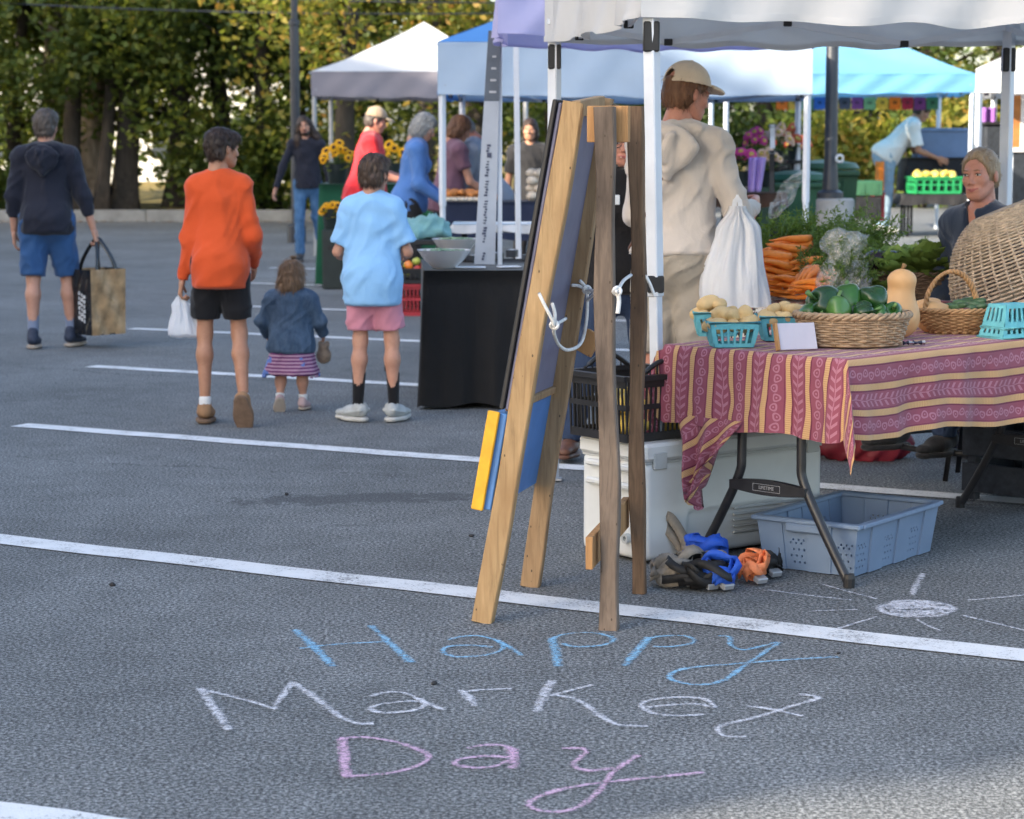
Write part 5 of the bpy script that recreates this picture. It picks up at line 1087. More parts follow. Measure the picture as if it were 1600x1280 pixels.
k = NB('striped_dress'); v = k.sep(k.coord()); st = k.math('GREATER_THAN', k.math('SINE', k.math('MULTIPLY', v[2], 330)), 0.0); cc = k.mix(st, (0.16, 0.035, 0.14), (0.50, 0.30, 0.40)); nz = k.noise(k.coord(), 13, 2)
cc = k.mix(k.math('MULTIPLY', k.math('GREATER_THAN', nz, 0.60), k.math('LESS_THAN', v[2], 0.30)), cc, (0.13, 0.22, 0.55)); k.set(col=cc, rough=0.9); m_dress = k.m
a = G(456, 641)
PE['tot'] = person('toddler in denim jacket and striped dress with a tiny topknot', a.xy, -3, .875, TOT, w=1.0, lean=(0, .04, 1), head=(-22, -8, 0), armL=((-.5, .1, -1), (.1, .6, -.8)), armR=((.5, .2, -1), (.05, .7, -.8)),
    legL=((-.02, .02, -1), (.0, -.38, -1)), legR=((.03, .08, -1), (.02, -.04, -1)), footdir={'L': (-.1, .35, -.9), 'R': (.2, 1, 0)}, skin=m_skin, top=dict(name='denim_jacket', mat=c_djack, ease=.05, hem=.055, sleeve=1.0, fold=.014, collar=True), skirt=(m_dress, .06, .35, .20, .315),
    shoes=dict(mat=M('pale_pink_shoe', (0.50, 0.36, 0.36), 0.7), sole=m_tansole, scale=1.05), socks=(s_white, .25, .055), hair=('bob', m_h_blond), hands=(.6, .8), seed=11, h=.0095, strand=2200)
I = PE['tot']; tk = MB(); tp = I['hc']+I['Rh']@V3(0, -.01, .118)*I['hs']
for q in range(40):
    b = q*2.4; rr = random.uniform(.3, 1); tk.tube([tp+V3(0, 0, -.012), tp+V3(.006*math.cos(b), .006*math.sin(b), .016), tp+V3(.026*rr*math.cos(b), .026*rr*math.sin(b), .040-.018*rr)], [.003, .0026, .0008], 4)
o = tk.build('topknot', m_h_blond, I['t'], True); o['kind'] = 'stuff'; MB().lathe([(.009, -.004), (.011, 0), (.009, .004)], Vector(tp)+Vector((0, 0, .004)), 10).build('hair_tie', m_tan_suede, I['t'], True)
jm = M('denim_seam', (0.10, 0.13, 0.19), 0.9)   # yoke and hem seams of the little jacket
a = G(482, 409)
PE['long'] = person('long-haired bearded man in navy long sleeves and jeans walking towards the camera', a.xy, 176, 1.79, w=.94, lean=(.02, .06, 1), head=(8, -4, 12), armL=((-.30, -.15, -1), (-.12, .1, -1)), armR=((.42, .10, -1), (.30, .18, -1)),
    legL=((-.02, -.22, -1), (-.10, -.42, -1)), legR=((.02, .14, -1), (.0, -.06, -1)), footdir={'L': (-.1, 1, -.4), 'R': (.1, 1, 0)}, skin=m_skin, top=dict(name='long_sleeved_shirt', mat=c_navy, ease=.012, hem=.05, sleeve=1.0), bottom=dict(name='jeans', mat=c_jean, len=1.0, ease=.006, cuff=.058), shoes=dict(mat=c_dark, sole=c_dark), hair=('long', m_h_dark), hands=(.4, .4), seed=13, h=.016, face=True, strand=900)
I = PE['long']; F = SDF(I['hc']-.16*I['hs'], I['hc']+.16*I['hs'], .006); A = lambda x, y, z: I['hc']+I['Rh']@V3(x, y, z)*I['hs']
F.ell(A(0, .058, -.092), V3(.036, .040, .030), I['Rh'], .02); [F.cone(A(q*.055, .012, -.05), A(q*.022, .064, -.098), .018, .018, .02) for q in (-1, 1)]; F.cone(A(-.022, .094, -.052), A(.022, .094, -.052), .006, .006, .01); sdf_obj(F, 'beard', m_h_dark, I['t'], disp=folds(.004, 3, (60, 60, 60)))
a = W(572, 300, 21.6)
PE['red'] = person('man in red t-shirt and tan cap buying at the flower stall', a.xy, -88, 1.80, w=1.06, lean=(0, .10, 1), head=(4, -18, 0), armL=((-.2, .35, -1), (.1, 1, -.2)), armR=((.2, .30, -1), (0, 1, -.25)), skin=m_skinr, top=dict(name='t_shirt', mat=c_red, ease=.03, hem=.09, sleeve=.42, cuff=.08), bottom=dict(name='trousers', mat=c_dark, ease=.02), shoes=dict(mat=c_dark, sole=c_dark), hair=('under_cap', m_h_gbr), cap=(c_cap2, True), hands=(.6, .6), seed=17, h=.016, belly=.08, strand=300)
a = W(640, 300, 19.7)
PE['sweater'] = person('grey-haired person in blue sweater and black trousers looking down at the stall', a.xy, -86, 1.735, w=.98, lean=(0, .14, 1), head=(0, -30, 0), armL=((-.15, .2, -1), (.1, .8, -.6)), armR=((.2, .05, -1), (-.1, .85, -.6)), skin=m_skin, top=dict(name='sweater', mat=c_blues, ease=.026, hem=.06, sleeve=1.0, bust=True), bottom=dict(name='trousers', mat=c_dark, ease=.022), shoes=dict(mat=c_dark, sole=c_dark), hair=('bob', m_h_grey), hands=(.6, .6), seed=19, h=.015, face=True, strand=900)
a = W(700, 300, 20.6)
PE['mauve'] = person('auburn-haired person in mauve vest between the tent poles', a.xy, -70, 1.72, lean=(0, .12, 1), head=(-5, -28, 0), armL=((-.15, .35, -1), (.1, .9, -.6)), armR=((.2, .3, -1), (-.1, .9, -.6)), skin=m_skin, top=dict(name='vest', mat=c_mauve, ease=.03, hem=.10, sleeve=.30), bottom=dict(name='trousers', mat=c_dark, ease=.02), shoes=dict(mat=c_dark, sole=c_dark), hair=('bob', m_h_red), hands=(.6, .6), seed=23, h=.017, strand=500)
a = W(766, 300, 20.9)
PE['grey'] = person('stooping stallholder in grey shirt behind the tray of pastries', a.xy, 84, 1.76, w=1.08, lean=(0, .34, 1), head=(0, -42, 0), armL=((-.15, .25, -1), (.1, .8, -.8)), armR=((.15, .3, -1), (-.1, .8, -.8)), skin=m_skinr, top=dict(name='shirt', mat=c_greys, ease=.03, hem=.09, sleeve=.95), bottom=dict(name='trousers', mat=c_dark, ease=.02), shoes=dict(mat=c_dark, sole=c_dark), hair=('short', m_h_grey), hands=(.6, .6), seed=29, h=.017, strand=400)
a = W(829, 300, 23.5)
PE['far'] = person('dark-haired stallholder in black seen between tent poles left of the easel', a.xy, 170, 1.70, skin=m_skint, top=dict(name='shirt', mat=c_dark, ease=.02, hem=.08, sleeve=.4, cuff=.075), bottom=dict(name='trousers', mat=c_dark, ease=.02), shoes=dict(mat=c_dark, sole=c_dark), hair=('bob', m_h_dark), hands=(.5, .5), seed=31, h=.018, strand=0)
a = W(976, 300, 10.3)
PE['smile'] = person('smiling person in black t-shirt with name badge behind the easel', a.xy, 172, 1.565, w=1.08, lean=(0, .02, 1), head=(6, -4, 4), armL=((-.2, .1, -1), (-.05, .3, -1)), armR=((.12, .05, -1), (.10, .22, -1)), legR=((.22, .0, -1), (.20, .0, -1)), legL=((-.05, .0, -1), (-.02, 0, -1)), skin=m_skinr, top=dict(name='t_shirt', mat=c_black, ease=.024, hem=.06, sleeve=.42, cuff=.075, bust=True), bottom=dict(name='jeans', mat=c_jean_d, ease=.012), shoes=dict(mat=m_brownleather, sole=m_brownleather), hair=('bob', m_h_dark), hands=(.4, .4), seed=37, h=.012, face=True, smile=1.0, strand=900)
I = PE['smile']; b = I['chs']+I['fw']*.152*I['S']+V3(.045, 0, .03); MB().box(b, (.036, .003, .022), None, .002).build('name_badge', M('white_badge', (0.7, 0.75, 0.8), 0.5), I['t'])
gl = MB()
for q in (-1, 1): gl.tube([I['hc']+I['Rh']@V3(q*.032+.024*math.cos(x), .108, .004+.018*math.sin(x)) for x in np.linspace(0, 6.28, 17)[:-1]], .0022, 5, closed=True); gl.tube([I['hc']+I['Rh']@V3(q*.056, .106, .006), I['hc']+I['Rh']@V3(q*.080, .0, .006)], .002, 5)
gl.tube([I['hc']+I['Rh']@V3(-.009, .110, .006), I['hc']+I['Rh']@V3(.009, .110, .006)], .002, 5); gl.build('glasses', m_blackp, I['t'], True)
a = W(1058, 300, 9.62)
PE['cap'] = person('shopper in beige hoodie, taupe shorts and beige cap holding a white plastic bag', a.xy, -22, 1.80, w=.88, lean=(0, .05, 1), head=(-38, -14, 0), armL=((-.2, .25, -1), (.2, .9, -.1)), armR=((.34, .06, -1), (-.05, .95, .10)), legL=((-.05, .02, -1), (-.02, 0, -1)), legR=((.05, .02, -1), (.02, 0, -1)), skin=m_skinr, top=dict(name='hoodie', mat=c_beige, ease=.030, hem=-.02, sleeve=.98, hood=True, fold=.010), bottom=dict(name='shorts', mat=c_taupe, len=.47, ease=.034, cuff=.100, fold=.009), shoes=dict(mat=m_navyshoe, sole=m_tansole), hair=('under_cap', m_h_red), cap=(c_cap, True), hands=(.7, .8), seed=41, h=.0115, face=True, strand=900)
I = PE['cap']; MB().tube(smooth3([I['nb']-I['fw']*.10+V3(.11, 0, -.03), I['chs']-I['fw']*.162+V3(.02, 0, .02), I['wa']-I['fw']*.150+V3(-.09, 0, 0), I['pel']-I['fw']*.08+V3(-.19, 0, .03)]), .011, 6, flat=.4).build('bag_strap', m_brownleather, I['t'], True)
a = W(1548, 300, 9.75)
PE['vendor'] = person('blond stallholder in navy fleece seated behind the big tilted basket', a.xy, 128, 1.66, w=.90, fat=.90, brow=m_h_blond, lean=(0, .10, 1), head=(16, -2, 3), armL=((-.2, .05, -1), (.3, .8, -.7)), armR=((.2, .05, -1), (-.2, .8, -.7)), legL=((-.15, 1, -.08), (0, .05, -1)), legR=((.15, 1, -.08), (0, .05, -1)), skin=m_skinr, top=dict(name='fleece', mat=c_fleece, ease=.03, hem=.06, sleeve=1.0, collar=True), bottom=dict(name='jeans', mat=c_jean_d, ease=.012), shoes=dict(mat=c_dark, sole=c_dark), hair=('pulled', m_h_vend), hands=(.6, .6), seed=43, h=.012, face=True, strand=700, base=.15, smile=.75)
vp = a.xy; stl = thing('stool', 'black stool under the seated stallholder', 'stool', (vp[0], vp[1], 0)); MB().lathe([(.17, .555), (.18, .57), (.175, .60), (.02, .605)], (vp[0], vp[1], 0), 20).build('seat', m_blackp, stl, True, True)
for q in range(4):
    b = q*math.pi/2+.4; MB().tube([(vp[0]+.12*math.cos(b), vp[1]+.12*math.sin(b), .56), (vp[0]+.2*math.cos(b), vp[1]+.2*math.sin(b), .0)], .012, 7).build('leg', m_legm, stl, True, True)
MB().tube([(vp[0]+.43*math.cos(x), vp[1]+.43*math.sin(x), .165) for x in np.linspace(0, 6.28, 29)[:-1]], .014, 6, closed=True).build('footrest', m_legm, stl, True, True)
a = W(1384, 300, 27.5); gz = float(ground_z(a.x, a.y))
PE['bend'] = person('helper in white t-shirt and pale jeans bending over the green crates', a.xy, -90, 1.74, lean=(0, .80, .95), head=(0, -34, 0), armL=((-.05, .25, -1), (.0, .9, -.4)), armR=((.1, .2, -1), (0, .9, -.35)), legL=((-.04, -.08, -1), (-.02, -.05, -1)), legR=((.04, -.04, -1), (.02, -.04, -1)), skin=m_skint, top=dict(name='t_shirt', mat=c_white, ease=.03, hem=.06, sleeve=.42, cuff=.075), bottom=dict(name='jeans', mat=c_jean_l, ease=.02), shoes=dict(mat=s_white, sole=m_wsole), hair=('short', m_h_dark), hands=(.5, .5), seed=47, h=.016, base=gz, strand=400)
# ------------------------------------------------------------------ lamp posts, wires
m_post = M('dark_bronze_post', (0.035, 0.04, 0.05), 0.4, 0.1, 4, spec=0.5); m_conc = M('concrete', (0.33, 0.34, 0.34), 0.9, 0.12, 5, 0.3, 60)
a = W(1297, 300, 19.4); gz = float(ground_z(a.x, a.y))
t = thing('lamp_post', 'dark lamp post on a round concrete base behind the carrots', 'lamp post', (a.x, a.y, gz)); zt_ = W(1300, 310, a.y).z
MB().lathe([(.165, gz-.05), (.165, zt_-.015), (.15, zt_)], (a.x+.045, a.y, 0), 28).build('concrete_base', m_conc, t, 'auto', True)
MB().lathe([(.115, zt_+.002), (.115, zt_+.05), (.07, zt_+.075), (.062, zt_+.25), (.056, zt_+.28), (.05, 6.5)], (a.x, a.y, 0), 20).build('pole', m_post, t, 'auto', True)
MB().box((a.x, a.y-.45, 6.5), (.12, .45, .06), None, .02).build('lamp_head', m_post, t, world=True)
st = MB(); c_ = W(1312, 248, a.y-.1); st.tube([c_+Vector((.03*math.cos(x), 0, .03*math.sin(x))) for x in np.linspace(0, 6.28, 13)[:-1]], .012, 6, closed=True); st.build('tape_roll', M('white_tape', (.7, .7, .68), .5), t, True, True)
a = W(466, 300, 33.0)
t = thing('lamp_post', 'slim dark lamp post behind the long-haired man', 'lamp post', (a.x, a.y, 0))
MB().lathe([(.14, 0), (.14, .25), (.075, .28), (.068, 3.15), (.082, 3.16), (.082, 3.22), (.052, 3.24), (.05, 6.0)], (a.x-.03, a.y, 0), 18).build('pole', m_post, t, 'auto', True)
MB().lathe([(.02, 5.95), (.17, 6.0), (.20, 6.2), (.05, 6.45)], (a.x-.03, a.y, 0), 16).build('lantern', m_post, t, 'auto', True)
for i, (ya, yb) in enumerate(((14, 12), (11, 18))):
    A, B = W(380, ya, 36), W(1000, yb, 36); o = MB().tube([A+(B-A)*(q/20)*2.2+Vector((-4, 0, .2*((q/10-1)**2)-.1+i*.25)) for q in range(21)], .012, 5).build('overhead_wire', m_post, None, True); props(o, ['lower overhead wire crossing in front of the trees', 'upper overhead wire crossing in front of the trees'][i], 'wire')
# ------------------------------------------------------------------ generic small builders
def draped_table(label, c, half, top, mat, rz=0.0, drop=None, name='draped_table', items=True):
    t = thing(name, label, 'table', (c[0], c[1], float(ground_z(*c))), rz); hx, hy = half; z0 = top-(drop or top-.02); n = 26
    MB().box((0, 0, top-.03-float(ground_z(*c))), (hx-.02, hy-.02, .02)).build('tabletop', m_tbl, t)
    gz = float(ground_z(*c)); per = []
    for (a, b) in (((-hx, -hy), (hx, -hy)), ((hx, -hy), (hx, hy)), ((hx, hy), (-hx, hy)), ((-hx, hy), (-hx, -hy))):
        for i in range(n): per.append((a[0]+(b[0]-a[0])*i/n, a[1]+(b[1]-a[1])*i/n))
    vs = []; rows = 8
    for r in range(rows+1):
        f = r/rows
        for i, (x, y) in enumerate(per):
            w = 1+f*(.03+.018*math.sin(i*1.05)+.014*math.sin(i*.43+1)); ex = (math.sin(i*.9)*.010+math.sin(i*2.3)*.005)*f
            vs.append((x*w+ex*(abs(y) < hy), y*w+ex*1.5, top-gz+.004-(top-z0)*f-(0.012*math.sin(i*.5)*f)))
    m = len(per); fs = [(r*m+i, r*m+(i+1) % m, (r+1)*m+(i+1) % m, (r+1)*m+i) for r in range(rows) for i in range(m)]+[tuple(range(m))]
    MB().add(vs, fs).build('cloth', mat, t, True)
    for sx in (-1, 1):
        for sy in (-1, 1): MB().tube([(sx*(hx-.08), sy*(hy-.08), 0), (sx*(hx-.08), sy*(hy-.08), top-gz-.05)], .015, 6).build('leg', m_legm, t, True)
    return t
def lug_crate(name, label, c, half, hh, R, mat, cat='crate', slots=8, holes=False, rim=.012, par_extra=None):
    """open crate: floor, four walls of uprights and rails (slots are real gaps), rim"""
    c = Vector(c); t = thing(name, label, cat, c); hx, hy = half; th = .006
    ex, ey, ez = R.col[0], R.col[1], Vector((0, 0, 1))
    def pt(x, y, z): return c+ex*x+ey*y+ez*z
    MB().box(pt(0, 0, .006), (hx*.94, hy*.94, .005), R).build('floor', mat, t, world=True)
    for (ax_, sgn, L, D, nn) in ((0, -1, hx, hy, slots), (0, 1, hx, hy, slots), (1, -1, hy, hx, max(3, int(slots*hy/hx))), (1, 1, hy, hx, max(3, int(slots*hy/hx)))):
        wm = MB()
        def q(u, z, d=0): return pt(u, sgn*(D*(.94+.06*z/hh)+d), z) if ax_ == 0 else pt(sgn*(D*(.94+.06*z/hh)+d), u, z)
        up = R.col[1] if ax_ == 0 else R.col[0]
        for (za, zb) in ((.0, .03), (hh*.48, hh*.56), (hh-.045, hh-.02)):
            wm.bar(q(-L*.96, (za+zb)/2), q(L*.96, (za+zb)/2), th, zb-za)
        for i in range(nn+1):
            u = -L*.95+2*L*.95*i/nn; wm.bar(q(u, .01), q(u, hh-.02), L*.95/nn*.62 if not holes else L*1.9/nn, th*.9, up)
        wm.build('side', mat, t, world=True)
        MB().bar(q(-L-.004, hh-.01, .004), q(L+.004, hh-.01, .004), .03 if ax_ == 0 else .029, .018 if ax_ == 0 else .0175).build('rim', mat, t, world=True)
    return t
# ------------------------------------------------------------------ left stalls
c_green = cloth_mat('green_table_cloth', (0.012, 0.085, 0.045)); c_blk = cloth_mat('black_table_cloth', (0.010, 0.010, 0.011), 0.15, 0.3, 0.7); c_nvy = cloth_mat('navy_table_cloth', (0.02, 0.028, 0.06)); c_wht = cloth_mat('white_table_cloth', (0.55, 0.57, 0.60))
a = W(600, 300, 23.4); draped_table('green clothed table in front of the red-shirted man', (a.x-.02, a.y), (.62, .40), W(600, 288, 23.0).z, c_green)
m_petal = M('yellow_petal', (0.75, 0.42, 0.01), 0.6, 0.15, 20); m_disc = M('brown_flower_disc', (0.06, 0.03, 0.012), 0.9); m_stem = M('green_stem', (0.06, 0.13, 0.03), 0.6, 0.2, 20); m_bucket = M('dark_bucket_plastic', (0.02, 0.03, 0.03), 0.4)
def flower_bucket(label, c, hgt, spread, n, petal, disc, fr=.055, bucket=m_bucket, seed=1, br=.11, bh=.2, name='flower_bucket', petals=11):
    rg = random.Random(seed); c = Vector(c); t = thing(name, label, 'flowers', c)
    MB().lathe([(br*.75, 0), (br*.8, .01), (br, bh), (br*1.05, bh+.005), (br*.95, bh)], c, 16).build('bucket', bucket, t, 'auto', True)
    sm = MB(); lf = MB()
    for i in range(n):
        an = rg.uniform(0, 6.28); r = spread*math.sqrt(rg.random()); p = c+Vector((r*math.cos(an), r*math.sin(an), hgt*(1-.35*(r/spread)**2)*rg.uniform(.85, 1.08)))
        sm.tube([c+Vector((r*.2*math.cos(an), r*.2*math.sin(an), bh*.6)), p], .004, 4); lp = c+(p-c)*rg.uniform(.55, .85)
        for q in range(3):
            b = rg.uniform(0, 6.28); d = Vector((math.cos(b), math.sin(b), rg.uniform(-.3, .4)))*.09; s = d.cross(Vector((0, 0, 1))).normalized()*.03; lf.add([lp, lp+d*.5+s, lp+d, lp+d*.5-s], [(0, 1, 2, 3)])
        nd = Vector((math.cos(an)*r/spread*.8+rg.uniform(-.2, .2), math.sin(an)*r/spread*.6-.75, .45+rg.uniform(-.2, .3))).normalized(); s_, u_ = basis(nd); fl = MB(); f_ = fr*rg.uniform(.75, 1.2)
        for q in range(petals):
            for ly in (0, 1):
                b = 6.283*(q+.5*ly)/petals; d = (s_*math.cos(b)+u_*math.sin(b)); w_ = nd.cross(d)*f_*.26; o0 = p+nd*(.004+.006*ly)
                L = f_*(1-.25*ly); fl.add([o0+d*f_*.2, o0+d*L*.65+w_+nd*.008, o0+d*L+nd*(-.004), o0+d*L*.65-w_+nd*.008], [(0, 1, 2, 3)])
        h_ = fl.build('flower_head', petal, t, False, True)
        MB().lathe([(f_*.42, 0), (f_*.36, .010), (f_*.1, .014)], p+nd*.008, 10, R=rot3(s_, u_, nd)).build('flower_disc', disc, h_, True, True)
    sm.build('stems', m_stem, t, False, True); lo = lf.build('leaves', m_leafg, t, False, True); lo['kind'] = 'stuff'; return t
zt = W(600, 288, 23.0).z
flower_bucket('bucket of yellow sunflowers on the green table, left end', (W(524, 288, 23.2).x+.02, 23.2, zt), .40, .20, 20, m_petal, m_disc, .055, seed=3)
flower_bucket('yellow sunflowers in a low bucket before the green table', (W(520, 330, 22.6).x, 22.6, W(520, 358, 22.6).z), .26, .13, 12, m_petal, m_disc, .05, seed=5)
p_ = W(520, 358, 22.6); o = thing('plinth', 'dark crate under the low bucket of sunflowers', 'crate', (p_.x, p_.y, 0)); MB().box((p_.x, p_.y, p_.z/2), (.10, .12, p_.z/2-.002), None, .01).build('box', m_bucket, o, world=True); MB().box((p_.x, p_.y-.122, p_.z*.7), (.04, .004, .02), None, .002).build('hand_hold', m_blackp, o, world=True)
flower_bucket('bucket of yellow sunflowers behind the red-shirted man', (W(605, 288, 23.6).x+.05, 23.6, zt), .42, .18, 9, m_petal, m_disc, .07, seed=7)
# crates of tomatoes and peppers
RX = Matrix.Identity(3); a = G(640, 494)
m_redp = M('red_plastic', (0.42, 0.035, 0.045), 0.45, 0.12, 8); 
lug_crate('produce_crate', 'red plastic crate on the ground beside the black clothed table', (a.x, a.y+.16, 0), (.155, .155), .27, Matrix.Rotation(.12, 3, 'Z'), m_redp, slots=9)
lug_crate('produce_crate', 'black crate of tomatoes and peppers stacked on the red crate', (a.x-.02, a.y+.16, .275), (.19, .155), .13, Matrix.Rotation(.05, 3, 'Z'), m_blackp, slots=9)
m_tom = M('tomato_skin', (0.55, 0.045, 0.02), 0.25, 0.15, 10, spec=0.5); m_pepo = M('orange_pepper_skin', (0.72, 0.20, 0.02), 0.25, 0.12, 10, spec=0.5); m_app = M('yellow_green_apple_skin', (0.42, 0.46, 0.08), 0.3, 0.2, 12, spec=0.5)
def blob_mesh(name, rad, lob=0, dent=.25, h=None, seed=1, amp=.03, lobamp=.10):
    r = max(rad); h = h or r/9; F = SDF(np.array((-r*1.3,)*3), np.array((r*1.3,)*3), h); F.ell((0, 0, 0), rad, None, 0)
    V, Q = F.mesh(); V = relax(V, Q, 1)
    if lob:
        an = np.arctan2(V[:, 1], V[:, 0]); V[:, :2] *= (1+lobamp*np.cos(an*lob))[:, None]
    if dent:
        rr = np.hypot(V[:, 0], V[:, 1])/rad[0]; V[:, 2] -= np.where(V[:, 2] > 0, dent*rad[2]*np.exp(-(rr/.33)**2), 0)
    V = V+(vnoise(V/r*1.3+seed*7, seed)*amp*r)[:, None]*V/(np.linalg.norm(V, axis=1, keepdims=True)+1e-9)
    return np_mesh(name, V, Q)
def place(name, me, mat, loc, rot=(0, 0, 0), sc=1.0, parent=None):
    o = bpy.data.objects.new(name, me); C.objects.link(o)
    if len(me.materials) == 0: me.materials.append(mat)
    if me.polygons and not me.polygons[0].use_smooth: me.polygons.foreach_set('use_smooth', [True]*len(me.polygons))
    o.location = loc; o.rotation_euler = rot; o.scale = (sc,)*3 if not isinstance(sc, tuple) else sc; o.parent = parent; return o
tm = blob_mesh('tomato', (.036, .036, .030), 5, .3, seed=2); pm = blob_mesh('pepper_small', (.036, .036, .045), 4, .35, seed=4); am = blob_mesh('apple', (.036, .036, .033), 0, .35, seed=6)
for i in range(16):
    x = a.x-.17+(i % 5)*.075+random.uniform(-.01, .01); y = a.y+.06+(i//5)*.075; m_, me, lab, cat = ((m_tom, tm, 'red tomato in the black crate by the blue-shirted boy', 'tomato'), (m_pepo, pm, 'orange pepper in the black crate by the blue-shirted boy', 'pepper'), (m_app, am, 'yellow-green apple heaped on the black crate by the blue-shirted boy', 'apple'))[i % 3 if i < 10 else 2]
    key = me.name+'_m'
    o = place(('tomato', 'pepper', 'apple')[('tomato', 'pepper', 'apple').index(cat)], me, m_, (x, y, .36+.035*(i % 2)+.03*(i//5)), (random.uniform(-.5, .5), random.uniform(-.5, .5), i)); props(o, lab, cat, cat+'s in the black crate')
# black clothed table with bowls
fl_ = G(648, 640); zt1 = .765; fr_ = Vector((.26, fl_.y+.05, 0))
bt = draped_table('table under a floor-length black cloth behind the easel', ((fl_.x+fr_.x)/2+.02, fl_.y+.64), ((fr_.x-fl_.x)/2, .62), zt1, c_blk, rz=.05)
m_cer = M('white_melamine', (0.70, 0.69, 0.70), 0.25, 0.03, 8, spec=0.5); m_salad = M('chopped_greens', (0.20, 0.30, 0.20), 0.8, 0.4, 60, 0.8, 50)
def bowl(label, c, r, h):
    c = Vector(c); t = thing('serving_bowl', label, 'bowl', c); o = MB().lathe([(r*.42, 0), (r*.45, .006), (r*.75, h*.45), (r*1.0, h), (r*1.03, h+.004), (r*.97, h-.004), (r*.72, h*.5), (r*.4, .014), (.001, .012)], c, 32).build('bowl', m_cer, t, 'auto', True)
    mb = MB(); rg = random.Random(int(c.x*99))
    for i in range(70):
        an = rg.uniform(0, 6.28); q = r*.85*math.sqrt(rg.random()); p = c+Vector((q*math.cos(an), q*math.sin(an), h*(.86+.16*(1-(q/r)**2))+rg.uniform(-.006, .008))); mb.box(p, (rg.uniform(.006, .016), rg.uniform(.004, .010), .003), Matrix.Rotation(rg.uniform(0, 3), 3, 'Z') @ Matrix.Rotation(rg.uniform(-.6, .6), 3, 'X'))
    f = mb.build('filling', m_salad, t, False, True); f['kind'] = 'stuff'
b1 = G(694, 421, zt1); bowl('nearer white serving bowl on the black clothed table', (b1.x, b1.y, zt1+.008), .148, .098)
b2 = W(711, 397, fl_.y+1.0); rs = thing('display_riser', 'low black riser under the farther serving bowl', 'riser', (b2.x, b2.y, zt1+.008)); MB().box((b2.x, b2.y, (zt1+.0085+b2.z)/2), (.11, .11, (b2.z-zt1-.0095)/2), None, .004).build('block', m_blackp, rs, world=True); bowl('farther white serving bowl behind the nearer one', (b2.x, b2.y, b2.z), .135, .088)
m_paper = M('white_paper', (0.62, 0.65, 0.70), 0.8, 0.05); m_pack = M('dark_packet', (0.03, 0.035, 0.045), 0.35, 0.3, 30)
for i, (px, py, hx, hy, hz, m_, nm, lab) in enumerate(((735, 421, .085, .05, .003, m_paper, 'leaflet', 'white leaflet lying at the near edge of the black table'), (795, 420, .06, .04, .003, m_paper, 'leaflet', 'white leaflet near the tent pole on the black table'),
        (742, 411, .045, .03, .018, m_pack, 'packet', 'dark packet just right of the near bowl'), (772, 408, .06, .035, .020, m_pack, 'packet', 'dark packet in the middle of the black table'), (800, 404, .05, .03, .022, m_pack, 'packet', 'dark packet beside the tent pole'), (826, 410, .05, .03, .018, m_pack, 'packet', 'dark packet at the right end of the black table'), (757, 404, .03, .025, .014, m_paper, 'card_box', 'small white box between the packets'))):
    p = G(px, py, zt1); o = thing(nm, lab, nm.replace('_', ' '), (p.x, p.y, zt1+.008)); MB().box((p.x, p.y, zt1+.009+hz), (hx, hy, hz), Matrix.Rotation(i*.35, 3, 'Z'), .002).build('body', m_, o, world=True)
    if hz > .01: MB().box((p.x, p.y-hy*.1, zt1+.0105+2*hz), (hx*.6, hy*.4, .0008), Matrix.Rotation(i*.35, 3, 'Z')).build('label_patch', m_paper, o, world=True)
# tall price board
m_board = M('pale_grey_board', (0.42, 0.46, 0.52), 0.7, 0.06, 5); m_bhead = M('slate_header', (0.10, 0.12, 0.15), 0.7); m_ink = M('dark_ink', (0.07, 0.08, 0.13), 0.8)
yb_ = fl_.y+.56; lo_, hi_ = W(757, 394, yb_), W(773, 48, yb_); lo_.z = zt1+.008
pb = thing('price_board', 'tall narrow pale price board standing on the black table', 'sign', lo_); dv = (hi_-lo_); n = 2
w0, w1 = .060, .036; sx = Vector((1, 0, 0)); bk = Vector((0, .008, 0))
def trap(a, b, wa, wb, th, mat, nm):
    vs = [a-sx*wa, a+sx*wa, b+sx*wb, b-sx*wb]; vs += [v+th for v in vs]; MB().add(vs, [(0, 1, 2, 3), (7, 6, 5, 4), (0, 4, 5, 1), (1, 5, 6, 2), (2, 6, 7, 3), (3, 7, 4, 0)]).build(nm, mat, pb, world=True)
trap(lo_, lo_+dv*.70, w0, w0+(w1-w0)*.70, bk, m_board, 'board'); trap(lo_+dv*.701, hi_, w0+(w1-w0)*.70, w1, bk*1.2, m_bhead, 'header')
rg = random.Random(4)
for i, f in enumerate((.035, .11, .145, .19, .225, .26, .31, .345, .395, .43, .50)):
    p = lo_+dv*f-Vector((0, .003, 0)); hgt = .009 if i % 2 else .014
    for q in range(3): MB().box(p+sx*(-.012+.004*q)+Vector((0, 0, (q-1)*.016)), (.005+rg.random()*.006, .001, hgt*.4)).build('price_mark', m_ink, pb, world=True)
MB().box(lo_+dv*.47-Vector((0, .003, 0)), (.013, .001, .014)).build('price_mark', m_ink, pb, world=True)
for i in range(4): MB().box(lo_+dv*(.74+.05*i)-Vector((0, .003, 0))+sx*.004, (.02-.003*i, .001, .006)).build('header_mark', M('pale_ink', (0.45, 0.47, 0.5), 0.8), pb, world=True)
o = MB().bar(Vector((W(781, 300, yb_).x, yb_+.03, zt1)), W(781, 48, yb_+.03), .026, .02, (0, 1, 0), .002).build('board_stake', m_pole, pb, world=True)
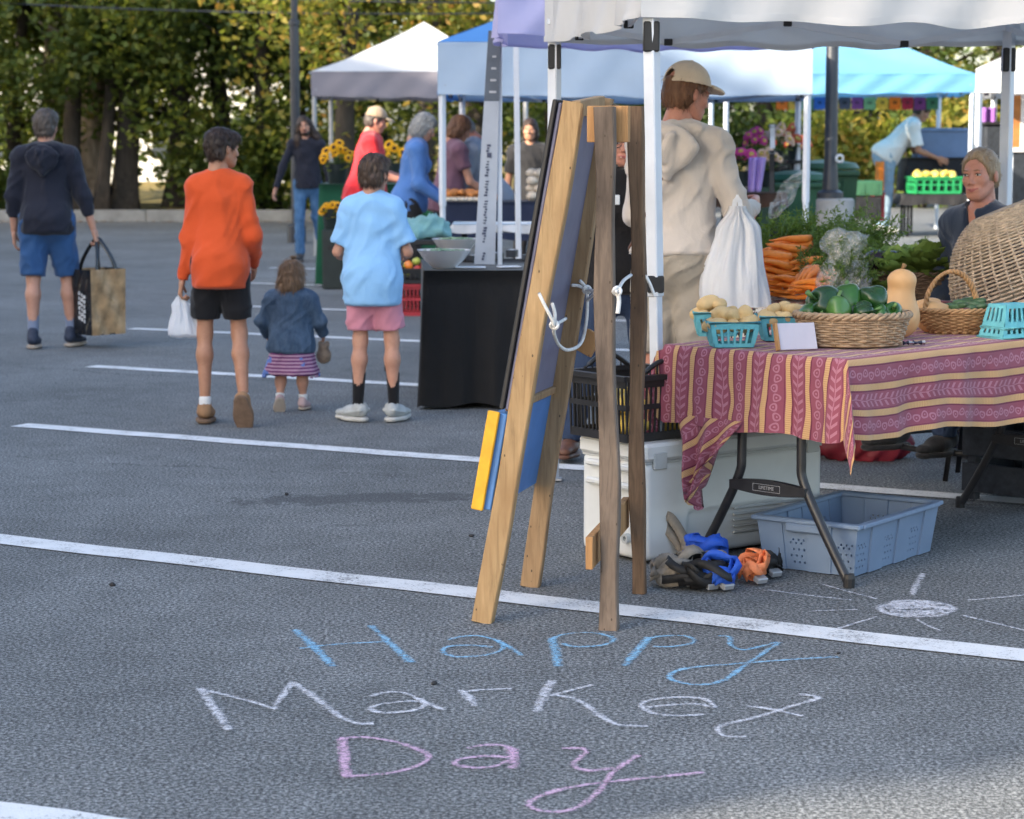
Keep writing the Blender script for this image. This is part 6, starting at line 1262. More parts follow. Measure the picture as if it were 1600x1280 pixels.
# tables and goods under the mid tent
a = W(775, 352, 15.6); draped_table('white topped trestle behind the black clothed table', (a.x+.12, a.y), (.42, .30), W(775, 352, 15.3).z, c_wht, drop=.05)
a = W(770, 310, 19.4); draped_table('navy clothed table with pastries under the pale blue tent', (a.x+.12, a.y), (.52, .30), W(770, 316, 19.1).z, c_nvy, drop=.32); ztp = W(770, 316, 19.1).z+.008
tr = thing('pastry_tray', 'tray of orange pastries on the navy clothed table', 'tray', (W(722, 300, 19.3).x, 19.3, ztp)); MB().box((W(722, 300, 19.3).x, 19.3, ztp+.02), (.17, .14, .02), None, .006).build('tray', M('wicker_tray', (0.30, 0.17, 0.08), 0.8), tr, world=True)
pm2 = blob_mesh('pastry_mesh', (.05, .035, .028), 0, 0, seed=9, amp=.12); m_past = M('baked_crust', (0.46, 0.18, 0.05), 0.6, 0.3, 20)
for i in range(14): 
    o = place('pastry', pm2, m_past, (W(722, 300, 19.3).x-.13+(i % 5)*.065, 19.22+(i//5)*.07, ztp+.055+.01*(i % 3)), (0, 0, i*.8)); props(o, 'orange-brown pastry on the tray beside the mauve vest', 'pastry', 'pastries on the tray')
eg = blob_mesh('loaf_mesh', (.055, .05, .04), 0, 0, seed=12, amp=.1); m_loaf = M('floury_loaf', (0.62, 0.55, 0.46), 0.8, 0.2, 15)
for i in range(11):
    o = place('bread_roll', eg, m_loaf, (W(842, 300, 19.4).x-.06+(i % 3)*.07, 19.3+.06*(i % 2), ztp+.04+(i//3)*.065), (0, 0, i)); props(o, 'pale floury roll in the stack left of the easel', 'bread roll', 'bread rolls stacked left of the easel')
for i in range(12):
    o = place('egg', eg, m_cer, (W(700, 316, 18.95).x+i*.032, 18.92+.02*(i % 2), ztp+.02), (0, 0, i), .42); props(o, 'white egg in the row along the front of the navy table', 'egg', 'eggs along the navy table')
# teal cloth heap and dark shapes left of the bowls
F = SDF((-.3, -.25, -.02), (.3, .25, .3), .014); F.ell((0, 0, .03), (.17, .12, .08), None, .03); F.ell((.07, .02, .08), (.09, .08, .06), None, .03); F.plane((0, 0, 0), (0, 0, -1)); p = W(658, 372, 14.6)
hp = thing('side_table', 'small dark table holding the teal cloth heap', 'table', (p.x, p.y, 0)); MB().box((p.x, p.y, p.z-.02), (.26, .22, .016), None, .004).build('tabletop', m_blackp, hp, world=True)
for sx_ in (-1, 1):
    for sy_ in (-1, 1): MB().tube([(p.x+sx_*.2, p.y+sy_*.18, p.z-.03), (p.x+sx_*.22, p.y+sy_*.2, 0)], .014, 6).build('leg', m_legm, hp, True, True)
o = sdf_obj(F, 'folded_cloth', cloth_mat('teal_cloth', (0.16, 0.34, 0.36)), disp=folds(.02, 5, (14, 14, 14))); o.location = (p.x, p.y, p.z); props(o, 'teal cloth heap right of the boy in light blue', 'cloth')
# ------------------------------------------------------------------ right background
def wheelie(label, px, Y, mat, rz=0.0):
    a = W(px, 300, Y); gz = float(ground_z(a.x, Y)); t = thing('wheelie_bin', label, 'bin', (a.x, Y, gz), rz)
    vs = [(-.23, -.24, .06), (.23, -.24, .06), (.23, .22, .06), (-.23, .22, .06), (-.29, -.33, .98), (.29, -.33, .98), (.29, .34, .98), (-.29, .34, .98)]
    MB().add(vs, [(0, 3, 2, 1), (4, 5, 6, 7), (0, 1, 5, 4), (1, 2, 6, 5), (2, 3, 7, 6), (3, 0, 4, 7)]).build('body', mat, t)
    for x in (-.16, 0, .16): MB().bar((x*.85, -.262, .12), (x, -.342, .9), .035, .02, (0, -1, 0), .004).build('rib', mat, t)
    MB().box((0, -.015, .965), (.305, .35, .025), None, .012).build('rim', mat, t)
    ld = MB().lathe([(.30, 1.0), (.305, 1.015), (.27, 1.06), (.10, 1.09), (.001, 1.095)], (0, 0, 0), 24, 1.05, 1.16).build('lid', mat, t, 'auto')
    MB().tube([(-.25, .38, .97), (.25, .38, .97)], .018, 8).build('handle', mat, t, True)
    for s in (-1, 1): MB().tube([(s*.25, .24, .1), (s*.30, .24, .1)], .1, 16).build('wheel', m_blackp, t, 'auto')
m_bin = M('green_bin_plastic', (0.035, 0.115, 0.06), 0.5, 0.1, 4); m_bin2 = M('dark_green_bin_plastic', (0.03, 0.09, 0.045), 0.5, 0.1, 4)
wheelie('green wheelie bin left of the tall lamp post', 1244, 20.3, m_bin, .15); wheelie('green wheelie bin behind the tall lamp post', 1290, 21.6, m_bin2, -.1)
gt = W(1175, 300, 19.7); fz = W(1175, 302, 19.5).z; tt = draped_table('dark brown topped flower table under the pale blue tent', (gt.x-.02, gt.y), (.30, .22), fz, cloth_mat('brown_table_cloth', (0.06, 0.035, 0.025)), drop=.12)
m_pinkp = M('magenta_petal', (0.62, 0.07, 0.32), 0.6, 0.15, 20); m_redf = M('red_petal', (0.34, 0.02, 0.025), 0.6, 0.15, 20); m_cream = M('cream_petal', (0.75, 0.55, 0.42), 0.6, 0.15, 20); m_salm = M('salmon_petal', (0.66, 0.15, 0.08), 0.6, 0.15, 20); m_dy = M('pale_yellow_disc', (0.55, 0.40, 0.1), 0.8)
def fb(px, Y, py, lab, pet, hg, sp, n, fr, sd, bk=m_bucket): p = W(px, py, Y); flower_bucket(lab, (p.x, Y, p.z), hg, sp, n, pet, m_dy, fr, bk, sd, .06, .13)
fb(1160, 19.55, 292, 'magenta dahlias in a dark vase left of the white cloth', m_pinkp, .36, .12, 8, .055, 21); fb(1130, 19.8, 292, 'small red flowers in a vase behind the shopper', m_redf, .24, .12, 9, .03, 22); fb(1196, 19.7, 292, 'cream and pink flowers beside the lavender cloth', m_cream, .34, .13, 10, .05, 23)
fb(1214, 21.0, 258, 'white and pink blooms left of the wheelie bins', m_cream, .36, .14, 12, .05, 26); fb(1178, 20.6, 275, 'bright pink blooms behind the lavender cloth', m_pinkp, .46, .12, 11, .05, 27); fb(1240, 21.4, 250, 'orange-red blooms over the left wheelie bin', m_salm, .30, .14, 12, .05, 28)
fb(1232, 22.6, 262, 'red flowers above the wheelie bins', m_redf, .36, .15, 13, .042, 24); fb(1252, 22.8, 262, 'salmon flowers behind the left wheelie bin', m_salm, .34, .12, 10, .042, 25)
for (px_, Y_, py_, lab_) in ((1214, 21.0, 258, 'left'), (1178, 20.6, 275, 'far left'), (1240, 21.4, 250, 'right')):
    q_ = W(px_, py_, Y_); g_ = float(ground_z(q_.x, Y_)); st_ = thing('flower_stand', 'narrow dark stand under the %s blooms of the flower stall' % lab_, 'stand', (q_.x, Y_, g_)); MB().lathe([(.12, g_), (.12, g_+.03), (.03, g_+.05), (.03, q_.z-.04), (.10, q_.z-.03), (.10, q_.z-.002)], (q_.x, Y_, 0), 14).build('pedestal', m_blackp, st_, 'auto', True); MB().lathe([(.125, g_), (.125, g_+.015)], (q_.x, Y_, .0005), 14).build('foot', m_bucket, st_, 'auto', True)
pz = W(1240, 262, 22.7); o = draped_table('dark table behind the wheelie bins holding flowers', (pz.x, 22.75), (.45, .25), pz.z, c_dark, drop=.4)
p = W(1183, 300, 19.35); mb = MB()
zt_l, zb_l = W(1183, 246, 19.35).z, W(1183, 300, 19.35).z
mb.grid(lambda u, v: Vector((p.x-.075+.15*u*(1-.25*v), 19.35+.03*math.sin(u*14)+.04*v, zt_l+(zb_l-zt_l)*v)), 24, 10); o = mb.build('lavender_cloth', cloth_mat('lavender_cotton', (0.42, 0.30, 0.68)), None, True); solidify(o, .004); props(o, 'lavender cloth hanging at the front of the flower stall', 'cloth')
for (px, wd, y0, y1, m_, lab) in ((1207, .05, 195, 232, m_pole, 'short white pipe hanging above the flower stall'), (1206, .05, 236, 302, m_blackp, 'short black pipe stand at the flower stall'),):
    o = thing('stand_pipe', lab, 'pipe', W(px, y1, 19.2)); MB().tube([W(px, y1, 19.2), W(px, y0, 19.2)], wd*.45, 10).build('pipe', m_, o, 'auto', True); MB().tube([W(px, y0+4, 19.2), W(px, y0-1, 19.2)], wd*.6, 10).build('collar', m_poleg, o, 'auto', True)
MB_ = MB(); p = W(1206, 312, 19.2)
# bunting
bl = thing('paper_bunting', 'string of coloured cut-paper flags under the blue tent', 'bunting', W(1330, 145, 26.0)); cols = [(.75, .20, .03), (.70, .42, .08), (.12, .30, .25), (.05, .16, .50), (.20, .06, .22), (.10, .10, .14), (.26, .08, .26), (.24, .42, .22), (.72, .45, .06), (.78, .20, .02), (.45, .03, .06), (.22, .05, .18), (.07, .20, .10)]
MB().tube([W(1205+q*13.5, 148+3*math.sin(q*.5), 26.0) for q in range(21)], .006, 5).build('cord', m_poleg, bl, True, True)
for i, cxx in enumerate(cols):
    px = 1222+i*19.6; a = W(px, 152, 26.0); mb = MB(); w_, h_ = .066, .15
    n = 6; vs = [(a.x-w_+2*w_*q/n, 26.0, a.z) for q in range(n+1)]+[(a.x-w_+2*w_*q/n, 26.0-.01, a.z-h_+(.016 if q % 2 else 0)) for q in range(n+1)]; mb.add(vs, [(q, q+1, n+2+q, n+1+q) for q in range(n)])
    f = mb.build('flag', M('paper_%d' % i, cxx, 0.85, 0.1, 30, translucent=0.4), bl, False, True); solidify(f, .002)
    cut = MB(); cut.box((a.x, 25.987, a.z-.06), (.022, .002, .018)); cut.build('cut_motif', M('paper_shadow_%d' % i, tuple(c*.35 for c in cxx), .9), f, False, True)
# goods by the bending helper
gz = float(ground_z(4.9, 27)); m_gp = M('green_crate_plastic', (0.02, 0.30, 0.10), 0.45, 0.1, 8); m_bp = M('steel_blue_tub', (0.16, 0.24, 0.40), 0.5, 0.1, 4); m_ysq = M('yellow_squash_skin', (0.70, 0.50, 0.10), 0.4, 0.15, 8)
p = W(1462, 285, 26.6); draped_table('dark trestle beneath the green crates', (p.x, 26.7), (.42, .3), p.z-.14, c_dark, drop=.12)
lug_crate('produce_crate', 'bright green crate of yellow squash in front of the bending helper', (p.x-.02, 26.6, p.z-.13), (.28, .2), .2, Matrix.Rotation(.1, 3, 'Z'), m_gp, slots=6)
sq = blob_mesh('summer_squash_mesh', (.06, .05, .045), 0, 0, seed=15, amp=.1)
for i in range(14): o = place('yellow_squash', sq, m_ysq, (p.x-.22+(i % 5)*.1, 26.5+(i//5)*.1, p.z+.075+.02*(i % 2)), (0, .3*i, i)); props(o, 'yellow squash heaped in the bright green crate', 'squash', 'yellow squash in the green crate')
t = thing('storage_tub', 'steel blue storage tub behind the bending helper', 'tub', W(1470, 250, 27.6)); q = W(1470, 246, 27.6)
MB().add([(q.x-.30, 27.5, q.z), (q.x+.30, 27.5, q.z), (q.x+.30, 27.9, q.z), (q.x-.30, 27.9, q.z), (q.x-.34, 27.45, q.z+.34), (q.x+.34, 27.45, q.z+.34), (q.x+.34, 27.95, q.z+.34), (q.x-.34, 27.95, q.z+.34)], [(0, 3, 2, 1), (4, 5, 6, 7), (0, 1, 5, 4), (1, 2, 6, 5), (2, 3, 7, 6), (3, 0, 4, 7)]).build('body', m_bp, t, world=True); MB().box((q.x, 27.7, q.z+.335), (.36, .27, .02), None, .008).build('rim', m_bp, t, world=True)
draped_table('dark table under the steel blue tub', (q.x, 27.7), (.45, .32), q.z-.008, c_dark, drop=.4)
def soft_bag(label, loc, r, mat, name='sack', seed=1, cat='bag', amp=.03):
    F = SDF((-r[0]*1.4, -r[1]*1.4, -.02), (r[0]*1.4, r[1]*1.4, r[2]*1.5), max(r)/16); F.ell((0, 0, r[2]*.42), (r[0], r[1], r[2]*.5), None, .03); F.ell((r[0]*.1, 0, r[2]*.8), (r[0]*.55, r[1]*.55, r[2]*.35), None, .06); F.plane((0, 0, 0.004), (0, 0, -1))
    o = sdf_obj(F, name, mat, disp=folds(amp, seed, (9, 9, 6))); o.location = loc; props(o, label, cat); return o
p = G(1458, 346, gz); soft_bag('white and yellow sack standing below the green crate', (p.x, 26.1, gz+.32), (.22, .16, .5), M('pale_sack', (0.75, 0.62, 0.42), 0.8), seed=2); bx = thing('stacked_crate', 'dark crate under the pale sack', 'crate', (p.x, 26.1, gz)); MB().box((p.x, 26.1, gz+.16), (.25, .2, .155), None, .01).build('box', m_blackp, bx, world=True); MB().box((p.x, 25.897, gz+.24), (.06, .004, .02), None, .002).build('hand_hold', m_bin, bx, world=True)
for (px, py0, py1, hw, Y, m_, lab) in ((1355, 282, 306, .16, 26.5, m_bin, 'green crate on top of the stack left of the bending helper'), (1352, 307, 342, .17, 26.5, m_blackp, 'navy black crate at the foot of the stack left of the helper'), (1372, 300, 345, .06, 26.9, m_redp, 'dark red crate tucked behind the dark stack'), (1374, 252, 298, .03, 27.2, m_pepo, 'orange panel behind the helper\'s legs')):
    z0, z1 = W(px, py1, Y).z, W(px, py0, Y).z; z0 = max(z0, float(ground_z(W(px, 300, Y).x, Y))); xx = W(px, 300, Y).x
    o = thing('stacked_crate', lab, 'crate', (xx, Y, z0)); MB().box((xx, Y, (z0+z1)/2), (hw, .16, (z1-z0)/2-.002), None, .01).build('box', m_, o, world=True)
    for s_ in (-1, 1): MB().box((xx+s_*hw*.5, Y-.163, (z0+z1)/2), (hw*.18, .004, (z1-z0)*.32), None, .002).build('rib', m_, o, world=True)
# right tent: purple cloth, framed picture, dark bins
gz = float(ground_z(4.3, 20.5)); p = W(1541, 200, 21); mb = MB(); z1, z0 = W(1541, 168, 21).z, W(1541, 236, 21).z
mb.grid(lambda u, v: Vector((p.x-.08+.17*u, 21+.035*math.sin(u*13), z1+(z0-z1)*v)), 20, 8); o = mb.build('purple_cloth', cloth_mat('purple_cotton', (0.24, 0.10, 0.36)), None, True); solidify(o, .004); props(o, 'purple cloth hanging inside the sunlit white tent', 'cloth')
t = thing('framed_picture', 'orange picture in a white frame at the right edge', 'picture', W(1581, 232, 19.9)); a0, a1 = W(1581, 238, 19.9), W(1581, 142, 19.9); cx_ = a0.x
MB().box((cx_, 19.9, (a0.z+a1.z)/2), (.065, .012, (a1.z-a0.z)/2-.04)).build('picture', M('orange_print', (0.42, 0.17, 0.05), 0.7, 0.25, 5), t, world=True)
for (dx, dz, hx, hz) in ((-.085, 0, .019, (a1.z-a0.z)/2), (.085, 0, .019, (a1.z-a0.z)/2), (0, (a1.z-a0.z)/2-.02, .0655, .02), (0, -(a1.z-a0.z)/2+.02, .0655, .02)): MB().box((cx_+dx, 19.895, (a0.z+a1.z)/2+dz), (hx, .016, hz), None, .003).build('frame', m_cer, t, world=True)
MB().box((cx_, 19.95, (a0.z+gz)/2), (.02, .02, (a0.z-gz)/2)).build('stand', m_pole, t, world=True)
for (px, hw, Y, top, lab) in ((1553, .13, 20.9, 196, 'tall dark bin inside the sunlit white tent'), (1593, .13, 20.6, 238, 'dark bin behind the seated stallholder')):
    xx = W(px, 300, Y).x; z1 = W(px, top, Y).z; o = thing('dark_bin', lab, 'bin', (xx, Y, gz)); MB().box((xx, Y, (z1+gz)/2), (hw, .16, (z1-gz)/2), None, .02).build('body', m_pack, o, world=True); MB().box((xx, Y, z1+.015), (hw+.015, .175, .015), None, .006).build('lid', m_blackp, o, world=True)
# ------------------------------------------------------------------ things on the near table
def wicker_mat(name, c): return M(name, c, 0.65, 0.28, 30, 0.4, 90, rvar=.1)
m_wick = wicker_mat('pale_wicker', (0.34, 0.235, 0.145)); m_wick2 = wicker_mat('golden_wicker', (0.40, 0.225, 0.10)); m_wick3 = wicker_mat('dark_wicker', (0.13, 0.08, 0.05)); m_wick4 = wicker_mat('bleached_wicker', (0.46, 0.36, 0.26))
def wicker(t, c, prof, rows, stakes, mat, R=None, seg=4, rad=None, rim=True, base=True, rimr=None, gap=1.0, stake_r=None):
    c = Vector(c); R = R or Matrix.Identity(3); wv = MB(); n = stakes*seg
    P = lambda x, y, z: c+R @ Vector((x, y, z))
    for i in range(rows):
        f = (i+.5)/rows; rx, ry, z = prof(f); h_ = (Vector(prof((i+1)/rows))-Vector(prof(i/rows))).length; r = rad or h_*.5*gap; am = r*.75; vs = []
        for k in range(n):
            a = 2*math.pi*k/n; o = am*math.cos(math.pi*(k/seg))*(1 if i % 2 else -1); vs.append(P((rx+o)*math.cos(a), (ry+o)*math.sin(a), z))
        wv.tube(vs, r, 5, closed=True)
    o = wv.build('weave', mat, t, True, True); o['kind'] = 'stuff'
    sk = MB()
    for k in range(stakes):
        a = 2*math.pi*k/stakes; sk.tube([P(prof(q/6)[0]*math.cos(a), prof(q/6)[1]*math.sin(a), prof(q/6)[2]) for q in range(7)], stake_r or .0035, 5)
    o = sk.build('stakes', mat, t, True, True); o['kind'] = 'stuff'
    if rim:
        rx, ry, z = prof(1.0); rr = rimr or .009; bd = MB()
        for ph in (0, 2.1, 4.2):
            m = 90; bd.tube([P((rx+rr*.9*math.cos(k*2*math.pi*14/m+ph))*math.cos(2*math.pi*k/m), (ry+rr*.9*math.cos(k*2*math.pi*14/m+ph))*math.sin(2*math.pi*k/m), z+rr*.5+rr*.9*math.sin(k*2*math.pi*14/m+ph)) for k in range(m)], rr*.8, 5, closed=True)
        o = bd.build('rim_braid', mat, t, True, True); o['kind'] = 'stuff'
    if base: rx, ry, z = prof(0.0); MB().lathe([(.001, z+.002), (1.0, z+.002), (1.0, z+.008), (.001, z+.008)], c, 28, rx, ry, R).build('base', mat, t, False, True) if R == Matrix.Identity(3) else MB().add([P(rx*math.cos(x), ry*math.sin(x), z+.004) for x in np.linspace(0, 6.283, 25)[:-1]], [tuple(range(24))]).build('base', mat, t, False, True)
TB = TZ+.0075
RU = rot3(U, Vv, Vector((0, 0, 1))); RW = Matrix.Rotation(.08, 3, 'Z')
# --- green peppers in the oval basket
pc = G(1331, 540, TB); pc.z = TB; pk = thing('wicker_basket', 'low oval wicker basket heaped with green peppers at the table corner', 'basket', pc)
wicker(pk, pc, lambda f: (.165+.032*f**.8, .115+.026*f**.8, .004+.100*f), 12, 30, m_wick, RW, 4, gap=1.05)
m_gpep = M('green_pepper_skin', (0.022, 0.085, 0.012), 0.3, 0.35, 9, spec=0.5, coat=0.08); m_gpep2 = M('pale_green_pepper_skin', (0.06, 0.15, 0.03), 0.3, 0.25, 9, spec=0.5, coat=0.08); m_gpep3 = M('dark_green_pepper_skin', (0.010, 0.042, 0.008), 0.28, 0.35, 9, spec=0.5, coat=0.08)
def bell(seed, lob, l=1.15):
    me = blob_mesh('bell_pepper_mesh', (.043, .043, .043*l), lob, .36, h=.0036, seed=seed, amp=.10, lobamp=.09); return me
bells = [bell(s, 3+s % 2, 1.0+.15*(s % 3)) for s in (1, 2, 3, 4)]
stem_me = None
def bell_at(px, py, Y, rot, sc, mat, lab, v):
    p = W(px, py, Y); t = thing('bell_pepper', lab, 'pepper', p, group='green peppers in the oval basket')
    o = place('flesh', bells[v].copy(), mat, (0, 0, 0), rot, sc, t)
    Rm = Matrix.Rotation(rot[2], 3, 'Z') @ Matrix.Rotation(rot[1], 3, 'Y') @ Matrix.Rotation(rot[0], 3, 'X'); b0 = Rm @ Vector((0, 0, .024*sc)); b1 = Rm @ Vector((.004, .002, .052*sc)); b2 = Rm @ Vector((.012, .004, .070*sc))
    MB().tube([b0, b1, b2], [.008*sc, .006*sc, .0075*sc], 7).build('stalk', M('pepper_stalk', (0.11, 0.20, 0.06), 0.6, 0.2, 20), t, True)
yb0 = pc.y
for (px, py, dy, rot, sc, mt, v_, lab) in ((1290, 488, .0, (.3, -1.2, .3), 1.15, m_gpep3, 1, 'dark glossy green pepper lying at the left of the oval basket'), (1325, 483, .03, (-.6, .35, .5), 1.05, m_gpep, 0, 'upright green pepper in the middle of the heap'), (1363, 483, .02, (-1.0, .5, 1.0), 1.05, m_gpep3, 2, 'deep green blocky pepper at the right of the heap'),
        (1310, 497, -.055, (-.4, .1, .2), .85, m_gpep2, 3, 'pale green pepper with long stalk at the front of the heap'), (1266, 502, -.01, (1.2, .9, .2), .75, m_gpep, 1, 'small green pepper at the left rim'), (1393, 502, .0, (1.0, -.7, .4), .75, m_gpep, 3, 'small green pepper at the right rim'), (1350, 502, -.06, (1.3, .2, 1.4), .75, m_gpep3, 2, 'dark pepper sunk in the front right of the heap'), (1300, 508, .05, (.2, 1.2, 2), .9, m_gpep, 0, 'green pepper buried under the left of the heap'), (1340, 510, .0, (.2, .2, 2), .95, m_gpep3, 1, 'green pepper buried in the centre of the heap'), (1374, 508, -.03, (.4, 1.0, 2), .8, m_gpep, 2, 'green pepper buried under the right of the heap')):
    bell_at(px, py-13, yb0+dy, rot, sc*1.18, mt, lab, v_)
# --- pulp cartons with potatoes
m_pulp = M('turquoise_pulp', (0.13, 0.44, 0.50), 0.9, 0.10, 14, 0.5, 120); m_pot = M('potato_skin', (0.60, 0.42, 0.20), 0.75, 0.14, 12, 0.25, 70)
def carton(label, c, rz, hx=.088, hy=.062, hh=.085, flip=False, name='pulp_carton', parent=None):
    t = thing(name, label, 'carton', c, rz); sg = -1 if flip else 1
    z = lambda q: q if not flip else hh-q
    k0 = .78
    def ring(f, d=0): return [(sx*(hx*(k0+(1-k0)*f)-d), sy*(hy*(k0+(1-k0)*f)-d), z(hh*f)) for sx, sy in ((-1, -1), (1, -1), (1, 1), (-1, 1))]
    MB().box((0, 0, z(.004)), (hx*k0, hy*k0, .003)).build('base', m_pulp, t)
    for i in range(4):
        n = 7 if i % 2 == 0 else 5; a0, b0 = Vector(ring(0)[i]), Vector(ring(0)[(i+1) % 4]); a1, b1 = Vector(ring(1)[i]), Vector(ring(1)[(i+1) % 4]); up = (Vector((0, 0, 1)))
        w = MB(); out = ((a0+b0)/2); out.z = 0; out.normalize()
        for f0, f1 in ((.0, .16), (.74, 1.0)):
            pa, pb, pc_, pd = a0.lerp(a1, f0), b0.lerp(b1, f0), b0.lerp(b1, f1), a0.lerp(a1, f1); vs = [pa, pb, pc_, pd]; vs += [v-out*.003 for v in vs]; w.add(vs, [(0, 1, 2, 3), (7, 6, 5, 4), (0, 4, 5, 1), (1, 5, 6, 2), (2, 6, 7, 3), (3, 7, 4, 0)])
        for k_ in range(n):
            e0, e1 = (k_+.0)/n+(.0 if k_ == 0 else .045), (k_+1)/n-(.0 if k_ == n-1 else .045)
            lo0, lo1, hi0, hi1 = a0.lerp(b0, e0), a0.lerp(b0, e1), a1.lerp(b1, e0), a1.lerp(b1, e1); vs = [lo0.lerp(hi0, .15), lo1.lerp(hi1, .15), lo1.lerp(hi1, .76), lo0.lerp(hi0, .76)]; vs = [v+out*.0012 for v in vs]; vs += [v-out*.0035 for v in vs]; w.add(vs, [(0, 1, 2, 3), (7, 6, 5, 4), (0, 4, 5, 1), (1, 5, 6, 2), (2, 6, 7, 3), (3, 7, 4, 0)])
        o = w.build('side', m_pulp, t); o['kind'] = 'stuff'
    rim = MB(); rim.tube([Vector(q)+Vector((0, 0, 0)) for q in ring(1)], .006, 6, closed=True); rim.build('rim', m_pulp, t, True); return t
def potato_me(s): return blob_mesh('potato_mesh', (.036, .027, .025), 0, 0, h=.0045, seed=s, amp=.22)
pots = [potato_me(s) for s in (1, 2, 3, 4, 5, 6, 7)]
def filled(label, px, py, rz, lab2, grp, n=9, seed=1):
    c = G(px, py, TB); c.z = TB; carton(label, c, rz); rg = random.Random(seed); R2 = Matrix.Rotation(rz, 3, 'Z')
    for i in range(n):
        if i < 6: q = Vector((-.055+.055*(i % 3), -.026+.052*(i//3), .076+rg.uniform(-.004, .006)))
        else: q = Vector((-.035+.04*(i-6)+rg.uniform(-.008, .008), rg.uniform(-.015, .015), .108+rg.uniform(-.003, .008)))
        o = place('potato', pots[(i*3+seed) % 7], m_pot, c+R2 @ q, (rg.uniform(-.4, .4), rg.uniform(-.4, .4), rg.uniform(0, 6)), rg.uniform(.8, 1.22)); props(o, lab2, 'potato', grp)
filled('turquoise pulp carton of potatoes at the front left of the table', 1143, 541, .10, 'potato in the front left turquoise carton', 'potatoes in the front left carton', 9, 3)
filled('turquoise pulp carton of potatoes left of the pepper basket', 1222, 531, .05, 'potato in the carton left of the pepper basket', 'potatoes in the carton beside the peppers', 9, 5)
filled('turquoise pulp carton half hidden behind the front left one', 1120, 524, .0, 'potato in the half hidden carton behind', 'potatoes in the half hidden carton', 8, 8)
# --- price card in a wooden block
c = G(1228, 548, TB); t = thing('price_card', 'white price card with a wooden edge leaning against the pepper basket', 'card', (c.x, c.y, TB), .35)
MB().box((.045, .012, .046), (.072, .004, .046), Matrix.Rotation(-.32, 3, 'X') @ Matrix.Rotation(.0, 3, 'Y'), .001).build('card', M('lilac_white_card', (0.52, 0.49, 0.55), 0.7, .04), t); MB().box((-.030, .012, .046), (.004, .012, .047), Matrix.Rotation(-.32, 3, 'X'), .001).build('wooden_edge', m_block, t)
# --- marker pen
c = G(1427, 540, TB); t = thing('marker_pen', 'white marker pen with dark cap lying between the baskets', 'pen', (c.x, c.y, TB), .1)
MB().tube([(-.018, 0, .0095), (.042, .008, .0095)], .0085, 12).build('barrel', m_cer, t, 'auto'); MB().tube([(-.036, -.0024, .0095), (-.018, 0, .0095)], .0078, 12).build('cap', m_ink, t, 'auto'); MB().tube([(.0, .0024, .0095), (.030, .0064, .0095)], .0087, 12).build('printed_band', m_ink, t, 'auto')
# --- butternut squash
m_but = M('butternut_skin', (0.62, 0.36, 0.16), 0.55, 0.08, 7, 0.12, 40)
def butternut(label, px, py, Y, rot, sc=1.0, z=None):
    F = SDF((-.11, -.11, -.03), (.11, .11, .30), .007); F.ell((0, 0, .065), (.068, .068, .068), None, .03); F.cone((0, 0, .08), (.006, 0, .185), .046, .046, .05); F.ell((.006, 0, .20), (.046, .046, .028), None, .02)
    p = W(px, py, Y)
    if z is not None: p.z = z
    t = thing('butternut_squash', label, 'squash', p, group='butternut squash on the table'); o = sdf_obj(F, 'flesh', m_but, t, disp=lambda V: .002*vnoise(V*30, 3)); s_ = MB().tube([(.006, 0, .222), (.008, 0, .240), (.014, .002, .250)], [.009, .007, .009], 7).build('stalk', M('dry_stalk', (0.22, 0.13, 0.06), 0.9), t, True)
    t.rotation_euler = rot; t.scale = (sc,)*3; return t
butternut('butternut squash standing upright behind the peppers', 1403, 500, 8.05, (.03, .02, 0), 1.06, TB)
butternut('butternut squash lying behind the handled basket', 1478, 486, 8.35, (0, 1.45, 2.6), .85, TB+.055); butternut('butternut squash lying with its neck to the right of the standing one', 1432, 486, 8.28, (0, 1.5, .3), .85, TB+.055)
butternut('butternut squash lying left of the peppers by the carrots', 1262, 492, 8.00, (0, 1.5, 1.3), .85, TB+.055); butternut('butternut squash peeping behind the left peppers', 1310, 480, 8.12, (0, 1.5, .8), .88, TB+.055); butternut('butternut squash in the gap behind the right peppers', 1368, 488, 8.02, (0, 1.5, 2.2), .85, TB+.055)
# --- handled basket with cucumbers
hc_ = G(1497, 519, TB); hc_.z = TB; hb = thing('handled_basket', 'golden wicker basket with arched handle holding small cucumbers', 'basket', hc_); RH = Matrix.Rotation(.25, 3, 'Z')
wicker(hb, hc_, lambda f: (.085+.088*f**.62, .060+.062*f**.62, .004+.078*f**1.15), 12, 34, m_wick2, RH, 3, gap=1.05, stake_r=.003, rimr=.007)
hd = MB()
for ph in (0, 2.1, 4.2): hd.tube([hc_+RH @ Vector((-.03+.105*math.cos(x)*1.0+.006*math.cos(x*16+ph), .006*math.sin(x*16+ph), .075+.150*math.sin(x)+.004*math.cos(x*16+ph))) for x in np.linspace(-.05, math.pi+.05, 60)], .006, 6)
hd.build('handle', m_wick2, hb, True, True)
m_cuc = M('cucumber_skin', (0.045, 0.095, 0.04), 0.4, 0.3, 25, 0.5, 90); m_bean = M('dark_bean_skin', (0.10, 0.035, 0.045), 0.4, 0.25, 20); cuc = MB(); cuc.lathe([(.001, -.055), (.011, -.050), (.0155, -.03), (.016, .02), (.012, .046), (.004, .055), (.001, .056)], (0, 0, 0), 10)
o = cuc.build('cucumber', m_cuc, None, True); cme = o.data; bpy.data.objects.remove(o); bme = cme.copy(); bme.materials.clear()
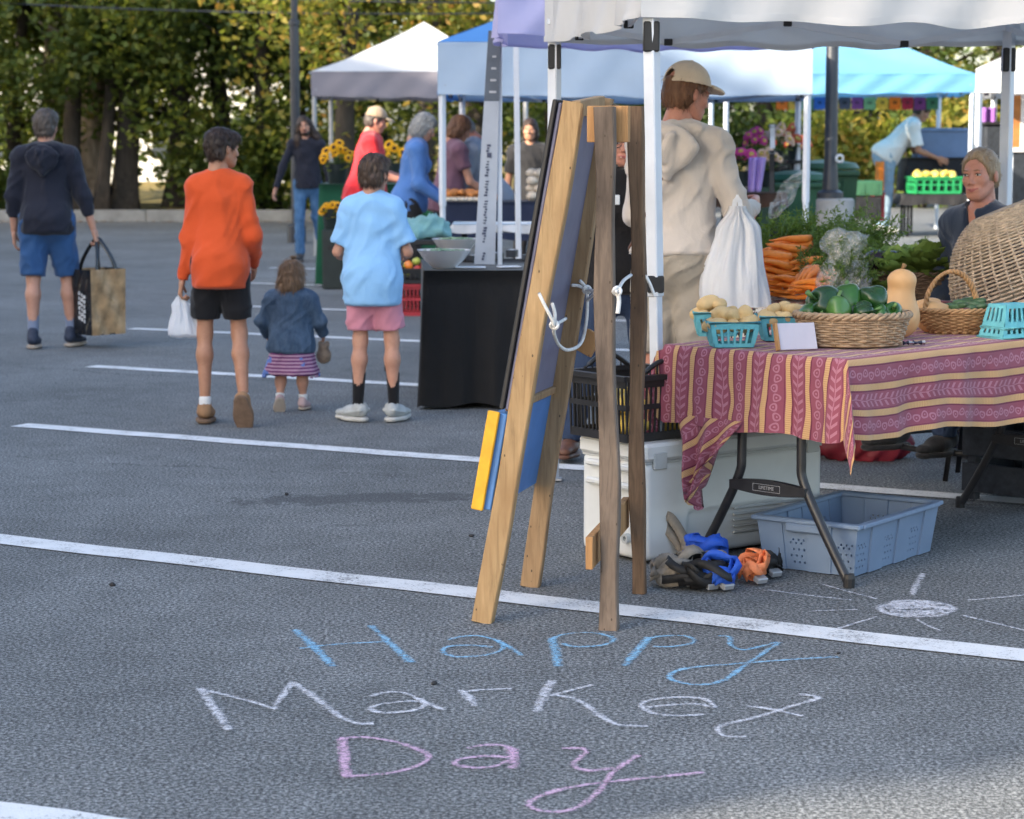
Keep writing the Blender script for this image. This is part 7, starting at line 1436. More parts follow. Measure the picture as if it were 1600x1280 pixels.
for i in range(15):
    q = RH @ Vector((.02+.10*math.cos(i*2.4)*(.3+.05*i)*.6, .07*math.sin(i*2.4)*(.3+.05*i)*.7, .080+.013*(i % 3))); isb = q.x < -.02
    o = place('runner_bean' if isb else 'cucumber', bme if isb else cme, m_bean if isb else m_cuc, hc_+q, (1.45+.15*math.sin(i), .1*i % .4, .9+.35*math.sin(i*1.3)), (.45, .45, 1.1) if isb else 1.0); props(o, 'slim dark purple bean in the handled basket' if isb else 'small cucumber in the handled basket', 'bean' if isb else 'cucumber', 'beans in the handled basket' if isb else 'cucumbers in the handled basket')
# --- upside-down cartons at the right
c = G(1580, 526, TB); carton('upper of two upturned turquoise cartons at the right edge', (c.x, c.y, TB+.035), .5, .088, .062, .085, True); carton('lower of two upturned turquoise cartons at the right edge', (c.x-.002, c.y, TB), .5, .096, .068, .06, True)
# ------------------------------------------------------------------ rear table: carrots, herbs, lettuce, baskets
TB2 = TZ2+.0075
m_car = M('carrot_skin', (0.86, 0.25, 0.035), 0.5, 0.14, 25, 0.3, 120); m_band = M('rubber_band', (0.60, 0.42, 0.28), 0.6); m_fern = leaf_mat('carrot_fern', [(0.0, (0.03, 0.075, 0.014)), (0.6, (0.07, 0.15, 0.03)), (1.0, (0.14, 0.23, 0.05))], .4)
def carrot_me(s):
    rg = random.Random(s); pts = [(0.0, 0, 0)]; L = rg.uniform(.17, .21); b = rg.uniform(-.014, .014); pts = [Vector((-L*f, b*math.sin(f*3), .004*math.sin(f*6))) for f in (0, .04, .15, .35, .6, .85, 1.0)]; r0 = rg.uniform(.0155, .0205)
    mb = MB(); mb.tube(pts, [r0*.55, r0, r0*1.02, r0*.9, r0*.66, r0*.34, r0*.06], 9); o = mb.build('carrot', m_car, None, True); me = o.data; bpy.data.objects.remove(o); return me
cars = [carrot_me(s) for s in range(5)]
def fern(t, base, dirv, n, L, seed, spread=.5):
    rg = np.random.default_rng(seed); vs = []; base = np.array(base); d0 = nrm(np.array(dirv)); st = MB()
    for i in range(n):
        d = nrm(d0+rg.normal(0, spread*.38, 3)+np.array([0, 0, .18])); l = L*rg.uniform(.6, 1.1); P = [base+rg.normal(0, .012, 3)]
        for q in range(7): P.append(P[-1]+d*l/7); d = nrm(d+np.array([0, 0, -.14])+rg.normal(0, .06, 3))
        for q in range(7): 
            s_ = np.cross(nrm(P[q+1]-P[q]), [0, 0, 1.])*.0022; vs += [P[q]-s_, P[q]+s_, P[q+1]+s_, P[q+1]-s_]
        for q in range(2, 8):
            for w_ in range(7):
                dd = nrm(rg.normal(0, 1, 3)+d*.8); ll = rg.uniform(.015, .034); s_ = nrm(np.cross(dd, rg.normal(0, 1, 3)))*rg.uniform(.0018, .004); p0 = P[q]; vs += [p0, p0+dd*ll*.5+s_, p0+dd*ll, p0+dd*ll*.5-s_]
    V = np.array(vs); o = link('leafy_tops', np_mesh('leafy_tops', V, np.arange(len(V)).reshape(-1, 4)), m_fern, t, False); o['kind'] = 'stuff'; return o
def bunch(label, px, py, Y, rz, tilt=0.0, n=7, seed=1, tops=26, L=.26):
    p = W(px, py, Y); t = thing('carrot_bunch', label, 'carrots', p, rz, group='carrot bunches on the rear table'); rg = random.Random(seed); Rt = Matrix.Rotation(tilt, 4, 'Y')
    for i in range(n):
        a = i*2.4; r = .012+.006*(i % 3) if i else 0; r *= 1.4; o = place('carrot', cars[i % 5], m_car, (rg.uniform(-.01, .01), r*math.cos(a)*1.5, r*math.sin(a)), (a, rg.uniform(-.05, .05)+tilt, rg.uniform(-.14, .14)), 1.0, t)
    MB().tube([Rt @ Vector((-.035, .040*math.cos(x), .030*math.sin(x))) for x in np.linspace(0, 6.28, 17)[:-1]], .0028, 5, closed=True).build('rubber_band', m_band, t, True)
    fern(t, (.01, 0, 0), (1, 0, .25), tops, L, seed, .75); return t
bunch('top bunch of carrots on the pile', 1266, 379, 10.25, .10, -.05, 7, 1, 30, .30)
bunch('bunch of carrots just under the top one, turned to the left', 1262, 398, 10.12, -.25, .10, 8, 2, 24); bunch('bunch of carrots in the middle of the pile, right side', 1284, 412, 10.0, .30, -.12, 8, 3, 20); bunch('carrots at the left of the pile with tops pointing back', 1218, 400, 10.3, 1.0, .12, 7, 4, 26, .3); bunch('carrots at the lower left of the pile', 1230, 425, 10.0, .55, .16, 8, 5, 16)
bunch('front bunch of carrots fanned towards the camera', 1268, 424, 9.82, 1.05, -.30, 8, 6, 18, .2); bunch('lowest bunch of carrots along the cloth edge', 1292, 446, 9.72, .35, -.04, 7, 7, 14, .2); bunch('bunch of carrots at the very left of the pile', 1208, 420, 10.1, .85, .2, 7, 8, 20); bunch('carrots buried at the back of the pile', 1250, 410, 10.5, -.1, .0, 8, 9, 36, .34); bunch('carrots buried at the foot of the pile', 1240, 446, 9.85, .7, .12, 8, 10, 8, .2)
bunch('second front bunch with tips towards the camera, right side', 1292, 432, 9.8, 1.25, -.28, 7, 11, 14, .2)
bunch('carrots at the far left below the white bag', 1206, 442, 9.95, .75, .15, 8, 12, 10, .2); bunch('stray bunch lying over the left of the pile', 1232, 408, 10.02, .15, .08, 7, 13, 16)
gp = thing('herb_heap', 'heap of feathery green tops behind the carrots', 'greens', W(1270, 400, 10.7))
for i in range(7): fern(gp, (-.26+.10*i, 0.05*(i % 2), -.02+.02*(i % 3)), (.35*math.sin(i*1.7), -.2, .8), 30, .23, 50+i, 1.0)
# --- clear bag of herbs
k = NB('clear_plastic_film'); v = k.coord(); wr = k.noise(v, 22, 4, 0.7, 1.2)
tb_ = k.n('ShaderNodeBsdfTransparent'); gl_ = k.n('ShaderNodeBsdfGlossy'); gl_.inputs['Roughness'].default_value = .18; df = k.n('ShaderNodeBsdfDiffuse'); df.inputs[0].default_value = (.75, .78, .80, 1); bmp = k.n('ShaderNodeBump'); bmp.inputs['Strength'].default_value = .9; bmp.inputs['Distance'].default_value = .02; k.lk(wr, bmp.inputs['Height']); k.lk(bmp.outputs[0], gl_.inputs['Normal']); k.lk(bmp.outputs[0], df.inputs['Normal'])
m1 = k.n('ShaderNodeMixShader'); m1.inputs[0].default_value = .45; k.lk(df.outputs[0], m1.inputs[1]); k.lk(gl_.outputs[0], m1.inputs[2]); m2 = k.n('ShaderNodeMixShader'); k.lk(k.math('ADD', k.math('MULTIPLY', k.sep(k.ramp(wr, [(.42, (0, 0, 0)), (.66, (1, 1, 1))]))[0], .35), .14), m2.inputs[0]); k.lk(tb_.outputs[0], m2.inputs[1]); k.lk(m1.outputs[0], m2.inputs[2]); k.lk(m2.outputs[0], k.out.inputs[0]); m_film = k.m
p = W(1322, 458, 9.55); t = thing('produce_bag', 'clear plastic bag of green herbs right of the carrots', 'bag', p); F = SDF((-.16, -.12, -.02), (.16, .12, .27), .008); F.ell((-.01, 0, .055), (.10, .07, .07), None, .03); F.cone((0, 0, .09), (.0, 0, .20), .070, .085, .05, flat=((0, 1, 0), .6)); F.ell((-.06, 0, .205), (.05, .04, .03), None, .03)
sdf_obj(F, 'film', m_film, t, disp=folds(.012, 9, (14, 14, 8), (30, 30, 30))); fern(t, (0, 0, .03), (.1, 0, 1), 46, .20, 77, 1.1)
# --- clear bag in the shopper's hand and his white carrier bag
k = NB('white_carrier_film'); v = k.coord(); wr = k.noise(k.map(v, (1, 1, .3)), 26, 4, 0.65, .8); k.set(col=(.80, .82, .86), rough=.32, spec=.4); k.bump(wr, .6, .012)
tr = k.n('ShaderNodeBsdfTranslucent'); tr.inputs[0].default_value = (.85, .87, .92, 1); mx = k.n('ShaderNodeMixShader'); mx.inputs[0].default_value = .4; k.lk(k.b.outputs[0], mx.inputs[1]); k.lk(tr.outputs[0], mx.inputs[2]); k.lk(mx.outputs[0], k.out.inputs[0]); m_carrier = k.m
def carrier(label, top, w, h, seed, dep=.45, lean=0.0, res=None, n=(26, 30)):
    """thin film bag hung from its handles: gathered at the top, swelling to the base"""
    t = thing('plastic_bag', label, 'bag', top); rg = np.random.default_rng(seed); nu, nv = 72, 44; vs = []
    ph = rg.uniform(0, 6, 6)
    for i in range(nv+1):
        f = i/nv; z = -h*f; wd = w*.5*(.10+.42*sstep(0, .22, f)+.52*sstep(.12, .85, f)); dp = wd*dep*(1.0-.25*sstep(.9, 1, f))
        if f > .93: wd *= 1-.35*((f-.93)/.07)**2; dp *= 1-.6*((f-.93)/.07)**2
        for j in range(nu):
            a = 2*math.pi*j/nu; am = .035*w*(1-.75*sstep(.35, .95, f))+.012*w
            o = am*(math.sin(7*a+ph[0]+f*2)+.6*math.sin(13*a+ph[1]-f*3)+.45*math.sin(23*a+ph[2]+f*5)); q = .05*w*math.sin(3*a+ph[3]+f*4)*f
            vs.append(((wd+o+q)*math.cos(a)+lean*f*h+.02*w*math.sin(f*7+ph[4]), (dp+o*.8)*math.sin(a), z+.012*h*math.sin(5*a+ph[5])*(f > .9)))
    fs = [(i*nu+j, i*nu+(j+1) % nu, (i+1)*nu+(j+1) % nu, (i+1)*nu+j) for i in range(nv) for j in range(nu)]+[tuple(nv*nu+j for j in range(nu))]
    MB().add(vs, fs).build('film', m_carrier, t, True)
    for s_ in (-1, 1): MB().ribbon([Vector((s_*w*.05, 0, -h*.02)), Vector((s_*w*.035, s_*.005, h*.05)), Vector((0, s_*.008, h*.085)), Vector((-s_*w*.02, s_*.005, h*.04))], w*.07, (0, 1, 0)).build('handle', m_carrier, t, True)
    return t
I = PE['cap']; wr_ = I['w'](I['J']['wrR']); hd_ = I['w'](I['J']['wrR']+nrm(I['J']['wrR']-I['J']['elR'])*.085)
carrier('big white plastic carrier bag hanging from the shopper\'s wrist', W(1152, 322, I['w'](I['J']['elR']).y-.10), .285, .47, 3, .5, -.03)
p = hd_+Vector((.06, .0, .03)); t = thing('produce_bag', 'empty clear produce bag held open by the shopper in the cap', 'bag', p); mb = MB()
mb.grid(lambda u, v: Vector((.02+.075*math.cos(6.283*u)*(.25+.75*v)+.05*v+.006*math.sin(31*u+9*v), .045*math.sin(6.283*u)*(.25+.75*v)+.006*math.sin(23*u), -.02+.04*v-.15*v*(1-v)-.10*math.cos(6.283*u+2.6)*v)), 48, 14); mb.build('film', m_film, t, True)
# --- lettuce basket
m_let = leaf_mat('pale_lettuce', [(0, (0.16, 0.27, 0.06)), (.6, (0.26, 0.38, 0.10)), (1, (0.36, 0.48, 0.18))], .35); m_let2 = leaf_mat('dark_lettuce', [(0, (0.05, 0.09, 0.02)), (.5, (0.10, 0.16, 0.035)), (.85, (0.17, 0.22, 0.05)), (1, (0.12, 0.06, 0.045))], .3)
def lettuce(label, p, mat, n, L, seed):
    rg = random.Random(seed); t = thing('lettuce', label, 'lettuce', p, group='lettuces in the dark basket')
    for i in range(n):
        a = i*2.4; el = .35+1.0*(1-i/n)*rg.uniform(.7, 1.1); d = Vector((math.cos(a)*math.sin(el), math.sin(a)*math.sin(el), math.cos(el))); s_ = Vector((-math.sin(a), math.cos(a), 0)); nn = s_.cross(d); l = L*rg.uniform(.75, 1.1); ph = rg.uniform(0, 6)
        mb = MB(); mb.grid(lambda u, v: d*l*v+s_*((u-.5)*l*.85*math.sin(.25+2.5*v))+nn*(.25*l*v*v-.5*l*(u-.5)**2+.045*l*math.sin(u*26+ph+v*8)*(.2+abs(u-.5)*2)*(.3+v)), 12, 8); mb.build('leaf', mat, t, True)
bc = W(1432, 440, 9.95); bc.z = TB2; bk = thing('wicker_basket', 'dark wicker basket of lettuces behind the upright squash', 'basket', bc)
wicker(bk, bc, lambda f: (.16+.035*f, .12+.03*f, .004+.10*f), 10, 28, m_wick3, None, 4, gap=1.05)
lettuce('pale green lettuce at the left of the dark basket', bc+Vector((-.10, -.01, .08)), m_let, 20, .17, 1); lettuce('dark leafy lettuce in the middle of the dark basket', bc+Vector((.03, -.03, .09)), m_let2, 24, .18, 2); lettuce('dark red-tinged lettuce at the right of the dark basket', bc+Vector((.13, .0, .08)), m_let2, 24, .19, 3); lettuce('green lettuce at the back of the dark basket', bc+Vector((.0, .07, .09)), m_let, 20, .17, 4)
lettuce('pale frilly leaves spilling in front of the dark basket', bc+Vector((-.16, -.10, .02)), m_let, 12, .09, 5)
F = SDF((-.06, -.06, -.12), (.06, .06, .1), .006); F.ell((0, 0, -.04), (.040, .040, .055), None, .03); F.cone((0, 0, -.03), (.01, 0, .05), .034, .022, .03); p = W(1378, 402, 9.9); t = thing('aubergine', 'dark purple aubergine resting left of the lettuces', 'aubergine', p); t.rotation_euler = (.3, 1.2, .2); sdf_obj(F, 'flesh', M('aubergine_skin', (0.018, 0.008, 0.02), 0.15, .2, 8, spec=.6, coat=.3), t); MB().tube([(.01, 0, .062), (.012, 0, .09)], [.014, .007], 7).build('stalk', M('aubergine_stalk', (0.07, 0.11, 0.04), .7), t, True)
F = SDF((-.1, -.1, 0), (.1, .1, .1), .01); p = W(1385, 430, 9.85)
lettuce('greens under the aubergine at the left of the dark basket', Vector((p.x, p.y, TB2)), m_let2, 14, .12, 8)
# --- big tilted basket
bb = W(1622, 470, 9.1); bb.z = TB+.10; RB = Matrix.Rotation(.5, 3, 'Z') @ Matrix.Rotation(-.30, 3, 'Y') @ Matrix.Rotation(-.25, 3, 'X'); bt_ = thing('wicker_basket', 'big pale wicker basket tipped over at the right edge', 'basket', (bb.x, bb.y, TB))
wicker(bt_, bb, lambda f: (.33*math.cos(f*1.28)**.8+.012, .33*math.cos(f*1.28)**.8+.012, .36*math.sin(f*1.28)/math.sin(1.28)), 30, 40, m_wick4, RB, 4, gap=.66, stake_r=.006, rim=False, base=False)
rb_ = MB(); rb_.tube([bb+RB @ Vector((.35*math.cos(x), .35*math.sin(x), -.004)) for x in np.linspace(0, 6.283, 49)[:-1]], .013, 7, closed=True); rb_.build('rim', m_wick4, bt_, True, True)
MB().lathe([(.001, .362), (.10, .361), (.125, .352)], bb, 24, R=RB, cap=False).build('bottom', m_wick4, bt_, True, True)
cq = T(2.10, .56, 0); dc = thing('display_crate', 'dark slatted crate beside the table end carrying the tipped basket', 'crate', cq)
for s_ in (-1, 1):
    for z_ in (.10, .25, .40, .55, .70): MB().box(T(2.10+s_*.21, .56, z_), (.008, .215, .06), RT, .003).build('slat', m_pack, dc, world=True); MB().box(T(2.10, .56+s_*.21, z_), (.20, .008, .06), RT, .003).build('slat', m_pack, dc, world=True)
for sa in (-1, 1):
    for sb in (-1, 1): MB().box(T(2.10+sa*.18, .56+sb*.18, .385), (.02, .02, .384), RT, .002).build('corner_post', m_pack, dc, world=True)
MB().box(T(2.10, .56, TB+.008), (.225, .225, .008), RT, .003).build('top_board', m_pack, dc, world=True)
# ------------------------------------------------------------------ under and beside the table
m_cool = M('white_cooler_plastic', (0.60, 0.62, 0.62), 0.4, 0.05, 4, spec=.4); m_coolg = M('grey_cooler_trim', (0.42, 0.44, 0.44), 0.5, 0.05)
cd = Vector((.80, .60, 0)).normalized(); cn = Vector((-cd.y, cd.x, 0)); c0 = G(1008, 884); RC = rot3(cd, cn, Vector((0, 0, 1))); CL, CW = .86, .36
ctr = c0+cd*CL/2+cn*CW/2; co = thing('cooler', 'big white cooler on the asphalt behind the easel under the table', 'cooler', ctr)
F = SDF((-.5, -.26, 0), (.5, .26, .45), .010); F.box((0, 0, .185), (CL/2, CW/2, .175), None, .02, .0); F.box((0, -CW/2+.002, .12), (CL/2-.2, .012, .05), None, .008, .004, 'sub')
o = sdf_obj(F, 'body', m_cool, co, rl=2); o.rotation_euler = RC.to_euler()
def cpt(x, y, z): return ctr+cd*x+cn*y+Vector((0, 0, z))
MB().box(cpt(0, 0, .395), (CL/2+.008, CW/2+.008, .032), RC, .012).build('lid', m_cool, co, world=True); MB().box(cpt(0, 0, .358), (CL/2-.004, CW/2-.004, .004), RC).build('lid_seal', m_coolg, co, world=True)
for i in range(5): MB().bar(cpt(-.02, -CW/2-.004, .075+.022*i), cpt(CL/2-.06, -CW/2-.004, .075+.022*i), .010, .010, (0, 0, 1), .003).build('moulded_rib', m_coolg, co, world=True)
for z_ in (.27, .335): MB().bar(cpt(-CL/2-.012, -.12, z_), cpt(-CL/2-.012, .13, z_), .026, .022, (0, 0, 1), .006).build('handle_rail', m_cool, co, world=True)
MB().lathe([(.018, 0), (.018, .02), (.009, .02), (.009, .004), (.001, .004)], cpt(-CL/2-.001, -.09, .085), 14, R=rot3(cn, Vector((0, 0, 1)), -cd)).build('drain_plug', m_coolg, co, world=True)
for s_ in (-1, 1): MB().box(cpt(s_*(CL/2-.06), -CW/2-.006, .365), (.03, .006, .03), RC, .003).build('latch', m_coolg, co, world=True)
# black crate of yellow produce on the cooler
cc_ = cpt(-CL/2+.125, .03, .4285); lug_crate('produce_crate', 'black slotted crate of yellow squash on top of the cooler', cc_, (.175, .165), .235, RC, m_blackp, slots=16)
for i in range(20):
    q = cd*(-.105+.052*(i % 5))+cn*(-.09+.09*((i//5) % 2))+Vector((0, 0, .055+.075*(i//10))); o = place('yellow_squash', sq, m_ysq, cc_+q, (0, .3*i, i), .85); props(o, 'yellow squash inside the black crate on the cooler', 'squash', 'yellow squash in the black crate')
for s_ in (-1, 1):
    mb = MB(); n = 12
    top = [cc_+cd*(-.10+.20*q/n)+cn*s_*.160+Vector((0, 0, .235+.045*math.sin(math.pi*q/n))) for q in range(n+1)]; mb.tube(top, .009, 6); [mb.bar(top[q]-Vector((0, 0, .002)), Vector((top[q].x, top[q].y, cc_.z+.22)), .006, .006) for q in range(2, n-1, 2)]; h_ = mb.build('crate_grip', m_blackp, None, True); props(h_, 'black arched grip on the %s side of the crate on the cooler' % ('near' if s_ < 0 else 'far'), 'handle')
    h_.parent = bpy.data.objects['produce_crate.003'] if 'produce_crate.003' in bpy.data.objects else None
    if h_.parent is not None:
        h_.matrix_parent_inverse = TM[h_.parent.name].inverted(); del h_['category']; del h_['label']
# blue-grey lug
m_lug = M('blue_grey_tote_plastic', (0.175, 0.24, 0.345), 0.5, 0.06, 5, spec=.4); m_hole = M('hole_shadow', (0.01, 0.012, 0.018), 0.9)
la, lb_, lc = G(1196, 886), G(1334, 903), G(1470, 865); ea = (la-lb_); eb = (lc-lb_); LA, LBn = ea.length, eb.length; ea.normalize(); eb = (eb-ea*eb.dot(ea)).normalized(); LH = .185
lt_ = thing('plastic_tote', 'blue-grey perforated plastic tote under the table', 'tote', lb_+ea*LA/2+eb*LBn/2)
def lp(a, b, z): return lb_+ea*a+eb*b+Vector((0, 0, z))
def tote_wall(L, org, d, out, inset):
    """a wall with real round perforations in panels between ribs"""
    wl = MB(); n = max(3, int(L/.085)); rows, H0, H1 = 6, .004, LH-.012
    slope = .022/LH
    def P(u, z, t=0): return org+d*(u+(u/L-.5)*2*z*slope)+out*(z*slope+t)+Vector((0, 0, z))
    th = .004; per = L/n
    for i in range(n):
        u0, u1 = per*i, per*(i+1); holes = [(u0+per*(.2+.2*c_+(.1 if r % 2 else 0)), .032+.021*r) for r in range(5) for c_ in range(3)] if i % 2 == 0 else []
        if not holes:
            for (tt, s_) in ((.007, 1), (.007-th, -1)): wl.add([P(u0, H0, tt), P(u1, H0, tt), P(u1, H1, tt), P(u0, H1, tt)], [(0, 1, 2, 3) if s_ > 0 else (3, 2, 1, 0)])
            for uu in (u0, u1): wl.add([P(uu, H0, .007), P(uu, H1, .007), P(uu, H1, -th), P(uu, H0, -th)], [(0, 1, 2, 3)])
        else:
            # grid of cells, the hole cells carry an octagonal opening
            us = np.linspace(u0, u1, 10); zs = np.linspace(H0, H1, 16); hs_ = set()
            for (hu, hz) in holes: hs_.add((int((hu-u0)/(u1-u0)*9), int((hz-H0)/(H1-H0)*15)))
            for a_ in range(9):
                for b_ in range(15):
                    ua, ub, za, zb = us[a_], us[a_+1], zs[b_], zs[b_+1]
                    if (a_, b_) in hs_:
                        c8_ = [((ua+ub)/2+(ub-ua)*.40*math.cos(x), (za+zb)/2+(zb-za)*.40*math.sin(x)) for x in [math.pi/4*(q+.5) for q in range(8)]]; e8 = [(ub, (za+zb)/2+(zb-za)*.2), ((ua+ub)/2+(ub-ua)*.2, zb), ((ua+ub)/2-(ub-ua)*.2, zb), (ua, (za+zb)/2+(zb-za)*.2), (ua, (za+zb)/2-(zb-za)*.2), ((ua+ub)/2-(ub-ua)*.2, za), ((ua+ub)/2+(ub-ua)*.2, za), (ub, (za+zb)/2-(zb-za)*.2)]
                        cr = {1: (ub, zb), 3: (ua, zb), 5: (ua, za), 7: (ub, za)}
                        for q in range(8):
                            e_, f_ = e8[q], e8[(q+1) % 8]; i_, j_ = c8_[q], c8_[(q+1) % 8]; wl.add([P(*i_), P(*e_), P(*f_), P(*j_)], [(0, 1, 2, 3)]); wl.add([P(*i_), P(*j_), P(*j_, -th), P(*i_, -th)], [(0, 1, 2, 3)])
                            if q % 2 == 0: cc2 = {0: (ub, zb), 2: (ua, zb), 4: (ua, za), 6: (ub, za)}[q]; wl.add([P(*e_), P(*cc2), P(*f_)], [(0, 1, 2)])
                    else:
                        wl.add([P(ua, za), P(ub, za), P(ub, zb), P(ua, zb)], [(0, 1, 2, 3)])
    return wl.build('side', m_lug, lt_, False, True)
tote_wall(LA, lp(0, 0, 0), ea, -eb, 0); tote_wall(LBn, lp(0, 0, 0), eb, -ea, 0); tote_wall(LA, lp(0, LBn, 0), ea, eb, 0); tote_wall(LBn, lp(LA, 0, 0), eb, ea, 0)
MB().add([lp(0, 0, .008), lp(LA, 0, .008), lp(LA, LBn, .008), lp(0, LBn, .008)], [(0, 1, 2, 3)]).build('floor', m_lug, lt_, False, True)
o_ = .026
for (a0, b0, a1, b1, w_, zz) in ((-o_-.012, -o_, LA+o_+.012, -o_, .034, 0), (-o_-.012, LBn+o_, LA+o_+.012, LBn+o_, .034, 0), (-o_, -o_+.018, -o_, LBn+o_-.018, .0335, -.001), (LA+o_, -o_+.018, LA+o_, LBn+o_-.018, .0335, -.001)):
    MB().bar(lp(a0, b0, LH-.006+zz), lp(a1, b1, LH-.006+zz), w_, .016, (0, 0, 1), .004).build('rim', m_lug, lt_, world=True)
MB().bar(lp(LA*.30, -o_-.004, LH-.028), lp(LA*.72, -o_-.004, LH-.028), .030, .030, (0, 0, 1), .006).build('grip', m_lug, lt_, world=True)
# straps
m_sb = M('blue_webbing', (0.02, 0.095, 0.52), 0.55, 0.12, 60, 0.4, 300); m_so = M('orange_webbing', (0.80, 0.235, 0.09), 0.6, 0.1, 60, 0.4, 300); m_st = M('taupe_webbing', (0.25, 0.215, 0.175), 0.7, 0.12, 60, 0.4, 300); m_sk = M('black_webbing', (0.014, 0.014, 0.015), 0.6, 0.2, 60, 0.4, 300)
def strap(label, px, py, mat, rx, ry, hz, loops, wid, seed, name='ratchet_strap', buckle=True, stand=.35):
    c = G(px, py); rg = random.Random(seed); t = thing(name, label, 'strap', c)
    for l in range(loops):
        a = rg.uniform(0, 6.28); e1 = Vector((math.cos(a), math.sin(a)*.8, 0)); tl = rg.uniform(.1, 1.0)*stand*2.2; e2 = Vector((-math.sin(a)*math.cos(tl), math.cos(a)*math.cos(tl), math.sin(tl))); nn = e1.cross(e2).normalized()
        ra, rb = rx*rg.uniform(.6, 1.05), ry*rg.uniform(.6, 1.1); tot = rg.uniform(5.2, 8.5); a0 = rg.uniform(0, 6); ox, oy = rg.uniform(-.3, .3)*rx, rg.uniform(-.3, .3)*ry; m = 30; ph = rg.uniform(0, 6); pts = []; nm = []
        for q in range(m):
            f = q/(m-1); x = a0+tot*f; g = 1+.12*math.sin(2*x+ph); r = e1*ra*math.cos(x)*g+e2*rb*math.sin(x)*g; pts.append(r+nn*(.02*(f-.5)+.012*math.sin(3*x+ph))); nm.append((r.normalized()+nn*.35*math.sin(2*x+ph)).normalized())
        lo = min(min((p+nn*w_*wid/2).z for w_ in (-1, 1)) for p in pts); dz = .006-lo+hz*.55*l/max(1, loops-1)
        pts = [c+p+Vector((ox, oy, dz)) for p in pts]
        o = MB().ribbon(pts, wid, lambda f, nm=nm: nm[int(round(f*(len(nm)-1)))]).build('webbing', mat, t, True, True); solidify(o, .0022, 0)
    if buckle:
        MB().box(c+Vector((rx*.4, -ry*.7, .022)), (.022, .014, .010), Matrix.Rotation(.6, 3, 'Z') @ Matrix.Rotation(.4, 3, 'X'), .003).build('buckle', m_poleg, t, world=True)
    return t
strap('coiled taupe webbing strap at the foot of the tent leg', 1058, 915, m_st, .105, .07, .05, 8, .030, 1, stand=.22); strap('black webbing tangled under the taupe strap', 1085, 920, m_sk, .13, .075, .03, 8, .028, 2, stand=.2); strap('blue ratchet strap on top of the tangle', 1098, 896, m_sb, .075, .055, .09, 8, .032, 3, stand=.5); strap('blue ratchet strap looping onto the asphalt in front', 1122, 922, m_sb, .065, .05, .05, 5, .034, 4, stand=.4)
strap('orange webbing strap standing in loops beside the tote', 1178, 912, m_so, .045, .055, .03, 5, .028, 6, stand=.75); strap('black ratchet strap behind the orange loops', 1200, 902, m_sk, .05, .045, .03, 5, .028, 7, stand=.3)
strap('dark grey strap half buried under the blue one', 1100, 908, m_st, .09, .06, .04, 4, .028, 12, stand=.3, buckle=False)
t = thing('ratchet_strap', 'long taupe strap loop standing up against the cooler', 'strap', G(1052, 880)); a = G(1052, 880); o = MB().ribbon(smooth3([a+Vector(q) for q in ((.05, 0, .03), (.035, .005, .09), (-.005, .008, .155), (-.03, .010, .165), (-.028, .012, .13), (.015, .012, .07), (.045, .01, .02))], 6), .034, (.1, -.9, .25)).build('webbing', m_st, t, True, True); solidify(o, .0022, 0)
# bags on the ground behind the table
p = G(1345, 716); soft_bag('dark red bag on the ground behind the table', (p.x, p.y, 0), (.22, .12, .16), M('maroon_nylon', (0.20, 0.015, 0.03), 0.55, .15, 8), 'tote_bag', 4, 'bag', .02)
for (px, py, r, m_, lab) in ((1530, 712, (.16, .13, .28), c_nvy, 'navy bag beside the right table legs'), (1578, 705, (.17, .14, .30), cloth_mat('violet_nylon', (0.07, 0.05, 0.17)), 'violet bag at the right edge under the table'), (1560, 722, (.11, .09, .10), c_dark, 'small black bag in front of the violet one')):
    p = G(px, py); soft_bag(lab, (p.x, p.y, 0), r, m_, 'rucksack', int(px), 'bag', .025)
# ------------------------------------------------------------------ things in hands
I = PE['woman']; hnd = I['w'](I['J']['wrR']+nrm(I['J']['wrR']-I['J']['elR'])*.085); cbz = hnd.z-.20; hb_ = .47; t = thing('shopping_bag', 'black and tan glossy shopping bag carried by the person in navy', 'bag', (hnd.x, hnd.y, cbz-hb_), .80)
mbk = M('black_laminated_bag', (0.014, 0.015, 0.018), 0.22, .3, 14, spec=.6); mtn = M('tan_laminated_bag', (0.34, 0.21, 0.105), 0.3, .35, 9, spec=.5)
def bagwall(name, a0, b0, a1, b1, mat, ph):
    a0, b0, a1, b1 = map(Vector, (a0, b0, a1, b1)); nn = (b0-a0).cross(Vector((0, 0, 1))).normalized(); MB().grid(lambda u, v: a0.lerp(b0, u).lerp(a1.lerp(b1, u), v)+nn*(.006*math.sin(u*9+v*7+ph)+.006*math.sin(u*17-v*11+ph))*min(1, 6*min(u, 1-u)), 14, 14).build(name, mat, t, True)
hx, hy = .145, .12; k_ = 1.05
bagwall('front_panel', (-hx, -hy, 0), (hx, -hy, 0), (-hx*k_, -hy*k_, hb_), (hx*k_, -hy*k_, hb_), mtn, 0); bagwall('side_panel', (-hx, hy, 0), (-hx, -hy, 0), (-hx*k_, hy*k_, hb_), (-hx*k_, -hy*k_, hb_), mbk, 1); bagwall('side_panel', (hx, -hy, 0), (hx, hy, 0), (hx*k_, -hy*k_, hb_), (hx*k_, hy*k_, hb_), mbk, 2); bagwall('back_panel', (hx, hy, 0), (-hx, hy, 0), (hx*k_, hy*k_, hb_), (-hx*k_, hy*k_, hb_), mtn, 3)
MB().box((0, 0, .004), (hx*.98, hy*.98, .004)).build('base', mbk, t)
for i in range(3):
    for q in range(6): MB().box((-hx*1.05-.006, -.05+.03*i, .10+.035*q+.012*i), (.0015, .007+.003*((q+i) % 3), .012)).build('print_mark', M('white_print', (.55, .57, .6), .5), t)
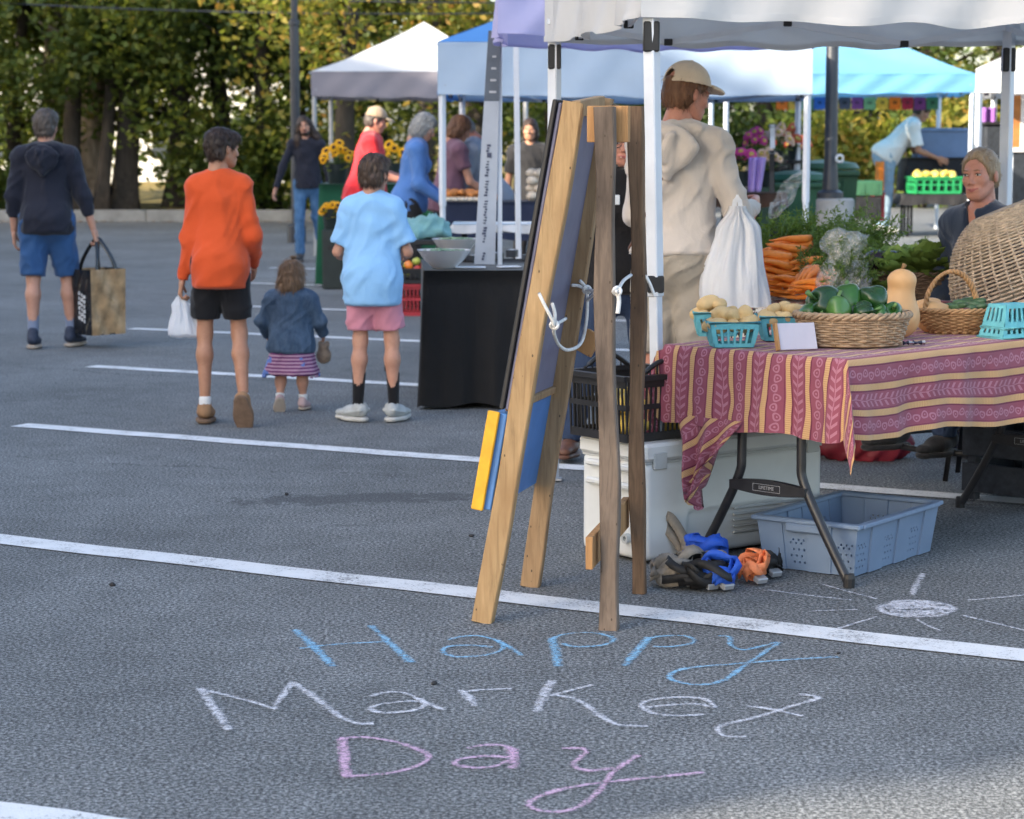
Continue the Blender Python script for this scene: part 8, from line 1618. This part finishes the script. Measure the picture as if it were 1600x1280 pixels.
for s_ in (-1, 1):
    o = MB().ribbon(smooth3([Vector((-.09, s_*hy*.95, hb_-.06)), Vector((-.06, s_*hy*.7, hb_+.08)), Vector((0, .0+s_*.008, hb_+.215)), Vector((.06, s_*hy*.7, hb_+.08)), Vector((.09, s_*hy*.95, hb_-.06))], 6), .032, (0, 1, .2)).build('handle', mbk, t, True); solidify(o, .003, 0)
I = PE['orange']; h2 = I['w'](I['J']['wrL']+nrm(I['J']['wrL']-I['J']['elL'])*.07); carrier('small white plastic bag hanging from the boy in orange', h2+Vector((.0, .0, -.02)), .165, .215, 8, .5, .12)
I = PE['tot']; h3 = I['w'](I['J']['wrR']+nrm(I['J']['wrR']-I['J']['elR'])*.05); t = thing('plush_toy', 'fuzzy tan plush toy in the toddler\'s hand', 'toy', h3+Vector((.0, -.03, -.075))); F = SDF((-.08, -.08, -.08), (.08, .08, .10), .006); F.ell((0, 0, 0), (.040, .036, .042), None, .01); F.ell((0, -.005, .048), (.028, .026, .026), None, .012); [F.ell((q*.022, 0, .070), (.010, .007, .012), None, .006) for q in (-1, 1)]
o = sdf_obj(F, 'body', M('tan_plush', (0.30, 0.22, 0.16), 0.95, .2, 40), t); V = np.array([v.co for v in o.data.vertices]); Q = np.array([p.vertices[:] for p in o.data.polygons]); strands(V, Q, np.zeros(3), np.eye(3), 1.0, 900, .012, MATS['tan_plush'], o, 4, 1.2, name='fur')
# pebbles and litter
m_peb = M('dark_pebble', (0.03, 0.03, 0.032), 0.8, .3, 30)
for i, (px, py, r, lab) in enumerate(((737, 839, .014, 'dark pebble on the asphalt left of the easel'), (679, 1070, .012, 'dark pebble above the chalk word Market'), (448, 774, .012, 'dark pebble on the wet stain'), (176, 916, .013, 'dark leaf scrap at the left of the near line'), (1310, 1022, .008, 'tiny dark pebble right of the chalk word Happy'))):
    p = G(px, py); o = place('pebble', blob_mesh('pebble_mesh', (r, r*.6, r*.45), 0, 0, seed=i+30, amp=.3), m_peb, (p.x, p.y, r*.4), (0, 0, i)); props(o, lab, 'pebble')

mb = MB(); vs = []; uvs = []; nu, nv = 30, 22
for i in range(nu+1):
    for j in range(nv+1):
        a, f = i/nu, j/nv; wdt = (.27*(1-f)**.8+.012); L = .33*(1-.35*abs(a-.62)/.62); p = T(-.035-.03*math.sin(a*15+f*2)*(.25+f)-.02*math.sin(a*31)*f-.02*f, .50+(a-.35)*wdt+.09*f, .53-L*f); vs.append(p); uvs.append((.3*a+.28*f, .25*f-.22*a))
fs = [(i*(nv+1)+j, (i+1)*(nv+1)+j, (i+1)*(nv+1)+j+1, i*(nv+1)+j+1) for i in range(nu) for j in range(nv)]
me = bpy.data.meshes.new('hanging_corner'); me.from_pydata([tuple(p) for p in vs], [], fs); uvl = me.uv_layers.new(name='UVMap')
for l in me.loops: uvl.data[l.index].uv = uvs[l.vertex_index]
link('hanging_corner', me, m_ctn, bpy.data.objects['tablecloth'])
